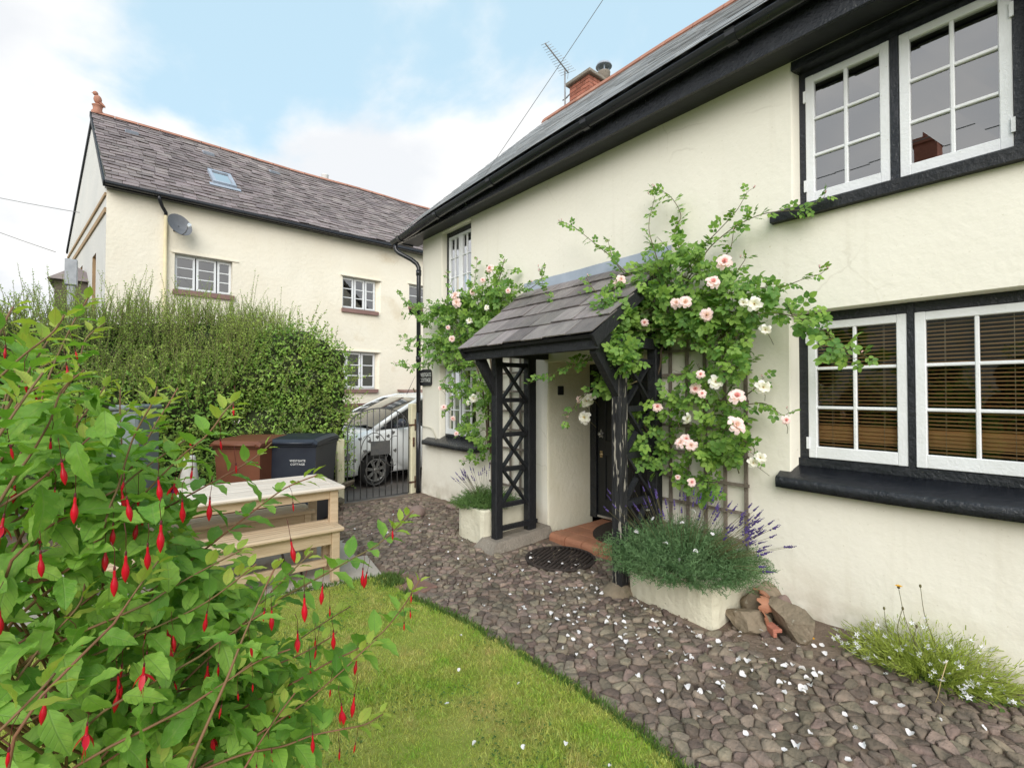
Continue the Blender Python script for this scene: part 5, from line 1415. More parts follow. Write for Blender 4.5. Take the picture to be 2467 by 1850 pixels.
for p, q, u, v in ((a, a + .07, c, d), (b_ - .07, b_, c, d), (a + .07, b_ - .07, c, c + .08), (a + .07, b_ - .07, d - .08, d)):
    m.hexa([nr(p, u, .0), nr(q, u, .0), nr(q, v, .0), nr(p, v, .0), nr(p, u, .10), nr(q, u, .10), nr(q, v, .10), nr(p, v, .10)])
m.hexa([nr(a - .08, c - .14, .03), nr(b_ + .08, c - .14, .03), nr(b_ + .08, c, .03), nr(a - .08, c, .03), nr(a - .08, c - .14, .045), nr(b_ + .08, c - .14, .045), nr(b_ + .08, c, .045), nr(a - .08, c, .045)])
m.build('skylight', 'lead', nroof)
m = MB(); m.add([nr(a + .07, c + .08, .07), nr(b_ - .07, c + .08, .07), nr(b_ - .07, d - .08, .07), nr(a + .07, d - .08, .07)], [(0, 1, 2, 3)]); m.build('skylight_glass', 'far_glass', nroof, fix=False)
m = MB(); m.beam(nr(S0 - .012, -OV, -.05), nr(S0 - .012, SLEN, -.05), .03, .12); m.build('bargeboard', 'black_timber', nroof)
b = MB()
g0, g1 = npt(S0 + .0, -OV - .055, EZ - .09), npt(10.5, -OV - .055, EZ - .13)
pf = [(.055 * math.cos(PI + PI * k / 7), .055 * math.sin(PI + PI * k / 7)) for k in range(8)]
pf = pf + [(x * .9, z * .9) for x, z in reversed(pf)]
vs = [p + NN * u + Vector((0, 0, v)) for p in (g0, g1) for u, v in pf]
k_ = len(pf); b.add(vs, [(k, (k + 1) % k_, k_ + (k + 1) % k_, k_ + k) for k in range(k_)], 0, True)
b.add(vs[:k_], [tuple(range(k_))])
b.hexa([npt(S0, -OV + .01, EZ - .16), npt(10.5, -OV + .01, EZ - .16), npt(10.5, -OV + .03, EZ - .16), npt(S0, -OV + .03, EZ - .16), npt(S0, -OV + .01, EZ - .03), npt(10.5, -OV + .01, EZ - .03), npt(10.5, -OV + .03, EZ - .03), npt(S0, -OV + .03, EZ - .03)])
b.hexa([npt(S0, -OV + .03, EZ - .16), npt(10.5, -OV + .03, EZ - .16), npt(10.5, .0, EZ - .14), npt(S0, .0, EZ - .14), npt(S0, -OV + .03, EZ - .14), npt(10.5, -OV + .03, EZ - .14), npt(10.5, .0, EZ - .12), npt(S0, .0, EZ - .12)])
b.build('gutter', 'black_plastic', nh, fix=False)
b = MB(); b.tube([npt(.84, -OV - .05, EZ - .12), npt(.84, -OV - .05, EZ - .2), npt(.90, -.15, EZ - .32), npt(.97, -.06, EZ - .40), npt(.97, -.06, EZ - .47)], .035, 10); b.build('downpipe', 'black_plastic', nh)
b = MB(); b.tube([npt(.97, -.06, EZ - .46), npt(.965, -.06, 0)], .034, 10); b.build('downpipe', 'pipe_cream', nh)
# windows
def nwindow(s0, s1, z0, z1, lights, sill=True, rows=3):
    f = MB(); D = .10
    def bx(mb, a, b_, c, d, t0, t1):
        mb.hexa([npt(a, t0, c), npt(b_, t0, c), npt(b_, t1, c), npt(a, t1, c), npt(a, t0, d), npt(b_, t0, d), npt(b_, t1, d), npt(a, t1, d)])
    bx(f, s0, s0 + .03, z0, z1, D, D + .06); bx(f, s1 - .03, s1, z0, z1, D, D + .06); bx(f, s0 + .03, s1 - .03, z0, z0 + .035, D, D + .06); bx(f, s0 + .03, s1 - .03, z1 - .03, z1, D, D + .06)
    wn_ = f.build('window', 'old_white_paint', nh)
    n = len(lights) - 1
    for i in range(n):
        a = s0 + (s1 - s0) * lights[i] + .012; e = s0 + (s1 - s0) * lights[i + 1] - .012
        c, d = z0 + .04, z1 - .035
        m = MB(); st = .042
        bx(m, a, a + st, c, d, D - .012, D + .04); bx(m, e - st, e, c, d, D - .012, D + .04); bx(m, a + st, e - st, c, c + st, D - .012, D + .04); bx(m, a + st, e - st, d - st, d, D - .012, D + .04)
        for r in range(1, rows):
            z = c + st + (d - c - 2 * st) * r / rows; bx(m, a + st, e - st, z - .011, z + .011, D - .008, D + .03)
        m.build('casement', 'white_paint', wn_)
        for r in range(rows):
            za = c + st + (d - c - 2 * st) * r / rows; zb = c + st + (d - c - 2 * st) * (r + 1) / rows
            m = MB(); m.add([npt(a + st - .004, D + .015, za), npt(e - st + .004, D + .015, za), npt(e - st + .004, D + .015, zb), npt(a + st - .004, D + .015, zb)], [(0, 1, 2, 3)]); m.build('pane', 'far_glass', wn_, fix=False)
    if sill:
        m = MB(); bx(m, s0 - .03, s1 + .04, z0 - .10, z0 - .0, -.07, D + .05); m.build('sill', 'sill_red', wn_)
    m = MB(); bx(m, s0 - .06, s1 + .12, z1 + .0, z1 + .03, -.035, .02); m.build('drip_mould', 'neighbour_render', wn_)
nwindow(1.14, 2.24, 3.78, 4.58, (0, .36, .73, 1)); nwindow(4.83, 5.80, 3.80, 4.68, (0, .36, .68, 1)); nwindow(6.82, 7.9, 4.1, 4.75, (0, .36, .7, 1), rows=2); nwindow(4.55, 5.80, 1.64, 2.66, (0, .33, .67, 1))
m = MB(); q = npt(5.55, .6, 0)
# chimney pot showing over the ridge, finial bird, dish
m = MB(); m.lathe([(.12, 8.45), (.11, 8.85), (.125, 8.88), (.10, 8.9), (.09, 8.6)], 14, (5.35, 16.35, 0)); m.build('chimney_pot', 'old_white_paint', nh)
fp = nr(S0 + .12, SLEN)
fin = thing('roof_finial', 'terracotta bird finial on the gable end of the slate roof', 'finial', fp)
m = MB(); m.lathe([(.12, -.02), (.12, .05), (.09, .09), (.10, .18), (.12, .20), (.06, .24), (.001, .24)], 12, fp); m.build('pedestal', 'terracotta', fin)
m = MB()
m.ball(fp + Vector((.0, 0, .36)), .085, 12, 8, sq=(1.0, .85, 1.35)); m.ball(fp + Vector((-.045, 0, .50)), .058, 10, 7)
m.add([fp + Vector(p) for p in ((-.09, -.012, .50), (-.09, .012, .50), (-.135, 0, .475), (-.09, 0, .52))], [(0, 1, 2), (0, 2, 3), (1, 3, 2)])
m.hexa([fp + Vector(p) for p in ((.03, -.04, .27), (.15, -.025, .20), (.15, .025, .20), (.03, .04, .27), (.03, -.04, .36), (.15, -.025, .235), (.15, .025, .235), (.03, .04, .36))])
m.build('bird', 'terracotta', fin)
dp = npt(1.20, -.30, 5.13)
ds = thing('satellite_dish', 'grey oval satellite dish on the cream wall under the eave', 'satellite dish', dp)
dn = Vector((.30, -.80, .38)).normalized()
dx_ = dn.cross(Vector((0, 0, 1))).normalized(); dz_ = dx_.cross(dn)
m = MB(); vs = []; R_ = 5; K_ = 24
for r in range(R_ + 1):
    for k in range(K_):
        a = 2 * PI * k / K_; q = r / R_
        vs.append(dp + dx_ * (.235 * q * math.cos(a)) + dz_ * (.265 * q * math.sin(a)) - dn * (.075 * (1 - q * q)))
fs = [(r * K_ + k, r * K_ + (k + 1) % K_, (r + 1) * K_ + (k + 1) % K_, (r + 1) * K_ + k) for r in range(R_) for k in range(K_)]
m.add(vs, fs, 0, True); m.add([v - dn * .008 for v in vs], [tuple(reversed(f)) for f in fs], 0, True); m.build('reflector', 'dish_grey', ds, fix=False)
lnb = dp + dn * .30 - dz_ * .22
m = MB(); m.tube([dp - dz_ * .25 - dn * .02, dp - dz_ * .28 + dn * .12, lnb - dn * .03], .011, 8); m.build('arm', 'dish_grey', ds)
m = MB(); m.tube([lnb - dn * .05 + dz_ * .0, lnb + dn * .03], [.026, .034], 10); m.ball(lnb + dn * .0 - dz_ * .03, .03, 8, 6); m.build('receiver', 'pale_trim', ds)
m = MB(); m.tube([dp - dn * .07, dp - dn * .14, npt(1.12, -.01, 5.05)], .018, 8); m.build('bracket', 'iron', ds)
# wall wire, red plinth strip and little porch roof beyond the car
m = MB()
p = [npt(3.2, -.30, -.1), npt(6.6, -.30, -.1), npt(6.6, -.02, -.1), npt(3.2, -.02, -.1), npt(3.2, -.18, .95), npt(6.4, -.18, 1.02), npt(6.4, -.02, 1.26), npt(3.2, -.02, 1.22)]
m.hexa(p); tag(m.build('brick_plinth', 'plinth_red'), 'dark red sloping plinth along the foot of the cream house wall', 'plinth')
lt = thing('lean_to', 'low grey lean-to roof against the cream wall behind the car', 'lean-to', npt(7.6, -.4, 0))
m = MB(); m.hexa([npt(6.44, -1.0, 1.48), npt(8.9, -1.0, 1.48), npt(8.9, -.03, 1.58), npt(6.44, -.03, 1.58), npt(6.44, -1.0, 1.53), npt(8.9, -1.0, 1.53), npt(8.9, -.03, 1.63), npt(6.44, -.03, 1.63)]); m.build('roof', 'sill_red', lt)
for s in (6.5, 8.8):
    m = MB(); p0 = npt(s, -.95, -.06); m.beam(p0, p0 + Vector((0, 0, 1.55)), .08, .08, up=(1, 0, 0)); m.build('post', 'twig', lt)
m = MB(); m.beam(npt(6.40, -1.02, 1.66), npt(6.52, -1.02, 1.42), .03, .03, up=(0, 1, 0)); m.build('brace', 'twig', lt)
# potted plant
pp = thing('flower_pot', 'terracotta pot with a small shrub standing by the hedge end beyond the gate', 'plant pot', (3.34, 9.6, .75))
m = MB(); m.lathe([(.001, .0), (.14, .0), (.19, .28), (.21, .28), (.21, .34), (.175, .34), (.15, .25)], 16, (3.34, 9.6, .95)); m.build('pot', 'terracotta', pp)
m = MB(); m.box(3.1, 3.6, 9.4, 9.8, -.06, .95); tag(m.build('low_pier', 'plinth_red'), 'dark red brick pier carrying the terracotta pot', 'pier')
# grey post box and outbuilding past the gable
m = MB(); ub = thing('flue_post', 'grey metal flue with a boxy cap rising above the hedge at the house gable', 'flue', (-.61, 11, 0))
m.cbox(-.66, -.555, 10.95, 11.06, .0, 3.36, .01); m.build('shaft', 'galvanised', ub)
m = MB(); m.cbox(-.69, -.53, 10.92, 11.09, 3.36, 3.80, .01); m.build('cap', 'galvanised', ub)
ob = thing('outbuilding', 'small outbuilding with a low mossy grey roof seen past the gable', 'outbuilding', (-1.2, 15, 0))
m = MB(); m.add([(-1.24, 15, 4.15), (-.2, 15, 4.15), (-.2, 17, 4.15), (-1.24, 17, 4.15), (-.78, 15.5, 4.58), (-.66, 16.5, 4.58)], [(0, 1, 4), (1, 2, 5, 4), (2, 3, 5), (3, 0, 4, 5), (3, 2, 1, 0)]); m.build('roof', 'old_slate', ob)
m = MB(); m.box(-1.12, -.3, 15.1, 16.9, -.1, 4.14); m.build('wall', 'rubble', ob)
m = MB(); m.tube(sag((-.66, 14.0, 5.47), (-9, 22, 8.6), .25), .007, 5); tag(m.build('telephone_wire', 'cable_grey'), 'thin wire leaving the far house gable towards the left edge of the sky', 'wire')
m = MB(); m.tube(sag((-1.05, 14.3, 4.6), (-12, 30, 13.0), .6), .008, 5); tag(m.build('telephone_wire', 'cable_grey'), 'thin wire sagging down behind the feathery shrub, lowest in the sky', 'wire')

# ------------------------------------------------------------------ gate and gateposts
gate = thing('iron_gate', 'arched black wrought iron garden gate in front of the white car', 'gate', (3.0, 6.66, 0))
GX0, GX1, GY = 2.515, 3.465, 6.66
def arch_z(x):
    u = (x - (GX0 + GX1) / 2) / ((GX1 - GX0) / 2)
    return 1.0 + .315 * math.sqrt(max(0, 1 - abs(u) ** 2.2))
m = MB(); N_ = 26
pts = [(GX0, GY, .015), (GX0, GY, .9)] + [(GX0 + (GX1 - GX0) * (.5 - .5 * math.cos(PI * k / N_)), GY, arch_z(GX0 + (GX1 - GX0) * (.5 - .5 * math.cos(PI * k / N_)))) for k in range(N_ + 1)] + [(GX1, GY, .9), (GX1, GY, .015)]
m.tube(pts, .009, 6); m.tube([(GX0, GY, .018), (GX1, GY, .018)], .008, 6); m.build('frame', 'iron', gate)
for k in range(1, 10):
    x = GX0 + (GX1 - GX0) * k / 10
    m = MB(); m.tube([(x, GY, .018), (x, GY, arch_z(x))], .0062, 6); m.build('bar', 'iron', gate)
m = MB(); m.tube([(2.70 , GY - .012, .30)] + [(2.905 - .205 * math.cos(PI * k / 14), GY - .012, .66 + .30 * math.sin(PI * k / 14)) for k in range(15)] + [(3.11, GY - .012, .60)], .0065, 6)
m.build('inner_arch', 'iron', gate)
for cx0, cz0, r0, a0, a1 in ((2.93, .36, .17, 180, 400), (3.06, .30, .20, 190, 330), (2.98, .46, .12, 20, 250), (2.80, .60, .10, 60, 220), (3.20, .55, .12, 120, 300), (2.78, .86, .07, -30, 140), (3.22, .80, .10, 60, 200)):
    m = MB(); m.tube([(cx0 + r0 * (1 - .25 * k / 14) * math.cos(math.radians(a0 + (a1 - a0) * k / 14)), GY - .018, cz0 + r0 * (1 - .25 * k / 14) * math.sin(math.radians(a0 + (a1 - a0) * k / 14))) for k in range(15)], .005, 6); m.build('scroll', 'iron', gate)
m = MB(); m.box(2.846, 3.145, GY - .03, GY - .022, .637, .838); m.build('plaque', 'iron', gate)
for x, z, a in ((2.69, .88, .3), (2.80, 1.02, -.4), (2.83, .84, .6), (2.95, .895, .2), (3.07, 1.06, -.3), (3.12, .90, .5), (3.20, .95, -.2), (3.23, .68, .4), (2.76, .70, .1), (2.61, .58, .5), (2.52, .67, -.5), (3.18, .50, .2)):
    m = MB()
    s_ = .028; hp = [(0, -1.2), (.55, -.5), (.95, .2), (.75, .8), (.3, .85), (0, .5), (-.3, .85), (-.75, .8), (-.95, .2), (-.55, -.5)]
    ca_, sa_ = math.cos(a), math.sin(a)
    m.prism([(x + s_ * (p * ca_ - q * sa_), z + s_ * (p * sa_ + q * ca_)) for p, q in hp], 'y', GY - .022, GY - .014); m.build('iron_leaf', 'iron', gate)
m = MB(); m.box(2.44, 2.54, GY - .03, GY - .01, .61, .65); m.box(2.49, 2.53, GY - .05, GY - .028, .59, .67); m.build('latch', 'iron', gate)
for z in (1.05, .18):
    m = MB(); m.box(3.44, 3.56, GY - .062, GY - .052, z - .014, z + .014); m.box(3.53, 3.548, GY - .066, GY - .054, z - .09, z + .09); m.build('hinge', 'rusty_iron', gate)
m = MB(); m.cbox(3.478, 3.612, 6.60, 6.72, -.1, 1.375, .012)
tag(m.build('gatepost', 'post_paint'), 'cream painted wooden gatepost against the cottage downpipe', 'gatepost')
m = MB(); m.box(3.50, 3.53, 6.592, 6.60, .72, .86)
hp_ = m.build('rust_plate', 'rusty_iron'); tag(hp_, 'rusty iron keep plate on the cream gatepost', 'iron plate')
m = MB(); m.cbox(2.36, 2.46, 6.61, 6.71, -.1, .90, .012)
tag(m.build('gatepost', 'post_paint'), 'yellowed wooden gatepost at the end of the hedge', 'gatepost')

# ------------------------------------------------------------------ rubble wall under the hedge
rw = thing('rubble_wall', 'low mossy rubble stone wall at the foot of the hedge', 'stone wall', (1.4, 6.75, 0))
m = MB(); m.box(.4, 2.36, 6.62, 6.86, -.1, .33); m.build('core', 'soil', rw)
z = 0.0
for c in range(3):
    x = .4
    while x < 2.34:
        wd = random.uniform(.13, .26); h = .125
        m = MB(); bm = bmesh.new()
        for _ in range(14): bm.verts.new((x + random.uniform(.01, wd), 6.60 + random.uniform(-.05, .06), z + random.uniform(.0, h)))
        bmesh.ops.convex_hull(bm, input=bm.verts); bm.verts.index_update()
        m.add([v.co for v in bm.verts], [tuple(v.index for v in f.verts) for f in bm.faces]); bm.free()
        m.build('stone', 'rubble', rw); x += wd * .97
    z += .115

# ------------------------------------------------------------------ the white car (local: x forward, y to its left, origin under the front axle)
CAR_A = math.atan2(-.115, -.9934)
car_left = Vector((.115, -.9934, 0)); car_fwd = Vector((-.9934, -.115, 0))
CAR_P = Vector((3.40, 7.72, -.05)) - car_left * .80
car = thing('car', 'white hatchback car parked behind the iron gate', 'car', CAR_P, CAR_A)
def car_sections():
    # x, half width at sill, half width at shoulder, sill z, shoulder z, crown z (bonnet / body top at the centre line)
    return [(.84, .52, .50, .30, .52, .56), (.80, .66, .62, .24, .60, .66), (.66, .78, .74, .20, .72, .79), (.40, .83, .80, .19, .83, .90), (.05, .84, .82, .19, .91, .99), (-.22, .84, .83, .19, .95, 1.04),
            (-.6, .845, .835, .19, .97, 1.05), (-1.4, .845, .835, .19, .99, 1.05), (-2.3, .84, .83, .20, 1.02, 1.06), (-2.9, .82, .80, .24, 1.03, 1.06), (-3.15, .74, .72, .34, .98, 1.0), (-3.2, .70, .66, .42, .8, .82)]
m = MB(); vs = []
for x, hs, hh_, z0, z1, zc_ in car_sections():
    half = [(0, z0), (hs * .8, z0), (hs * .97, z0 + .05), (hs, z0 + (z1 - z0) * .35), (hs * 1.0, z0 + (z1 - z0) * .65), (hh_ * 1.0, z1 - .05), (hh_ * .97, z1), (hh_ * .86, z1 + (zc_ - z1) * .55), (hh_ * .5, zc_ - .008), (0, zc_)]
    ring = [(x, y, z) for y, z in half] + [(x, -y, z) for y, z in reversed(half[1:-1])]
    vs += ring
k_ = 18; n_ = len(car_sections())
fs = [(i * k_ + k, i * k_ + (k + 1) % k_, (i + 1) * k_ + (k + 1) % k_, (i + 1) * k_ + k) for i in range(n_ - 1) for k in range(k_)]
m.add(vs, fs, 0, True); m.add(vs[:k_], [tuple(range(k_))]); m.add(vs[-k_:], [tuple(reversed(range(k_)))])
body_me = m.mesh('body', ['car_white', 'under_black'])
tmp = link('tmp_body', body_me)
cut_m = MB()
for xx in (0, -2.42):
    for s_ in (1, -1):
        cut_m.lathe([(.001, .62), (.335, .62), (.335, 1.1), (.001, 1.1)], 28, (xx, 0, .30), axis='y') if s_ == 1 else cut_m.lathe([(.001, -1.1), (.335, -1.1), (.335, -.62), (.001, -.62)], 28, (xx, 0, .30), axis='y')
cut = link('tmp_cut', cut_m.mesh('tmp_cut', ['under_black']))
bo = tmp.modifiers.new('b', 'BOOLEAN'); bo.operation = 'DIFFERENCE'; bo.object = cut; bo.solver = 'EXACT'
dg = bpy.context.evaluated_depsgraph_get()
body2 = bpy.data.meshes.new_from_object(tmp.evaluated_get(dg))
body2.name = 'body'
bpy.data.objects.remove(tmp); bpy.data.objects.remove(cut)
link('body', body2, car)
# greenhouse: roof shell over glass, pillars
GH = [(-.02, .70, 1.02, 1.02), (-.50, .675, 1.27, 1.29), (-.96, .63, 1.47, 1.505), (-1.25, .625, 1.535, 1.57), (-1.8, .62, 1.555, 1.59), (-2.5, .60, 1.53, 1.57), (-2.85, .57, 1.46, 1.50), (-3.08, .60, 1.08, 1.10)]
def roof_rib(x, hw_, ze, zc_):
    return [(x, -hw_, ze), (x, -hw_ * .75, ze + (zc_ - ze) * .8), (x, 0, zc_), (x, hw_ * .75, ze + (zc_ - ze) * .8), (x, hw_, ze)]
m = MB(); R = [roof_rib(*g) for g in GH[2:]]
vs = [p for r in R for p in r]; vs2 = [(x, y * .99, z - .03) for x, y, z in vs]
fs = [(i * 5 + k, i * 5 + k + 1, (i + 1) * 5 + k + 1, (i + 1) * 5 + k) for i in range(4) for k in range(4)]
m.add(vs, fs, 0, True); m.add(vs2, [tuple(reversed(f)) for f in fs], 0, True)
for s_ in (1, -1):
    ap = [(.02, s_ * .775, .965), (-.45, s_ * .735, 1.23), (-.98, s_ * .655, 1.475), (-1.3, s_ * .645, 1.54), (-1.9, s_ * .64, 1.558), (-2.5, s_ * .62, 1.53), (-2.9, s_ * .60, 1.42), (-3.1, s_ * .66, 1.05)]
    m.tube(ap, [.045, .042, .040, .036, .034, .036, .05, .06], 8)
    m.beam((-1.22, s_ * .645, 1.53), (-1.30, s_ * .80, 1.0), .05, .07, up=(1, 0, 0)); m.beam((-2.2, s_ * .63, 1.54), (-2.24, s_ * .79, 1.02), .05, .08, up=(1, 0, 0))
m.build('roof', 'car_white', car, local=True, fix=False)
m = MB(); vs = []
for i in range(7):
    t = i / 6; x = .02 + (-.98) * t; z = 1.005 + .485 * t + .03 * math.sin(PI * t); hw_ = .735 - .10 * t
    for k in range(7):
        u = -1 + k / 3; vs.append((x + .10 * (1 - u * u) * (1 - .5 * t), u * hw_, z + .02 * (1 - u * u)))
m.add(vs, [(i * 7 + k, i * 7 + k + 1, (i + 1) * 7 + k + 1, (i + 1) * 7 + k) for i in range(6) for k in range(6)], 0, True); m.build('windscreen', 'car_glass', car, local=True, fix=False)
for s_ in (1, -1):
    for xs_ in ((-.12, -.92, -1.20, -1.24), (-1.30, -1.32, -2.16, -2.22), (-2.28, -2.26, -2.80, -3.0)):
        a, b_, c, d = xs_
        m = MB(); m.add([(a, s_ * .79, .985), (d, s_ * .79, 1.0), (c, s_ * .645, 1.52), (b_, s_ * .655, 1.47 if b_ > -1 else 1.52)], [(0, 1, 2, 3)]); m.build('side_window', 'car_glass', car, local=True, fix=False)
    m = MB(); m.add([(-.10, s_ * .797, .972), (-.36, s_ * .80, .985), (-.36, s_ * .752, 1.16)], [(0, 1, 2)]); m.add([(-.10, s_ * .80, .965), (-2.9, s_ * .80, 1.01), (-2.9, s_ * .79, 1.035), (-.10, s_ * .79, .99)], [(0, 1, 2, 3)]); m.build('window_trim', 'car_trim', car, local=True, fix=False)
    m = MB(); m.ball((-.42, s_ * .93, 1.065), .10, 14, 9, sq=(.75, 1.05, .78)); m.tube([(-.36, s_ * .80, 1.0), (-.39, s_ * .88, 1.02)], .025, 8); m.build('wing_mirror', 'mirror_shell', car, local=True)
    for xd in (-.30, -1.27, -2.15):
        m = MB(); m.tube([(xd, s_ * .838, .96), (xd + .02, s_ * .852, .75), (xd + .02, s_ * .853, .45), (xd + .0, s_ * .835, .27)], .004, 4); m.build('door_seam', 'car_trim', car, local=True)
    m = MB(); m.tube([(-1.05, s_ * .85, .86), (-1.07, s_ * .875, .865), (-1.20, s_ * .875, .87), (-1.22, s_ * .85, .87)], .012, 6); m.build('door_handle', 'car_white', car, local=True)
    m = MB(); m.hexa([(.62, s_ * .60, .60), (.74, s_ * .52, .60), (.70, s_ * .68, .60), (.36, s_ * .80, .66), (.48, s_ * .58, .78), (.64, s_ * .50, .73), (.58, s_ * .68, .74), (.30, s_ * .79, .80)]); m.build('headlight', 'lamp_lens', car, local=True)
m = MB(); m.box(-2.9, .6, -.70, .70, .16, .24); m.box(-2.75, .30, -.60, .60, .24, .60); m.build('underbody', 'under_black', car, local=True)
m = MB(); m.box(-2.8, -.3, -.60, .60, .60, .95); m.box(-1.25, -.95, -.55, -.12, .9, 1.28); m.box(-1.25, -.95, .12, .55, .9, 1.28); m.box(-.25, .02, -.62, .62, .9, 1.0); m.build('interior', 'under_black', car, local=True)
m = MB(); m.box(.82, .86, -.42, .42, .30, .42); m.build('grille', 'car_trim', car, local=True)
m = MB(); m.tube([(-1.15, 0, 1.565), (-1.35, 0, 1.93)], [.006, .002], 6); m.build('roof_aerial', 'car_trim', car, local=True)
for s_ in (-.3, .3):
    m = MB(); m.tube([(.10, s_, 1.01), (.04, s_ + .30, 1.035)], .009, 6); m.build('wiper', 'car_trim', car, local=True)
def wheel(x, s_):
    c = (x, 0, .285)
    m = MB(); m.lathe([(.19, s_ * .64), (.255, s_ * .635), (.282, s_ * .66), (.285, s_ * .72), (.282, s_ * .79), (.255, s_ * .82), (.195, s_ * .815), (.185, s_ * .80), (.185, s_ * .65)], 32, c, axis='y')
    ty = m.build('wheel', 'tyre', car, local=True)
    m = MB(); m.lathe([(.195, s_ * .80), (.188, s_ * .812), (.172, s_ * .806), (.168, s_ * .74)], 32, c, axis='y'); m.lathe([(.001, s_ * .806), (.03, s_ * .806), (.04, s_ * .795), (.04, s_ * .75)], 16, c, axis='y')
    for k in range(7):
        a = 2 * PI * k / 7 + .2
        for da in (-.10, .10):
            p0 = Vector((x + .035 * math.cos(a + da * 2), s_ * .792, .285 + .035 * math.sin(a + da * 2))); p1 = Vector((x + .178 * math.cos(a + da), s_ * .800, .285 + .178 * math.sin(a + da)))
            m.beam(p0, p1, .022, .02, up=(0, 1, 0))
    m.build('rim', 'alloy', ty, local=True)
    m = MB(); m.lathe([(.001, s_ * .72), (.18, s_ * .72), (.18, s_ * .70)], 20, c, axis='y'); m.build('brake_disc', 'under_black', ty, local=True)
for x in (0, -2.42):
    for s_ in (1, -1): wheel(x, s_)

# ------------------------------------------------------------------ wheelie bins, cone, grey box
def wheelie(loc, rot, m_body, label, text=None, wd=.57):
    t = thing('wheelie_bin', label, 'bin', loc, rot, 'bins in front of the hedge')
    # local: x across (right as seen from the front), y depth (front at y=0, back at +y), z up
    m = MB(); a, b_ = wd / 2 - .055, wd / 2 - .015
    lo = [(-a, .06, .03), (a, .06, .03), (a, .56, .03), (-a, .56, .03)]; hi = [(-b_, .02, .96), (b_, .02, .96), (b_, .68, .96), (-b_, .68, .96)]
    m.hexa(lo + hi)
    m.cbox(-wd / 2 + .0, wd / 2 - .0, .0, .70, .925, .968, .01)
    m.box(-.02 - a * .5, a * .5 + .02, .035, .05, .30, .33)
    m.build('body', m_body, t, local=True)
    m = MB()
    vs = []
    prof = [(-.03, .955), (-.035, .985), (.0, 1.015), (.16, 1.03), (.45, 1.04), (.62, 1.035), (.70, 1.01), (.72, .975)]
    for x in (-wd / 2 - .012, -wd / 2 + .03, wd / 2 - .03, wd / 2 + .012):
        e = abs(x) > wd / 2 - .01
        vs += [(x, y, z - (.03 if e and 0 < i < 7 else 0)) for i, (y, z) in enumerate(prof)]
    m.add(vs, [(i * 8 + k, i * 8 + k + 1, (i + 1) * 8 + k + 1, (i + 1) * 8 + k) for i in range(3) for k in range(7)], 0, False)
    m.add(vs[:8], [tuple(range(8))]); m.add(vs[-8:], [tuple(reversed(range(8)))]); m.add([vs[0], vs[8], vs[16], vs[24], vs[31], vs[23], vs[15], vs[7]], [tuple(range(8))])
    m.tube([(-wd / 2 + .04, -.028, .972), (wd / 2 - .04, -.028, .972)], .016, 8)
    m.build('lid', m_body, t, local=True)
    m = MB(); m.tube([(-wd / 2 + .06, .76, .98), (wd / 2 - .06, .76, .98)], .017, 8)
    for x in (-wd / 2 + .06, wd / 2 - .06): m.tube([(x, .76, .98), (x, .68, .95)], .015, 6)
    m.build('handle', m_body, t, local=True)
    for s_ in (-1, 1):
        m = MB(); m.lathe([(.03, s_ * .20), (.095, s_ * .20), (.10, s_ * .215), (.10, s_ * .24), (.095, s_ * .255), (.03, s_ * .255)], 18, (0, .60, .10), axis='x'); m.build('wheel', 'tyre', t, local=True)
    if text:
        for body, z in zip(text, (.768, .728)):
            text_obj('lettering', body, .033, t, (.06, .0165 + .0, z), (PI / 2 + .03, 0, random.uniform(-.0, .0)), 'lettering_white', .0008, sx=1.0, spacing=1.1)
    return t
BR = -.69
wheelie((1.545, 5.79, 0), BR, 'bin_black', 'black wheelie bin hand-lettered WESTGATE COTTAGE', ('WESTGATE', 'COTTAGE'))
wheelie((1.02, 5.98, 0), BR - .1, 'bin_brown', 'brown wheelie bin next to the black one', None)
gb = thing('storage_bin', 'tall grey plastic storage bin half hidden by the fuchsia', 'bin', (.06, 5.75, 0), -.5)
m = MB(); m.cbox(-.11, .11, 0, .4, .02, 1.38, .02); m.build('body', 'bin_grey', gb, local=True)
m = MB(); m.cbox(-.125, .125, -.02, .42, 1.38, 1.43, .015); m.build('lid', 'bin_grey', gb, local=True)
m = MB(); m.box(-.18, -.15, -.065, -.052, .2, 1.19); m.build('trim', 'pale_trim', gb, local=True)
m = MB()
m.box(-.46, -.125, -.05, .4, .02, 1.20)
o = m.build('side_cabinet', 'bin_grey', gb, local=True)
tcn = thing('traffic_cone', 'faded traffic cone with a dirty white band beside the brown bin', 'traffic cone', (.57, 5.72, 0))
m = MB(); m.box(.39, .75, 5.54, 5.90, .0, .04); m.lathe([(.15, .04), (.088, .60)], 20, (.57, 5.72, 0)); m.build('body', 'cone_orange', tcn)
m = MB(); m.lathe([(.09, .60), (.052, .90), (.045, .92), (.001, .92)], 20, (.57, 5.72, 0)); m.build('band', 'cone_white', tcn, fix=False)

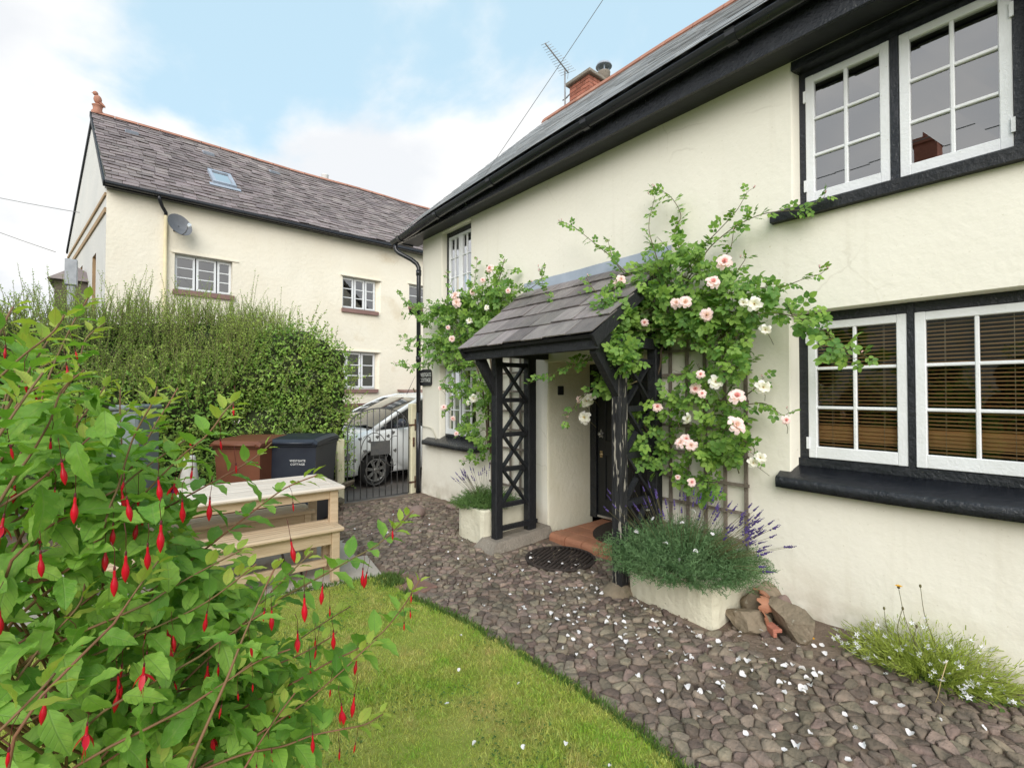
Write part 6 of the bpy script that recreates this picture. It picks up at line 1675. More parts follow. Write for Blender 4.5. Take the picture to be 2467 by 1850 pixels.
# ------------------------------------------------------------------ table and two benches (local: x along, y across)
def slatted(name, label, cat, loc, rot, length, width, height, nsl, slat_mat, group=None, leg=.062, rail_h=.10, over=.03, strz=None):
    t = thing(name, label, cat, loc, rot, group)
    L2, W2 = length / 2, width / 2
    th = .028
    fr = .075 if nsl > 4 else .062
    for s_ in (-1, 1):                                   # edge boards, front one bull-nosed
        m = MB(); y0, y1 = (s_ * W2 - (fr if s_ > 0 else 0)), (s_ * W2 + (0 if s_ > 0 else fr))
        m.cbox(-L2, L2, y0, y1, height - th - .004, height, .010); m.build('edge_board', slat_mat, t, local=True)
        m = MB(); x0, x1 = (s_ * L2 - (fr if s_ > 0 else 0)), (s_ * L2 + (0 if s_ > 0 else fr))
        m.cbox(x0, x1, -W2 + fr + .002, W2 - fr - .002, height - th - .002, height - .001, .008); m.build('edge_board', slat_mat, t, local=True)
    yy0, yy1 = -W2 + fr, W2 - fr
    pt = (yy1 - yy0) / nsl
    for k in range(nsl):
        m = MB(); m.cbox(-L2 + fr + .002, L2 - fr - .002, yy0 + pt * k + .006, yy0 + pt * (k + 1) - .006, height - th, height - .002, .004); m.build('slat', slat_mat, t, local=True)
    for sx in (-1, 1):
        for sy in (-1, 1):
            m = MB(); cx0, cy0 = sx * (L2 - over - leg / 2), sy * (W2 - over - leg / 2)
            m.cbox(cx0 - leg / 2, cx0 + leg / 2, cy0 - leg / 2, cy0 + leg / 2, 0, height - th - .005, .004); m.build('leg', 'teak', t, local=True)
    li = L2 - over - leg
    for sy in (-1, 1):
        m = MB(); cy0 = sy * (W2 - over - leg / 2); m.cbox(-li - .001, li + .001, cy0 - .014, cy0 + .014, height - th - .006 - rail_h, height - th - .006, .003); m.build('apron', 'teak', t, local=True)
    for sx in (-1, 1):
        cx0 = sx * (L2 - over - leg / 2); wi = W2 - over - leg
        m = MB(); m.cbox(cx0 - .014, cx0 + .014, -wi - .001, wi + .001, height - th - .006 - rail_h, height - th - .006, .003); m.build('apron', 'teak', t, local=True)
        if strz:
            m = MB(); m.cbox(cx0 - .016, cx0 + .016, -wi - .001, wi + .001, strz - .035, strz + .035, .003); m.build('stretcher', 'teak', t, local=True)
    if strz:
        m = MB(); m.cbox(-L2 + over + leg + .0, L2 - over - leg - .0, -.016, .016, strz - .03, strz + .03, .003); m.build('stretcher', 'teak', t, local=True)
    return t
TR = -.02
slatted('garden_table', 'pale slatted wooden garden table between its two benches', 'table', (.64, 4.42, .02), TR, 1.75, .75, .74, 8, 'teak_pale', leg=.066, rail_h=.075, over=.045)
slatted('garden_bench', 'backless wooden bench on the lawn side of the table', 'bench', (.615, 4.05, .02), TR, 1.66, .35, .44, 4, 'teak', 'wooden benches at the garden table', strz=.13)
slatted('garden_bench', 'backless wooden bench tucked under the hedge side of the table', 'bench', (.615, 4.78, .02), TR, 1.66, .35, .44, 4, 'teak', 'wooden benches at the garden table', strz=.13)
# ------------------------------------------------------------------ trellises
def trellis(label, x, y0, y1, z0, z1, nv, nh):
    t = thing('trellis', label, 'trellis', (x, (y0 + y1) / 2, z0), group='wooden trellises beside the porch')
    for k in range(nv):
        y = y0 + (y1 - y0) * k / (nv - 1); j = random.uniform(-.01, .01)
        m = MB(); m.hexa([(x - .004, y - .013, z0), (x + .010, y - .013, z0), (x + .010, y + .013, z0), (x - .004, y + .013, z0), (x - .004, y - .013 + j, z1), (x + .010, y - .013 + j, z1), (x + .010, y + .013 + j, z1), (x - .004, y + .013 + j, z1)])
        m.build('lath', 'weathered_lath', t)
    for k in range(nh):
        z = z0 + .10 + (z1 - z0 - .2) * k / (nh - 1); j = random.uniform(-.012, .012)
        m = MB(); m.hexa([(x - .018, y0 - .03, z - .012), (x - .0045, y0 - .03, z - .012), (x - .0045, y1 + .03, z - .012 + j), (x - .018, y1 + .03, z - .012 + j), (x - .018, y0 - .03, z + .012), (x - .0045, y0 - .03, z + .012), (x - .0045, y1 + .03, z + .012 + j), (x - .018, y1 + .03, z + .012 + j)])
        m.build('lath', 'weathered_lath', t)
trellis('grey wooden trellis on the wall behind the lavender planter nearest the lower window', W - .035, 1.62, 2.40, .35, 2.2, 6, 9)
trellis('grey wooden trellis on the wall seen through the porch lattice', W - .035, 4.0, 4.72, .35, 2.1, 5, 8)

# ------------------------------------------------------------------ planters
def planter(label, x0, x1, y0, y1, h, sk=0.0):
    t = thing('planter', label, 'planter', ((x0 + x1) / 2, (y0 + y1) / 2, 0), group='cream rendered planters by the porch')
    n = 8
    def ring(z, ins, X0, X1, Y0, Y1):
        o = []
        for (ax, ay), (bx_, by) in (((X0, Y0), (X0, Y1)), ((X0, Y1), (X1, Y1)), ((X1, Y1), (X1, Y0)), ((X1, Y0), (X0, Y0))):
            for k in range(n):
                u = k / n
                x, y = ax + (bx_ - ax) * u, ay + (by - ay) * u
                cxm, cym = (X0 + X1) / 2, (Y0 + Y1) / 2
                if k == 0: x += (cxm - x) / abs(cxm - x) * .012; y += (cym - y) / abs(cym - y) * .012
                x += .008 * noise2(y, z, 5, 3) + sk * (y - Y0); y += .008 * noise2(x, z, 5, 6)
                o.append((x, y, z + .006 * noise2(x, y, 6, 2) * (z > .1)))
        return o
    R = [ring(-.05, 0, x0, x1, y0, y1), ring(h * .45, 0, x0, x1, y0, y1), ring(h - .015, 0, x0, x1, y0, y1), ring(h, 0, x0 + .012, x1 - .012, y0 + .012, y1 - .012),
         ring(h, 0, x0 + .05, x1 - .05, y0 + .05, y1 - .05), ring(h - .07, 0, x0 + .058, x1 - .058, y0 + .058, y1 - .058)]
    m = MB(); k_ = 4 * n
    m.add([p for r in R for p in r], [(i * k_ + k, i * k_ + (k + 1) % k_, (i + 1) * k_ + (k + 1) % k_, (i + 1) * k_ + k) for i in range(5) for k in range(k_)], 0, False)
    m.build('trough', 'planter_render', t, fix=False)
    m = MB(); m.add(R[5], [tuple(range(k_))]); m.build('soil', 'soil', t)
planter('cream planter of lavender below the lower window, right of the door', 3.00, 3.60, 1.575, 2.27, .31, .05)
planter('cream planter behind the front porch post, left of the door', 2.86, 3.58, 3.90, 4.37, .35, -.0)

# ------------------------------------------------------------------ rocks and shards
def rock_mesh(name, m, sx, sy, sz, seed, cuts=8, sub=3, rough=.035):
    bm = bmesh.new(); bmesh.ops.create_icosphere(bm, subdivisions=sub, radius=1.0)
    r_ = random.Random(seed)
    pl = []
    for _ in range(cuts):
        d = Vector((r_.gauss(0, 1), r_.gauss(0, 1), r_.gauss(0, 1))).normalized(); pl.append((d, r_.uniform(.42, .80)))
    for v in bm.verts:
        c = v.co.copy()
        for d, k in pl:
            q = c.dot(d)
            if q > k: c -= d * (q - k) * .98
        c += c.normalized() * (noise.noise(c * 2.3 + Vector((seed, 0, 0))) * rough * 2 + noise.noise(c * 6 + Vector((0, seed, 0))) * rough)
        v.co = Vector((c.x * sx, c.y * sy, c.z * sz))
    me = bpy.data.meshes.new(name); bm.to_mesh(me); bm.free()
    for p in me.polygons: p.use_smooth = False
    me.materials.append(MATS[m]); return me
def rock(name, label, cat, m, loc, size, seed, rot=(0, 0, 0), group=None, **k):
    o = link(name, rock_mesh(name, m, size[0], size[1], size[2], seed, **k), None, loc=loc, rot=rot)
    return tag(o, label, cat, group)
rock('boulder', 'large brown angular boulder standing on edge against the cream wall', 'rock', 'boulder', (3.35, 1.225, .105), (.14, .185, .145), 5, (0.1, -.25, -.5), cuts=11, rough=.03, sub=4)
rock('stone', 'flat brown wedge-shaped stone against the planter side', 'rock', 'boulder', (3.19, 1.44, .055), (.14, .17, .10), 11, (.2, .1, .4), cuts=9, sub=4)
rock('stone', 'dark brown stone behind the terracotta shards by the planter', 'rock', 'boulder', (3.46, 1.46, .09), (.13, .14, .16), 17, (0, 0, .8), cuts=9, sub=4)
rock('stone', 'small pinkish stone between the boulder and the cream wall', 'rock', 'rounded_stone', (3.47, 1.32, .15), (.05, .055, .04), 23, cuts=4)
rock('round_stone', 'round reddish brown cobble lying loose near the gate', 'stone', 'rounded_stone', (2.90, 5.35, .06), (.105, .11, .085), 29, cuts=0, rough=.015)
rock('flat_stone', 'flat oval buff stone at the wall foot below the far window', 'stone', 'rounded_stone', (3.46, 5.36, .04), (.065, .12, .04), 31, (0, 0, .5), cuts=1, rough=.02)
def shard(loc, rot, r, label):
    m = MB(); vs = []; NI = 9
    top = [.055 + .022 * math.sin(i * 1.9 + r * 90) for i in range(NI)]; bot = [-.05 - .02 * math.sin(i * 2.7 + r * 40) for i in range(NI)]
    for i in range(NI):
        a = -1.0 + 2.0 * i / (NI - 1); e = 1 - .75 * abs(2 * i / (NI - 1) - 1) ** 3
        for v in (bot[i] * e, top[i] * e): vs.append((r * math.sin(a), v, r * math.cos(a) - r))
    q = 2 * NI
    vs += [(x * .86, y * .98, (z + r) * .86 - r) for x, y, z in vs]
    fs = [(i * 2, i * 2 + 2, i * 2 + 3, i * 2 + 1) for i in range(NI - 1)] + [(q + i * 2, q + i * 2 + 1, q + i * 2 + 3, q + i * 2 + 2) for i in range(NI - 1)]
    fs += [(i * 2, q + i * 2, q + i * 2 + 2, i * 2 + 2) for i in range(NI - 1)] + [(i * 2 + 1, i * 2 + 3, q + i * 2 + 3, q + i * 2 + 1) for i in range(NI - 1)] + [(0, 1, q + 1, q), (q - 2, 2 * q - 2, 2 * q - 1, q - 1)]
    m.add(vs, fs); o = link('pot_shard', m.mesh('pot_shard', ['quarry_tile']), None, loc=loc, rot=rot)
    tag(o, label, 'pot shard', 'broken terracotta by the boulder')
shard((3.30, 1.36, .165), (.5, -.9, .4), .062, 'curved terracotta shard leaning on top of the stones beside the boulder')
shard((3.26, 1.345, .10), (.9, -.7, 1.0), .055, 'curved terracotta shard below the topmost one beside the boulder')
shard((3.40, 1.42, .20), (.3, -.5, 1.5), .075, 'dark curved terracotta shard at the back against the wall')
m = MB(); m.cbox(-.012, .012, -.075, .075, 0, .028, .003); m.cbox(-.012, .05, -.07, .072, .026, .05, .004)
tag(link('brick_piece', m.mesh('brick_piece', ['red_brick']), None, loc=(3.24, 1.33, .012), rot=(0, 0, -.62)), 'broken strip of red brick at the foot of the boulder', 'brick')

# ------------------------------------------------------------------ mats
mt = thing('scraper_mat', 'round ribbed black rubber mat lying on the cobbles before the step', 'mat', (3.155, 3.11, .022))
m = MB(); m.tube([(3.155 + .31 * math.cos(2 * PI * k / 40), 3.11 + .31 * math.sin(2 * PI * k / 40), .030) for k in range(40)], .014, 8, closed=True); m.build('rim', 'rubber_mat', mt)
m = MB(); m.lathe([(.001, .022), (.305, .020)], 36, (3.155, 3.11, 0)); m.build('backing', 'rubber_mat', mt, fix=False)
for k in range(-7, 8):
    q = k * .041; l = math.sqrt(max(0, .295 ** 2 - q * q))
    if l < .05: continue
    m = MB(); c, s_ = math.cos(.35), math.sin(.35)
    pts = []
    for i in range(7):
        u = -l + 2 * l * i / 6; pts.append((3.155 + u * c - q * s_ + .004 * math.sin(i * 2 + k), 3.11 + u * s_ + q * c, .030))
    m.tube(pts, .0125, 6); m.build('rib', 'rubber_mat', mt)
m = MB(); pl = [(4.24, 2.62), (4.24, 3.40)] + [(4.24 - .60 * math.sin(PI * k / 18), 3.01 + .39 * math.cos(PI * k / 18)) for k in range(1, 18)]
m.prism(pl, 'z', .1025, .118); tag(m.build('doormat', 'coir'), 'dark half-round doormat on the terracotta step', 'doormat')

# ------------------------------------------------------------------ plant tools
CAMP = np.array([0, 0, EYE])
CF = np.array([math.sin(YAW) * math.cos(PITCH), math.cos(YAW) * math.cos(PITCH), math.sin(PITCH)]); CR = np.array([math.cos(YAW), -math.sin(YAW), 0]); CU = np.cross(CR, CF)
def view_size(P, size):
    d = np.asarray(P) - CAMP
    z = d @ CF; u = (d @ CR) / np.maximum(z, .05); v = (d @ CU) / np.maximum(z, .05)
    ok = (z > .1) & (np.abs(u) < 1.12) & (np.abs(v) < .86)
    return np.where(ok, np.asarray(size) / np.maximum(z, .1), 0)
def rdir(n):
    v = rng.normal(size=(n, 3)); return v / np.linalg.norm(v, axis=1, keepdims=True)
SMALL_V = np.array([(0, 0, 0), (-.28, .45, .06), (0, .5, 0), (.28, .45, .06), (0, 1, -.05)]); SMALL_F = np.array([(0, 2, 1, 1), (0, 3, 2, 2)])
# small leaf as two folded quads
SL_V = np.array([(0, 0, 0), (-.26, .5, .09), (0, 1, -.06), (.26, .5, .09)]); SL_F = np.array([(0, 3, 2, 1)])
SL2_V = np.array([(0, 0, 0), (-.27, .42, .10), (-.02, .5, 0), (0, 1, -.08), (.27, .42, .10)]); SL2_F = np.array([(0, 2, 3, 1), (0, 4, 3, 2)])
def path_sample(P, n):
    P = np.asarray(P, float); seg = np.linalg.norm(np.diff(P, axis=0), axis=1); s = np.concatenate([[0], np.cumsum(seg)])
    t = np.linspace(0, s[-1], n)
    return np.stack([np.interp(t, s, P[:, k]) for k in range(3)], 1), s[-1]
def smooth_path(P, n):
    """Catmull-Rom through the points"""
    P = [Vector(p) for p in P]; Q = [P[0] * 2 - P[1]] + P + [P[-1] * 2 - P[-2]]
    out = []
    for i in range(1, len(Q) - 2):
        for k in range(6):
            t = k / 6; a, b_, c, d = Q[i - 1], Q[i], Q[i + 1], Q[i + 2]
            out.append(.5 * ((2 * b_) + (c - a) * t + (2 * a - 5 * b_ + 4 * c - d) * t * t + (3 * b_ - a - 3 * c + d) * t ** 3))
    out.append(P[-1])
    r, L = path_sample([tuple(p) for p in out], n)
    return r, L

# ------------------------------------------------------------------ lawn grass
def in_frame(P, m=1.1):
    d = P - CAMP; z = d @ CF
    return (z > .3) & (np.abs(d @ CR) < m * 1.075 * z) & (np.abs(d @ CU) < m * .83 * z)
n = 330000
gx = rng.uniform(-1.0, 1.9, n); gy = rng.uniform(.3, 4.3, n)
ex = np.interp(gy, [e[0] for e in EDGE], [e[1] for e in EDGE])
ok = (gx < ex + rng.normal(0, .022, n) + np.array([.03 * noise2(.2 * a, b, 7, 3) for a, b in zip(gx, gy)])) & (gy < 3.79 + .20 * np.maximum(0, 1.8 - gx)) & in_frame(np.stack([gx, gy, np.zeros(n)], 1), 1.15)
dist = np.hypot(gx, gy)
ok &= rng.random(n) < np.clip(2.2 / dist, .35, 1)
gx, gy = gx[ok], gy[ok]; n = len(gx)
gz = np.array([LAWN_Z(a, b) for a, b in zip(gx, gy)])
patch = np.array([noise2(a, b, 2.3, 14) for a, b in zip(gx, gy)])
h = rng.uniform(.012, .030, n) * (1 + .5 * patch)
ax = rdir(n) * .8 + np.array([0, 0, 1.0]); nr_ = rdir(n)
BV = np.array([(-.10, 0, 0), (.10, 0, 0), (.055, .62, .08), (-.055, .62, .08), (0.012, 1, .2), (-.012, 1, .2)]); BF = np.array([(0, 1, 2, 3), (3, 2, 4, 5)])
V, Fq, _ = scatter(BV, BF, np.stack([gx, gy, gz - .003], 1), ax, nr_, h)
o = link('grass', np_mesh('grass', V, Fq, 'grass_blade', smooth=False)); tag(o, 'short bright green mown grass of the lawn', 'grass', kind='stuff')
# clover and daisy leaves flecked through it
n = 5000
cxx = rng.uniform(-.2, 1.85, n); cyy = rng.uniform(.9, 3.8, n)
ok = (cxx < np.interp(cyy, [e[0] for e in EDGE], [e[1] for e in EDGE]) - .02) & (np.array([noise2(a, b, 1.7, 33) for a, b in zip(cxx, cyy)]) > .08)
P = np.stack([cxx[ok], cyy[ok], np.full(ok.sum(), .026)], 1); n = len(P)
V, Fq, _ = scatter(SL2_V * np.array([1.3, 1, 1]), SL2_F, P, rdir(n) * np.array([1, 1, .25]), np.array([0, 0, 1.0]) + .4 * rdir(n), rng.uniform(.010, .019, n))
o = link('clover', np_mesh('clover', V, Fq, 'weed_leaf')); tag(o, 'low clover leaves flecked through the lawn', 'clover', kind='stuff')
# darker tufts where the mower misses, along the slab and the kerb
T = []
for _ in range(900): T.append((1.79 + random.gauss(-.05, .05), random.uniform(3.52, 3.76)))
for _ in range(1300):
    y = random.uniform(.8, 3.4); T.append((edge_x(y) + random.gauss(-.01, .015), y))
for _ in range(600): x = random.uniform(.6, 1.8); T.append((x, 3.78 + .18 * (1.8 - x) + random.gauss(-.01, .01)))
T = np.array(T); n = len(T)
V, Fq, _ = scatter(BV, BF, np.stack([T[:, 0], T[:, 1], np.full(n, .008)], 1), rdir(n) * .6 + np.array([0, 0, 1.0]), rdir(n), rng.uniform(.025, .055, n))
o = link('grass_edge', np_mesh('grass_edge', V, Fq, 'weed_leaf', smooth=False)); tag(o, 'longer darker grass fringing the lawn edge', 'grass', kind='stuff')
# grit and small pebbles lodged in the joints
n = 5200
P = np.stack([rng.uniform(1.78, 3.58, n), rng.uniform(.2, 6.3, n), rng.uniform(.0, .012, n)], 1)
ok = P[:, 0] > np.interp(P[:, 1], [e[0] for e in EDGE], [e[1] for e in EDGE]) + .02; P = P[ok]; n = len(P)
OV_ = np.array([(.5, 0, 0), (-.5, .05, 0), (0, .45, .05), (.05, -.4, 0), (0, 0, .35), (0, 0, -.3)]); OF_ = np.array([(0, 2, 4), (2, 1, 4), (1, 3, 4), (3, 0, 4), (2, 0, 5), (1, 2, 5), (3, 1, 5), (0, 3, 5)])
V, Fq, _ = scatter(OV_, OF_, P, rdir(n), rdir(n), rng.uniform(.006, .020, n))
o = link('grit', np_mesh('grit', V, Fq, 'cobble_joined', smooth=False)); tag(o, 'small pebbles and grit lodged between the cobbles', 'gravel', kind='stuff')
# moss and small weeds between the cobbles
n = 2600
P = np.stack([rng.uniform(1.9, 3.55, n), rng.uniform(.3, 5.8, n), np.full(n, .006)], 1)
ok = np.array([noise2(a, b, 2.6, 51) > .34 for a, b, _ in P]); P = P[ok]; n = len(P)
V, Fq, _ = scatter(SL2_V, SL2_F, P, rdir(n) * np.array([1, 1, .5]) + np.array([0, 0, .3]), np.array([0, 0, 1.0]) + .5 * rdir(n), rng.uniform(.006, .014, n))
o = link('weeds', np_mesh('weeds', V, Fq, 'weed_leaf')); tag(o, 'tiny green weeds growing in the joints of the cobbles', 'weeds', kind='stuff')

# ------------------------------------------------------------------ lavender
def lavender(label, base, rx, ry, ht, nst, nsp, leafm, spread, side):
    t = thing('lavender', label, 'lavender', base, group='lavender in the cream planters')
    bx, by, bz = base
    pos = []; ax = []; sz = []; stems_p = []; stems_a = []; stems_l = []
    for i in range(nst):
        a = random.uniform(0, 2 * PI); r = math.sqrt(random.random())
        ox, oy = r * math.cos(a), r * math.sin(a)
        p0 = np.array([bx + ox * rx * .55, by + oy * ry * .55, bz])
        d = np.array([ox * spread, oy * spread + side * .15, random.uniform(.55, 1.0) * (1.15 - .75 * r)])
        d /= np.linalg.norm(d); L = ht * random.uniform(.65, 1.1)
        for k in range(15):
            u = .25 + .75 * k / 14
            q = p0 + d * L * u - np.array([0, 0, .12 * L * r * u * u])
            for _ in range(2):
                pos.append(q); v = np.array([random.gauss(0, 1), random.gauss(0, 1), random.gauss(0, 1)]); v /= np.linalg.norm(v)
                ax.append(d * .7 + v * .75); sz.append(random.uniform(.022, .042) * (1.1 - .4 * u))
    pos = np.array(pos); n = len(pos)
    NV = np.array([(-.045, 0, 0), (.045, 0, 0), (.05, .6, .02), (0, 1, .03), (-.05, .6, .02)]); 
    NV4 = np.array([(-.07, 0, 0), (.07, 0, 0), (.05, 1, .04), (-.05, 1, .04)])
    V, Fq, _ = scatter(NV4, np.array([(0, 1, 2, 3)]), pos, np.array(ax), rdir(n), np.array(sz))
    o = link('foliage', np_mesh('foliage', V - np.array(base), Fq, leafm, smooth=False), t); o['kind'] = 'stuff'
    for i in range(nsp):
        if i < nsp * .62: dy, dx, up = -random.uniform(.30, .95), random.uniform(-.25, .30), random.uniform(.22, .95)
        else: dy, dx, up = random.uniform(-.5, .8), random.uniform(-.5, .3), random.uniform(.7, 1.0)
        if side > 0: dy, dx, up = random.uniform(-.2, .9), random.uniform(-.6, .2), random.uniform(.6, 1.0)
        d = Vector((dx, dy, up)).normalized(); L = ht * random.uniform(1.15, 1.62)
        p0 = Vector((bx + dx * rx * .3, by + dy * ry * .45, bz + .05)); p1 = p0 + d * L
        if p1.x > W - .03: p1.x = W - .03 - random.uniform(0, .05)
        m = MB(); m.tube([p0, (p0 + p1) / 2 + Vector((0, 0, .02)), p1], [.0016, .0014, .0012], 4, mi=0)
        e = (p1 - p0).normalized()
        for k in range(random.randint(4, 6)):
            q = p1 + e * (k * .0105 - .01) + Vector((random.gauss(0, .001),) * 3); r_ = .0075 * (1.0 - .12 * k)
            m.ball(q, r_, 6, 4, mi=1)
        if random.random() < .6: m.ball(p1 - e * .035, .006, 6, 4, mi=1)
        m.build('flower_spike', ['weed_stem', 'lavender_flower'], t, fix=False)
    return t
lavender('grey-green lavender with purple spikes spilling over the planter under the rose', (3.20, 1.93, .26), .50, .52, .36, 1500, 92, 'lavender_leaf', .85, -1)
lavender('small green lavender in the planter behind the left porch post', (3.10, 4.20, .31), .34, .32, .24, 420, 26, 'lavender_leaf_green', .8, 1)

# ------------------------------------------------------------------ the white-flowered plant, hawkweeds and other small flowers by the wall
t = thing('white_flowered_plant', 'lime green clump with tiny white flowers against the foot of the wall', 'plant', (3.43, .58, .0))
pos = []; ax = []; sz = []; fl = []
for i in range(760):
    a = random.uniform(0, 2 * PI); r = math.sqrt(random.random()); ox, oy = r * math.cos(a), r * math.sin(a)
    p0 = np.array([3.43 + ox * .08, .58 + oy * .18, .0]); d = np.array([ox * .75, oy * 1.05, random.uniform(.5, 1.0) * (1.2 - .8 * r)]); d /= np.linalg.norm(d); L = random.uniform(.14, .30)
    for k in range(12):
        u = .1 + .9 * k / 11; q = p0 + d * L * u; q[0] = min(q[0], W - .02); pos.append(q); ax.append(d + .6 * rdir(1)[0]); sz.append(random.uniform(.016, .034))
    if random.random() < .34: fl.append(p0 + d * L * random.uniform(.85, 1.02))
NV4 = np.array([(-.08, 0, 0), (.08, 0, 0), (.06, 1, .04), (-.06, 1, .04)])
V, Fq, _ = scatter(NV4, np.array([(0, 1, 2, 3)]), np.array(pos), np.array(ax), rdir(len(pos)), np.array(sz))
o = link('foliage', np_mesh('foliage', V - np.array(t.location), Fq, 'lime_leaf', smooth=False), t); o['kind'] = 'stuff'
m = MB()
for k in range(5):
    a = 2 * PI * k / 5; m.add([(0, 0, 0), (.006 * math.cos(a - .5), .006 * math.sin(a - .5), .003), (.012 * math.cos(a), .012 * math.sin(a), .004), (.006 * math.cos(a + .5), .006 * math.sin(a + .5), .003)], [(0, 1, 2, 3)])
fme = m.mesh('flower', ['white_flower'])
for p in fl[:150]:
    p[0] = min(p[0], W - .02)
    link('flower', fme, t, loc=Vector(p) - t.location, rot=(random.uniform(-.5, .5), -random.uniform(.3, 1.1), random.uniform(0, 6)), scale=(random.uniform(1.0, 1.7),) * 3)
n = 800; P = np.stack([3.43 + rng.normal(0, .07, n), .55 + rng.normal(0, .17, n), np.full(n, .02)], 1); P[:, 0] = np.minimum(P[:, 0], W - .03)
V, Fq, _ = scatter(SL2_V, SL2_F, P, rdir(n) * np.array([1, 1, .4]), np.array([0, 0, 1.0]) + .6 * rdir(n), rng.uniform(.02, .04, n))
o = link('basal_leaves', np_mesh('basal_leaves', V - np.array(t.location), Fq, 'weed_leaf'), t); o['kind'] = 'stuff'
def flower_head(m, p, r, n=16, mi=0):
    for k in range(n):
        a = 2 * PI * k / n; b_ = .16
        for rr, dz in ((r, .002), (r * .62, .005)):
            m.add([p, p + Vector((rr * .6 * math.cos(a - b_), rr * .6 * math.sin(a - b_), dz)), p + Vector((rr * math.cos(a), rr * math.sin(a), dz * .6)), p + Vector((rr * .6 * math.cos(a + b_), rr * .6 * math.sin(a + b_), dz))], [(0, 1, 2, 3)], mi)
hw = thing('hawkweed', 'wiry hawkweed with one open yellow flower and closed heads beside the white flowers', 'wildflower', (3.42, .68, 0))
for (tip, base, open_) in (((3.45, .704, .434), (3.40, .56, .02), True), ((3.50, .617, .46), (3.46, .50, .05), False), ((3.42, .766, .307), (3.38, .66, .02), False), ((3.42, .681, .336), (3.40, .66, .02), False), ((3.44, .625, .25), (3.42, .58, .02), False)):
    P0, P1 = Vector(base), Vector(tip); mid_ = (P0 + P1) / 2 + Vector((-.01, .03, .03)); q, _ = smooth_path([P0, mid_, P1], 10)
    m = MB(); m.tube([tuple(x) for x in q], .0016, 5); m.build('stem', 'weed_stem', hw)
    m = MB()
    if open_:
        flower_head(m, P1 + Vector((0, 0, .012)), .021); m.ball(P1 + Vector((0, 0, .004)), .008, 8, 5, mi=1); m.build('flower', ['yellow_flower', 'weed_stem'], hw, fix=False)
    else:
        m.ball(P1, .0062, 8, 5, sq=(1, 1, 1.7)); m.build('seed_head', 'weed_stem', hw)
yf = thing('dandelion', 'single yellow flower low on the ground beside the boulder', 'wildflower', (3.28, 1.09, 0))
m = MB(); flower_head(m, Vector((3.275, 1.095, .055)), .023); m.build('flower', 'yellow_flower', yf, fix=False)
m = MB(); m.tube([(3.29, 1.10, 0), (3.275, 1.095, .054)], .0016, 5); m.build('stem', 'weed_stem', yf)
m = MB(); m.tube([(3.24, .47, .20), (3.20, .49, .10), (3.17, .50, .02)], .0022, 5); m.tube([(3.17, .50, .03), (3.12, .50, .02), (3.10, .53, .02)], .0014, 4); m.tube([(3.17, .50, .03), (3.11, .45, .022)], .0014, 4)
tag(m.build('dry_stalk', 'straw'), 'dry straw-coloured stalk standing among the cobbles before the white flowers', 'stalk')

# ------------------------------------------------------------------ fallen petals
PVs = []
for sd in range(7):
    r_ = random.Random(sd); V = []; Fq = []
    for i in range(5):
        t_ = i / 4; wd = .5 * math.sin(PI * min(1, (t_ * .80 + .12))) ** .7
        for j in range(4):
            c = -1 + 2 * j / 3; V.append((c * wd * (.75 + .06 * sd) * (1 + .22 * r_.uniform(-1, 1)), t_ - .5, (.15 + .16 * sd) * c * c * wd + .28 * (t_ - .4) ** 2 * (1.5 - sd * .5) + r_.uniform(-.05, .05)))
    for i in range(4):
        for j in range(3): Fq.append((i * 4 + j, i * 4 + j + 1, i * 4 + 5 + j, i * 4 + 4 + j))
    m = MB(); m.add(V, Fq, 0, True); PVs.append(m.mesh('petal', ['petal'], fix=False))
def petal(x, y, z, s):
    o = link('petal', random.choice(PVs), None, loc=(x, y, z), rot=(random.gauss(0, .35), random.gauss(0, .35), random.uniform(0, 6.28)), scale=(s, s, s))
    if z > .1: l, g = 'white rose petal lying on the terracotta doorstep', 'petals on the doorstep'
    elif abs(z - .047) < .001: l, g = 'white rose petal lying on the round ribbed mat', 'petals on the ribbed mat'
    elif abs(z - .045) < .001: l, g = 'white rose petal dropped on the lawn grass', 'petals on the lawn'
    elif y > 4.0: l, g = 'white rose petal on the cobbles towards the iron gate', 'petals towards the gate'
    elif y > 2.6: l, g = 'white rose petal on the cobbles before the porch', 'petals before the porch'
    elif y > 1.55: l, g = 'white rose petal on the cobbles beside the lavender planter', 'petals beside the lavender planter'
    else: l, g = 'white rose petal on the cobbles before the boulder and the lower window', 'petals before the lower window'
    tag(o, l, 'petal', g)
k = 0
while k < 240:
    q = random.random()
    if k % 9 == 0: drift = (random.uniform(2.0, 3.2), random.uniform(.9, 3.0))
    if q < .30: x, y = random.gauss(drift[0], .11), random.gauss(drift[1], .11)
    elif q < .52: x, y = random.gauss(2.55, .35), random.gauss(2.25, .55)
    elif q < .78: x, y = random.gauss(2.7, .35), random.gauss(1.45, .45)
    elif q < .93: x, y = random.gauss(2.6, .4), random.uniform(3.0, 5.6)
    else: x, y = random.uniform(2.1, 3.5), random.uniform(.3, 1.2)
    if not (edge_x(y) - .03 < x < W - .05): continue
    if x > 2.95 and 1.5 < y < 2.35: continue
    if x > 2.75 and 3.6 < y < 4.4: continue
    z = .026
    if x > 3.44 and 2.4 < y < 3.6: z = .108
    elif math.hypot(x - 3.155, y - 3.11) < .3: z = .047
    petal(x, y, z, random.uniform(.015, .034)); k += 1
for x, y in ((1.55, 1.25), (1.35, 1.55), (1.62, 1.9), (1.2, 1.7), (1.45, 2.2), (1.3, 1.2), (1.66, 2.5), (1.5, 1.45), (1.25, 2.0), (1.40, 1.05)): petal(x, y, .045, random.uniform(.014, .028))
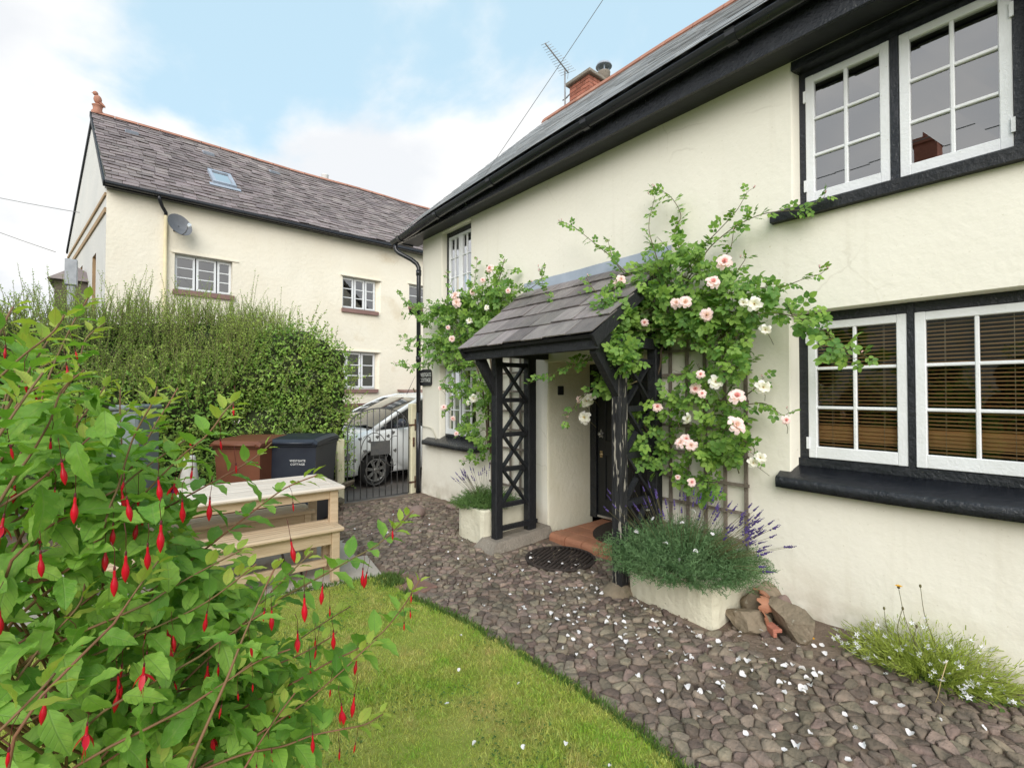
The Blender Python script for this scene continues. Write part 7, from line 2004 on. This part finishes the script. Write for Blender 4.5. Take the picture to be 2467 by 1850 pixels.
for x, y, z in ((3.02, 2.18, .50), (3.0, 1.92, .48), (3.05, 1.72, .46), (3.12, 2.1, .60), (3.1, 1.85, .62), (3.15, 1.65, .58), (2.97, 1.68, .34), (2.99, 1.80, .40), (3.2, 2.2, .63), (3.25, 1.85, .68)):
    o = link('petal', random.choice(PVs), None, loc=(x, y, z), rot=(random.gauss(0, .6), random.gauss(-.6, .5), random.uniform(0, 6)), scale=(.036,) * 3); tag(o, 'white rose petal caught in the lavender foliage', 'petal', 'petals caught in the lavender')

# ------------------------------------------------------------------ hedge and shrub behind the bins
def foliage_body(name, label, cat, clumps, nper, leafm, lsize, corem, protoV=SL2_V, protoF=SL2_F, jitter=.25, part='foliage'):
    lo = np.array([c[:3] for c in clumps]).mean(0); base = (float(lo[0]), float(lo[1]), 0.0)
    t = thing(name, label, cat, base)
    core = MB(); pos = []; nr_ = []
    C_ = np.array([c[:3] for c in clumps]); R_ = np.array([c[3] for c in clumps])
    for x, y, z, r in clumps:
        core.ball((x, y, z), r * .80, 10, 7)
        n = int(nper * (r / .3) ** 2)
        d = rdir(n); d = d[(d[:, 1] < .55)]
        p = np.array([x, y, z]) + d * r * (1 + jitter * np.clip(rng.normal(0, .5, (len(d), 1)), -1, 1))
        inside = (np.linalg.norm(p[:, None, :] - C_[None], axis=2) < R_[None] * .80).any(1)
        p, d = p[~inside], d[~inside]
        pos.append(p); nr_.append(d)
    pos = np.concatenate(pos); nr_ = np.concatenate(nr_)
    ok = pos[:, 2] > .05; pos, nr_ = pos[ok], nr_[ok]; n = len(pos)
    ax = rdir(n) + nr_ * .5 + np.array([0, 0, .25]); nn = nr_ * .7 + np.array([0, -.1, .55]) + rdir(n) * .6
    V, Fq, _ = scatter(protoV, protoF, pos, ax, nn, rng.uniform(.7, 1.3, n) * lsize)
    o = link(part, np_mesh(part, V - np.array(base), Fq, leafm, smooth=False), t); o['kind'] = 'stuff'
    core.build('blocking_core', corem, t, fix=False)  # added dark core inside the leaves, blocks light and see-through gaps
    return t, pos, nr_
cl = []
r_ = random.Random(3)
def tops(x): return float(np.interp(x, [-.2, .4, 1.0, 1.5, 2.0, 2.3, 2.55], [1.75, 1.85, 2.0, 2.35, 2.45, 2.3, 1.9]))
for _ in range(120):
    x = r_.uniform(-.3, 2.42); r = r_.uniform(.17, .34); tz = tops(x) - r
    z = r_.uniform(.35, tz); y = 6.98 + r_.uniform(-.14, .16)
    if x > 1.9: y = r_.uniform(6.88, 7.12); r *= .85
    cl.append((x, y, z, r))
for x in np.arange(-.2, 2.4, .2): cl.append((float(x), 7.0, tops(x) - .25, .26))
for z in np.arange(.9, 2.2, .22): cl.append((2.40, 6.95, float(z), .22))
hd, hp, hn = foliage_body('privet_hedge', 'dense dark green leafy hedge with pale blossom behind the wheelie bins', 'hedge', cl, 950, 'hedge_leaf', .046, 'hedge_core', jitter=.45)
# young paler shoots standing proud, and pale blossom at the right-hand end
def shoots(parent, pts, nrm, per, Ls, leafm, lsize, part, up=.8, lean=.6, twigm='twig', protoV=SL_V, protoF=SL_F, spacing=.022):
    pos = []; ax = []; st = MB()
    for p, d in zip(pts, nrm):
        e = np.array(d) * lean + np.array([0, 0, up]) + rng.normal(0, .22, 3); e /= np.linalg.norm(e); L = random.uniform(*Ls); bend = rng.normal(0, .12, 3)
        n = max(4, int(L / spacing))
        q = [p + e * L * (k / n) + bend * L * (k / n) ** 2 for k in range(n + 1)]
        if per: st.tube([q[0], q[n // 2], q[-1]], [.0035, .0025, .0012], 3, cap=False)
        for k in range(1, n + 1):
            for s_ in range(2):
                v = rdir(1)[0]; pos.append(q[k]); ax.append(v * .9 + e * .6)
    n = len(pos)
    V, Fq, _ = scatter(protoV, protoF, np.array(pos), np.array(ax), rdir(n), rng.uniform(.7, 1.2, n) * lsize)
    o = link(part, np_mesh(part, V - np.array(parent.location), Fq, leafm, smooth=False), parent); o['kind'] = 'stuff'
    if per:
        o = st.build('twigs', twigm, parent, fix=False); o['kind'] = 'stuff'
i = rng.choice(len(hp), 900, replace=False)
shoots(hd, hp[i], hn[i], True, (.10, .30), 'shoot_leaf', .036, 'young_shoots', up=.7, lean=.9, protoV=SL2_V, protoF=SL2_F, spacing=.03)
mask = np.where((hp[:, 0] > 1.35) & (hp[:, 2] > .7) & (hn[:, 1] < .2))[0]; i = rng.choice(mask, 430, replace=False)
pos = np.repeat(hp[i] + hn[i] * .03, 12, 0) + rng.normal(0, .013, (430 * 12, 3)); n = len(pos)
V, Fq, _ = scatter(SL_V, SL_F, pos, rdir(n), rdir(n), rng.uniform(.008, .015, n))
o = link('blossom', np_mesh('blossom', V - np.array(hd.location), Fq, 'hedge_blossom', smooth=False), hd); o['kind'] = 'stuff'
cl = []
def tops2(x): return float(np.interp(x, [-5, -1.2, -.6, .4, 1.0, 1.6, 1.95], [2.35, 2.35, 2.38, 2.48, 2.52, 2.50, 2.2]))
for _ in range(150):
    x = r_.uniform(-4.2, 1.75); r = r_.uniform(.22, .40); tz = tops2(x) - r
    cl.append((x, 7.38 + r_.uniform(-.18, .3), r_.uniform(.3, tz) if r_.random() < .45 else tz - r_.uniform(0, .25), r))
for x in np.arange(-4.0, 1.8, .22): cl.append((float(x), 7.4, tops2(x) - .3, .3))
shb, sp_, sn_ = foliage_body('feathery_shrub', 'tall feathery olive green shrub with upright wispy shoots behind the hedge', 'shrub', cl, 800, 'shrub_leaf', .030, 'hedge_core', protoV=SL_V, protoF=SL_F)
top = np.where((sn_[:, 2] > -.15) & (sp_[:, 2] > 1.35) & (sp_[:, 0] > -2.0))[0]
i = rng.choice(top, min(len(top), 2300), replace=False)
shoots(shb, sp_[i], sn_[i], True, (.14, .38), 'shoot_leaf', .020, 'feathery_shoots', up=.95, lean=.38)
cand = np.where((hp[:, 0] < 1.35) & (hn[:, 2] > -.1) & (hp[:, 2] > 1.35))[0]; i = rng.choice(cand, min(len(cand), 700), replace=False)
shoots(shb, hp[i], hn[i], True, (.15, .42), 'shoot_leaf', .020, 'feathery_shoots', up=.95, lean=.38)
top = np.where((sn_[:, 2] > .5) & (sp_[:, 2] > 2.15) & (sp_[:, 0] > -2.0))[0]
i = rng.choice(top, min(len(top), 170), replace=False)
shoots(shb, sp_[i], sn_[i], True, (.35, .62), 'shoot_leaf', .019, 'tall_shoots', up=1.1, lean=.10)

# ------------------------------------------------------------------ what the window panes mirror: hedge and house across the garden
cl = []
for _ in range(70): r = r_.uniform(.35, .55); cl.append((-3.9 + r_.uniform(-.2, .2), r_.uniform(-3.5, 7.0), r_.uniform(.3, 2.35 - r), r))
t, _, _ = foliage_body('boundary_hedge', 'dark boundary hedge across the lawn, mirrored in the lower window panes', 'hedge', cl, 260, 'hedge_leaf', .07, 'hedge_core')
oh = thing('opposite_house', 'house across the garden mirrored in the upstairs window panes', 'house', (-15, 2.0, 0))
m = MB(); m.box(-18, -12.5, -3, 7, -.1, 5.2); m.build('wall', 'neighbour_render', oh)
m = MB(); m.prism([(-18.3, 5.1), (-12.2, 5.1), (-15.2, 8.9)], 'y', -3.2, 7.2); m.build('roof', 'old_slate', oh)
m = MB(); m.box(-14.2, -13.4, 3.45, 4.05, 6.0, 9.7); m.box(-14.27, -13.33, 3.38, 4.12, 9.7, 9.9); m.lathe([(.15, 9.9), (.13, 10.3), (.001, 10.3)], 12, (-13.8, 3.75, 0)); m.build('chimney', 'red_brick', oh)
m = MB(); m.tube(sag((-8, -12, 8.3), (-8.4, 16, 8.0), .35), .014, 5); tag(m.build('telephone_wire', 'cable_grey'), 'thin wire crossing the garden, mirrored in the upstairs window panes', 'wire')
# ------------------------------------------------------------------ climbing roses
LV, LF, LU = leaf_proto(4, 1, .74, fold=.22, curl=.18, pw=.85, tipw=.7)
def compound():
    V = []; Fq = []; U = []
    def put(x, y, a, s):
        o = sum(len(v) for v in V); c, sn = math.cos(a), math.sin(a)
        P = LV * s; V.append(np.stack([x + P[:, 0] * c + P[:, 1] * sn, y - P[:, 0] * sn + P[:, 1] * c, P[:, 2] + .02 * math.sin(a * 3)], 1)); Fq.append(LF + o); U.append(LU)
    put(0, .60, 0, .42)
    for y, s in ((.50, .40), (.22, .33)): put(.02, y, 1.05, s); put(-.02, y, -1.05, s)
    o = sum(len(v) for v in V)
    V.append(np.array([(-.008, 0, -.01), (.008, 0, -.01), (.006, .62, -.01), (-.006, .62, -.01)])); Fq.append(np.array([(o, o + 1, o + 2, o + 3)])); U.append(np.array([(.5, .1)] * 4))
    return np.concatenate(V), np.concatenate(Fq), np.concatenate(U)
RV, RF, RU = compound()
def proto_mesh(name, V, Fq, U, m):
    return np_mesh(name, V, Fq, m, uv=U)
rose_leaf_me = [proto_mesh('leaf', RV * np.array([1, 1, k]), RF, RU, 'rose_leaf') for k in (.6, 1.0, 1.6)]
# blooms: whorls of cupped petals; three kinds, two shapes each
def bloom_mesh(kind, seed):
    r_ = random.Random(seed); m = MB()
    mats = {0: 'rose_pink', 1: 'rose_white', 2: 'rose_blush'}[kind]
    rings = [(4, 5, .40, .30), (5, 15, .50, .38), (6, 28, .60, .46), (7, 44, .72, .52), (8, 62, .86, .58), (8, 80, .98, .62)] if kind != 1 else [(3, 26, .40, .36), (5, 52, .78, .66), (6, 78, 1.0, .78)]
    for ri, (n, op, L, wd) in enumerate(rings):
        for k in range(n):
            a = 2 * PI * k / n + ri * .9 + r_.uniform(-.2, .2); o_ = math.radians(op + r_.uniform(-10, 10)); L_ = L * r_.uniform(.88, 1.1)
            V = []
            for i in range(5):
                t = i / 4
                w_ = wd * .5 * (math.sin(PI * (.12 + .73 * t)) ** .6)
                for j in range(5):
                    c = -1 + j / 2
                    out = math.sin(o_ * (.55 + .6 * t)) * L_ * t + .05; up = math.cos(o_ * (.55 + .6 * t)) * L_ * t - .14 * c * c * 0
                    cup = (.30 - .12 * ri / 4) * w_ * c * c * 1.6
                    roll = -.10 * max(0, t - .75) * 4 * (1 if ri > 1 else 0)
                    x = out - cup * math.cos(o_) - roll * -.4; z = up + cup * math.sin(o_) * .6 + roll * .5
                    y = c * w_
                    V.append((x * math.cos(a) - y * math.sin(a), x * math.sin(a) + y * math.cos(a), z + r_.uniform(-.012, .012)))
            m.add(V, [(i * 5 + j, i * 5 + j + 1, i * 5 + 6 + j, i * 5 + 5 + j) for i in range(4) for j in range(4)], 3 if (kind == 0 and ri > 2) else 0, True)
    if kind == 1:
        for k in range(22):
            a = r_.uniform(0, 6.28); q = r_.uniform(.02, .16); m.tube([(0, 0, .0), (q * math.cos(a), q * math.sin(a), .26)], .008, 3, mi=1)
    m.ball((0, 0, -.02), .10, 8, 5, mi=2)
    return m.mesh('bloom', [mats, 'stamen', 'weed_leaf', 'rose_blush'], fix=False)
BLOOMS = {k: [bloom_mesh(k, 10 * k + s) for s in range(3)] for k in (0, 1, 2)}
m = MB(); m.lathe([(.001, 0), (.10, .05), (.15, .2), (.13, .42), (.06, .62), (.001, .70)], 10, (0, 0, 0), mi=0)
for k in range(5):
    a = 2 * PI * k / 5; m.add([(.11 * math.cos(a - .5), .11 * math.sin(a - .5), .03), (.11 * math.cos(a + .5), .11 * math.sin(a + .5), .03), (.17 * math.cos(a + .1), .17 * math.sin(a + .1), .3), (.10 * math.cos(a), .10 * math.sin(a), .75)], [(0, 1, 2, 3)], 1)
m.ball((0, 0, -.03), .09, 8, 5, mi=1)
BUD = m.mesh('bud', ['rose_pink', 'weed_leaf'], fix=False)
def climbing_rose(label, canes, masses, blooms, base, limit, dens):
    t = thing('climbing_rose', label, 'climbing rose', base, group='climbing roses either side of the porch')
    pos = []; ax = []; nn = []; sz = []
    for ci, c in enumerate(canes):
        q, L = smooth_path(c, 40)
        thick = ci == 0 or (len(canes) < 20 and ci == 1)
        m = MB(); r0, r1 = (.013, .005) if thick else (.0048, .0018)
        m.tube([tuple(p) for p in q], [r0 + (r1 - r0) * i / 39 for i in range(40)], 7); m.build('cane', 'cane_brown' if thick else 'bark_green', t, fix=False)
        n = max(4, int(L / .052)); qq, _ = path_sample(q, n)
        for i in range(1, n):
            u = i / n
            if thick and u < .55: continue
            d = qq[i] - qq[i - 1]; d /= np.linalg.norm(d) + 1e-9
            for _ in range(2 if random.random() < .35 else 1):
                v = rdir(1)[0]; v -= d * (v @ d); pos.append(qq[i]); ax.append(v + d * .7 + np.array([-.2, 0, -.05])); nn.append(np.array([-.6, -.35, .8]) + .5 * rdir(1)[0]); sz.append(random.uniform(.09, .14) * (1.05 - .35 * u))
        tip = qq[-1]
        if not thick:
            for k in range(random.randint(1, 3)):
                p = Vector(tip) + Vector((random.gauss(0, .02), random.gauss(0, .02), random.uniform(.0, .045)))
                m = MB(); m.tube([tuple(tip), tuple((Vector(tip) + p) / 2 + Vector((0, 0, .004))), tuple(p)], .0012, 4); m.build('bud_stalk', 'bark_green', t, fix=False)
                o = link('bud', BUD, t, loc=p - t.location, rot=(random.gauss(0, .4), random.gauss(0, .4), 0), scale=(random.uniform(.022, .034),) * 3)
    for x, y, z, ry, rz, dx, n in masses:
        n = int(n * dens)
        for _ in range(n):
            r = random.random() ** .45; a = random.uniform(0, 2 * PI)
            if r > .98: continue
            p = np.array([min(W - .03, x + random.uniform(-dx, dx) * (1.1 - .5 * r)), y + ry * r * math.cos(a), z + rz * r * math.sin(a)])
            v = rdir(1)[0] * np.array([.6, 1, 1]); pos.append(p); ax.append(v + np.array([-.15, 0, -.1])); nn.append(np.array([-.65, -.4, .75]) + .65 * rdir(1)[0]); sz.append(random.uniform(.08, .135))
    # thin twigs hold the sprays together
    m = MB()
    for x, y, z, ry, rz, dx, n in masses:
        for _ in range(max(2, n // 9)):
            a = random.uniform(0, 2 * PI); p0 = Vector((x + .05, y, z - rz * .3)); p1 = Vector((x - random.uniform(0, dx), y + ry * .95 * math.cos(a), z + rz * .95 * math.sin(a)))
            m.tube([p0, (p0 + p1) / 2 + Vector((0, 0, .02)), p1], [.003, .002, .0012], 4, cap=False)
    o = m.build('twigs', 'cane_brown', t, fix=False); o['kind'] = 'stuff'
    pos = np.array(pos); ax = np.array(ax); nn = np.array(nn); sz = np.array(sz)
    pos[:, 0] = np.minimum(pos[:, 0], W - .02)
    vs_ = view_size(pos, sz) * (1 + .6 * (pos[:, 0] < np.median(pos[:, 0])))
    order = np.argsort(-vs_)
    for k in order[:limit]:
        M_ = frame_matrix(pos[k] - np.array(t.location), ax[k], nn[k], sz[k]); o = link('leaf', random.choice(rose_leaf_me), t); o.matrix_basis = M_
    rest = order[limit:]
    V, Fq, U = scatter(RV, RF, pos[rest], ax[rest], nn[rest], sz[rest], RU)
    o = link('leaves', np_mesh('leaves', V - np.array(t.location), Fq, 'rose_leaf_joined', uv=U), t); o['kind'] = 'stuff'
    for x, y, z, s, k in blooms:
        d = Vector((-.72, -.55, .25)) + Vector((random.gauss(0, .28), random.gauss(0, .28), random.gauss(0, .22)))
        if k == 1: d += Vector((0, 0, -.25))
        q = d.to_track_quat('Z', 'Y'); M_ = Matrix.LocRotScale(Vector((x, y, z)) - t.location, q, Vector((s * .52,) * 3))
        v_ = (Vector((0, 0, EYE)) - Vector((x, y, z))).normalized() * .09; x, y, z = x + v_.x, y + v_.y, z + v_.z; M_.translation += v_
        o = link('bloom', random.choice(BLOOMS[k]), t); o.matrix_basis = M_
        m = MB(); p = Vector((x, y, z)); e = Vector((min(W - .04, x + .10), y + random.gauss(0, .03), z - .09)); m.tube([p - d.normalized() * .01, (p + e) / 2 + Vector((.02, 0, -.01)), e], .0018, 4); m.build('bloom_stalk', 'bark_green', t, fix=False)
    return t
climbing_rose('climbing rose with large pink and white blooms over the right-hand porch post and trellis', ROSE_CANES, ROSE_MASSES, ROSE_BLOOMS, (3.50, 2.2, .3), 300, .88)
climbing_rose('climbing rose with small pink blooms on the far side of the porch roof', ROSE_CANES_B, ROSE_MASSES_B, ROSE_BLOOMS_B, (3.52, 4.35, .3), 220, 1.0)

# ------------------------------------------------------------------ the fuchsia in front
fu = thing('fuchsia_bush', 'large fuchsia bush with hanging red flowers at the edge of the lawn', 'fuchsia', (-.02, .85, 0))
FV, FF, FU_ = leaf_proto(14, 2, .50, fold=.30, curl=.26, serr=.045, pw=.82, tipw=.92)
FV2, FF2, FU2 = leaf_proto(6, 1, .50, fold=.32, curl=.28, pw=.82, tipw=.92)
fleaf_me = []
for k in range(9):
    r_ = random.Random(k); V = FV.copy()
    tw = r_.uniform(-.6, .6); V[:, 2] += tw * V[:, 0] * V[:, 1] * 1.5 - r_.uniform(-.20, .25) * V[:, 1] ** 2; V[:, 0] += r_.uniform(-.10, .10) * V[:, 1] ** 2; V[:, 2] += .018 * np.sin(V[:, 1] * 23 + k) * np.abs(V[:, 0]) * 6; V[:, 0] *= r_.uniform(.88, 1.12)
    fleaf_me.append(np_mesh('leaf', V, FF, 'fuchsia_leaf', uv=FU_))
pos = []; ax = []; nn = []; sz = []; tip_l = []
fpos = []
stem_r = random.Random(12)
for si, st in enumerate(FUCHSIA_STEMS):
    P = [Vector(p) for p in st]
    root = Vector((.06 + stem_r.gauss(0, .08), 1.32 + stem_r.gauss(0, .07), 0.0))
    j = P[0] - (P[1] - P[0]).normalized() * .12
    first = P[0]
    low = root + (Vector((first.x, first.y, 0)) - root) * .30 + Vector((0, 0, first.z * .5))
    back = first - (P[1] - P[0]).normalized() * .16 + Vector((.0, .06, -.04))
    q0, L0 = smooth_path([root, low, back, first, P[1]], 40)
    kk = int(np.argmin(np.linalg.norm(q0 - np.array(first), axis=1))); q0 = q0[:kk + 1]
    q, L = smooth_path(st, 46)
    m = MB(); rad = min(.0042, .0018 + L * .0034)
    full = [tuple(p) for p in q0[:-1]] + [tuple(p) for p in q]
    nq = len(full)
    m.tube(full, [max(.0012, rad * (1.25 - 1.05 * i / nq)) for i in range(nq)], 7); m.build('stem', 'fuchsia_stem', fu, fix=False)
    s = .03; phase = stem_r.uniform(0, 6)
    seg = np.linalg.norm(np.diff(q, axis=0), axis=1); cum = np.concatenate([[0], np.cumsum(seg)])
    while s < cum[-1]:
        u = s / cum[-1]
        p = np.array([np.interp(s, cum, q[:, k]) for k in range(3)]); p2 = np.array([np.interp(min(s + .01, cum[-1]), cum, q[:, k]) for k in range(3)]); p1 = np.array([np.interp(max(s - .01, 0), cum, q[:, k]) for k in range(3)])
        d = p2 - p1; d /= np.linalg.norm(d) + 1e-9
        x1 = np.cross(d, [0, 0, 1.0]); x1 /= np.linalg.norm(x1) + 1e-9; x2 = np.cross(x1, d)
        rem = cum[-1] - s
        nl = 3 if stem_r.random() < .55 else 2
        phase += 1.05
        size = .049 * (0.42 + .58 * min(1, rem / .13)) * stem_r.uniform(.85, 1.15)
        for k in range(nl):
            a = phase + 2 * PI * k / nl
            v = x1 * math.cos(a) + x2 * math.sin(a)
            fwd = .50 + .8 * max(0, 1 - rem / .07)
            dirv = v * np.array([1, 1, .6]) + d * fwd + np.array([0, 0, .02])
            pos.append(p + v * .004); ax.append(dirv); nn.append(d * .35 + np.array([0, 0, 1.0]) + .3 * rdir(1)[0]); sz.append(size); tip_l.append(rem < .05)
        if .25 < u and rem > .03 and stem_r.random() < .42: fpos.append((p, d, rem))
        s += .031 * (.45 + .55 * min(1, rem / .12)) * stem_r.uniform(.8, 1.2)
N_STEM_LEAVES = len(pos)
# shaded inner leaves that close the bush
for _ in range(800):
    st = stem_r.choice(FUCHSIA_STEMS); a, b_ = stem_r.sample(st, 2); c = stem_r.choice(stem_r.choice(FUCHSIA_STEMS))
    u, v = stem_r.random(), stem_r.random() * .28
    p = (np.array(a) * u + np.array(b_) * (1 - u)) * (1 - v) + np.array(c) * v
    if p[2] < .9: pass
    p = p + np.array([.06 * math.sin(YAW), .10 * math.cos(YAW), -.05]) * stem_r.uniform(.2, 1.8)
    pos.append(p); ax.append(rdir(1)[0] + np.array([.2, -.2, -.1])); nn.append(np.array([-.1, -.4, .8]) + .6 * rdir(1)[0]); sz.append(stem_r.uniform(.038, .06)); tip_l.append(False)
for (cx0, cy0, cz0), (rx0, ry0, rz0), n in (((-.06, 1.02, 1.06), (.27, .26, .50), 1700), ((.13, 1.04, .90), (.18, .20, .32), 750)):
    for _ in range(n):
        d = rdir(1)[0] * stem_r.uniform(.55, 1.0) ** .6
        pos.append(np.array([cx0 + rx0 * d[0], cy0 + ry0 * d[1], cz0 + rz0 * d[2]])); ax.append(rdir(1)[0] + d * .7 + np.array([.15, -.15, -.2])); nn.append(d * .6 + np.array([0, -.2, .8]) + .5 * rdir(1)[0]); sz.append(stem_r.uniform(.038, .06)); tip_l.append(False)
pos = np.array(pos); ax = np.array(ax); nn = np.array(nn); sz = np.array(sz); tip_l = np.array(tip_l)
# the bush is dense low down and on its left flank, open towards the table: its outline falls away to the right
dd_ = pos - CAMP; zz_ = dd_ @ CF; open_side = (dd_ @ CR) / zz_ > -.80 + ((-dd_[:, 2] / zz_) - .135) * .74 + .02 * rng.normal(size=len(pos))
fill = np.arange(len(pos)) >= N_STEM_LEAVES
keep = ~(fill & open_side); pos, ax, nn, sz, tip_l = pos[keep], ax[keep], nn[keep], sz[keep], tip_l[keep]
d0 = (pos - CAMP) @ CF
keep = d0 > .36; pos, ax, nn, sz, tip_l = pos[keep], ax[keep], nn[keep], sz[keep], tip_l[keep]
vs_ = np.where(tip_l, 0, view_size(pos, sz)); order = np.argsort(-vs_)
off = np.array(fu.location)
for k in order[:300]:
    o = link('leaf', random.choice(fleaf_me), fu); o.matrix_basis = frame_matrix(pos[k] - off, ax[k], nn[k], sz[k])
rest = np.array([k for k in order[300:] if not tip_l[k]])
V, Fq, U = scatter(FV2, FF2, pos[rest], ax[rest], nn[rest], sz[rest], FU2)
o = link('leaves', np_mesh('leaves', V - off, Fq, 'fuchsia_leaf_joined', uv=U), fu); o['kind'] = 'stuff'
rest = np.where(tip_l)[0]
V, Fq, U = scatter(FV2, FF2, pos[rest], ax[rest], nn[rest], sz[rest], FU2)
o = link('tip_leaves', np_mesh('tip_leaves', V - off, Fq, 'fuchsia_tip_leaf', uv=U), fu); o['kind'] = 'stuff'
def fuchsia_flower(kind, seed):
    r_ = random.Random(seed); m = MB()
    bend = r_.uniform(-.006, .006); PL_ = r_.uniform(.022, .038)
    m.tube([(0, 0, 0), (bend * .5 + .004, 0, -PL_ * .35), (bend + .002, .0, -PL_)], [.0007, .0006, .0006], 5, mi=2)
    c = (bend + .002, 0, -PL_)
    m.lathe([(.0004, 0), (.0016, -.001), (.0020, -.004), (.0016, -.0065)], 10, c, mi=2)
    if kind == 'bud':
        m.lathe([(.0016, -.006), (.0022, -.010), (.0021, -.014), (.0026, -.017), (.0050, -.024), (.0056, -.029), (.0046, -.035), (.0020, -.041), (.0003, -.044)], 12, c, mi=0)
    elif kind == 'small':
        m.lathe([(.0012, -.005), (.0016, -.009), (.0026, -.014), (.0024, -.018), (.0010, -.023), (.0002, -.025)], 10, c, mi=0)
    else:
        m.lathe([(.0016, -.006), (.0023, -.010), (.0023, -.016), (.0034, -.019)], 12, c, mi=0)
        for k in range(4):
            a = PI / 2 * k + r_.uniform(-.2, .2); op = r_.uniform(.5, 1.0) if kind == 'open' else r_.uniform(.12, .3)
            V = []
            for i in range(6):
                t = i / 5; w_ = .0052 * math.sin(PI * (.18 + .80 * t)) ** .8
                rr = .0028 + .021 * t * math.sin(op) + .002 * math.sin(PI * t); zz = -.019 - .023 * t * math.cos(op)
                for y in (-w_, 0, w_): V.append((c[0] + rr * math.cos(a) - y * math.sin(a), c[1] + rr * math.sin(a) + y * math.cos(a), c[2] + zz - (.001 if y == 0 else 0)))
            m.add(V, [(i * 3 + j, i * 3 + j + 1, i * 3 + j + 4, i * 3 + j + 3) for i in range(5) for j in range(2)], 0, True)
        m.lathe([(.0026, -.019), (.0046, -.025), (.0052, -.031), (.0045, -.033)], 12, c, mi=1)
        for k in range(5):
            a = 2 * PI * k / 5; m.tube([(c[0], c[1], c[2] - .025), (c[0] + .003 * math.cos(a), c[1] + .003 * math.sin(a), c[2] - .047 - .004 * (k % 3))], .0004, 3, mi=0)
    return m.mesh('flower', ['fuchsia_red', 'fuchsia_purple', 'fuchsia_dark'], fix=False)
FLW = {'bud': [fuchsia_flower('bud', s) for s in range(4)], 'small': [fuchsia_flower('small', s) for s in range(3)], 'half': [fuchsia_flower('half', s) for s in range(2)], 'open': [fuchsia_flower('open', s) for s in range(3)]}
fpos = [f for f in fpos if ((f[0] - CAMP) @ CF) > .42]
fv = view_size(np.array([f[0] for f in fpos]), np.full(len(fpos), .04)); fo = np.argsort(-fv)[:48]
for x, y, z, kind in FUCHSIA_FLOWERS:
    link('flower', random.choice(FLW[kind]), fu, loc=Vector((x, y, z)) - Vector(off), rot=(stem_r.gauss(0, .08), stem_r.gauss(0, .08), stem_r.uniform(0, 6.28)), scale=(lambda k_: (k_ * .82, k_ * .82, k_))(stem_r.uniform(.66, .88)))
for k in fo:
    p, d, rem = fpos[k]
    kind = 'small' if rem < .10 else stem_r.choices(['bud', 'half', 'open', 'small'], [.60, .10, .06, .24])[0]
    o = link('flower', random.choice(FLW[kind]), fu, loc=Vector(p) - Vector(off) + Vector((0, 0, -.002)), rot=(stem_r.gauss(0, .10), stem_r.gauss(0, .10), stem_r.uniform(0, 6.28)), scale=(lambda k_: (k_ * .82, k_ * .82, k_))(stem_r.uniform(.62, .85)))
# a few white and yellow blossoms of something growing through it
for x, y, z in ((.0, 1.02, 1.50), (.03, 1.05, 1.44), (-.02, .95, 1.46)):
    pass
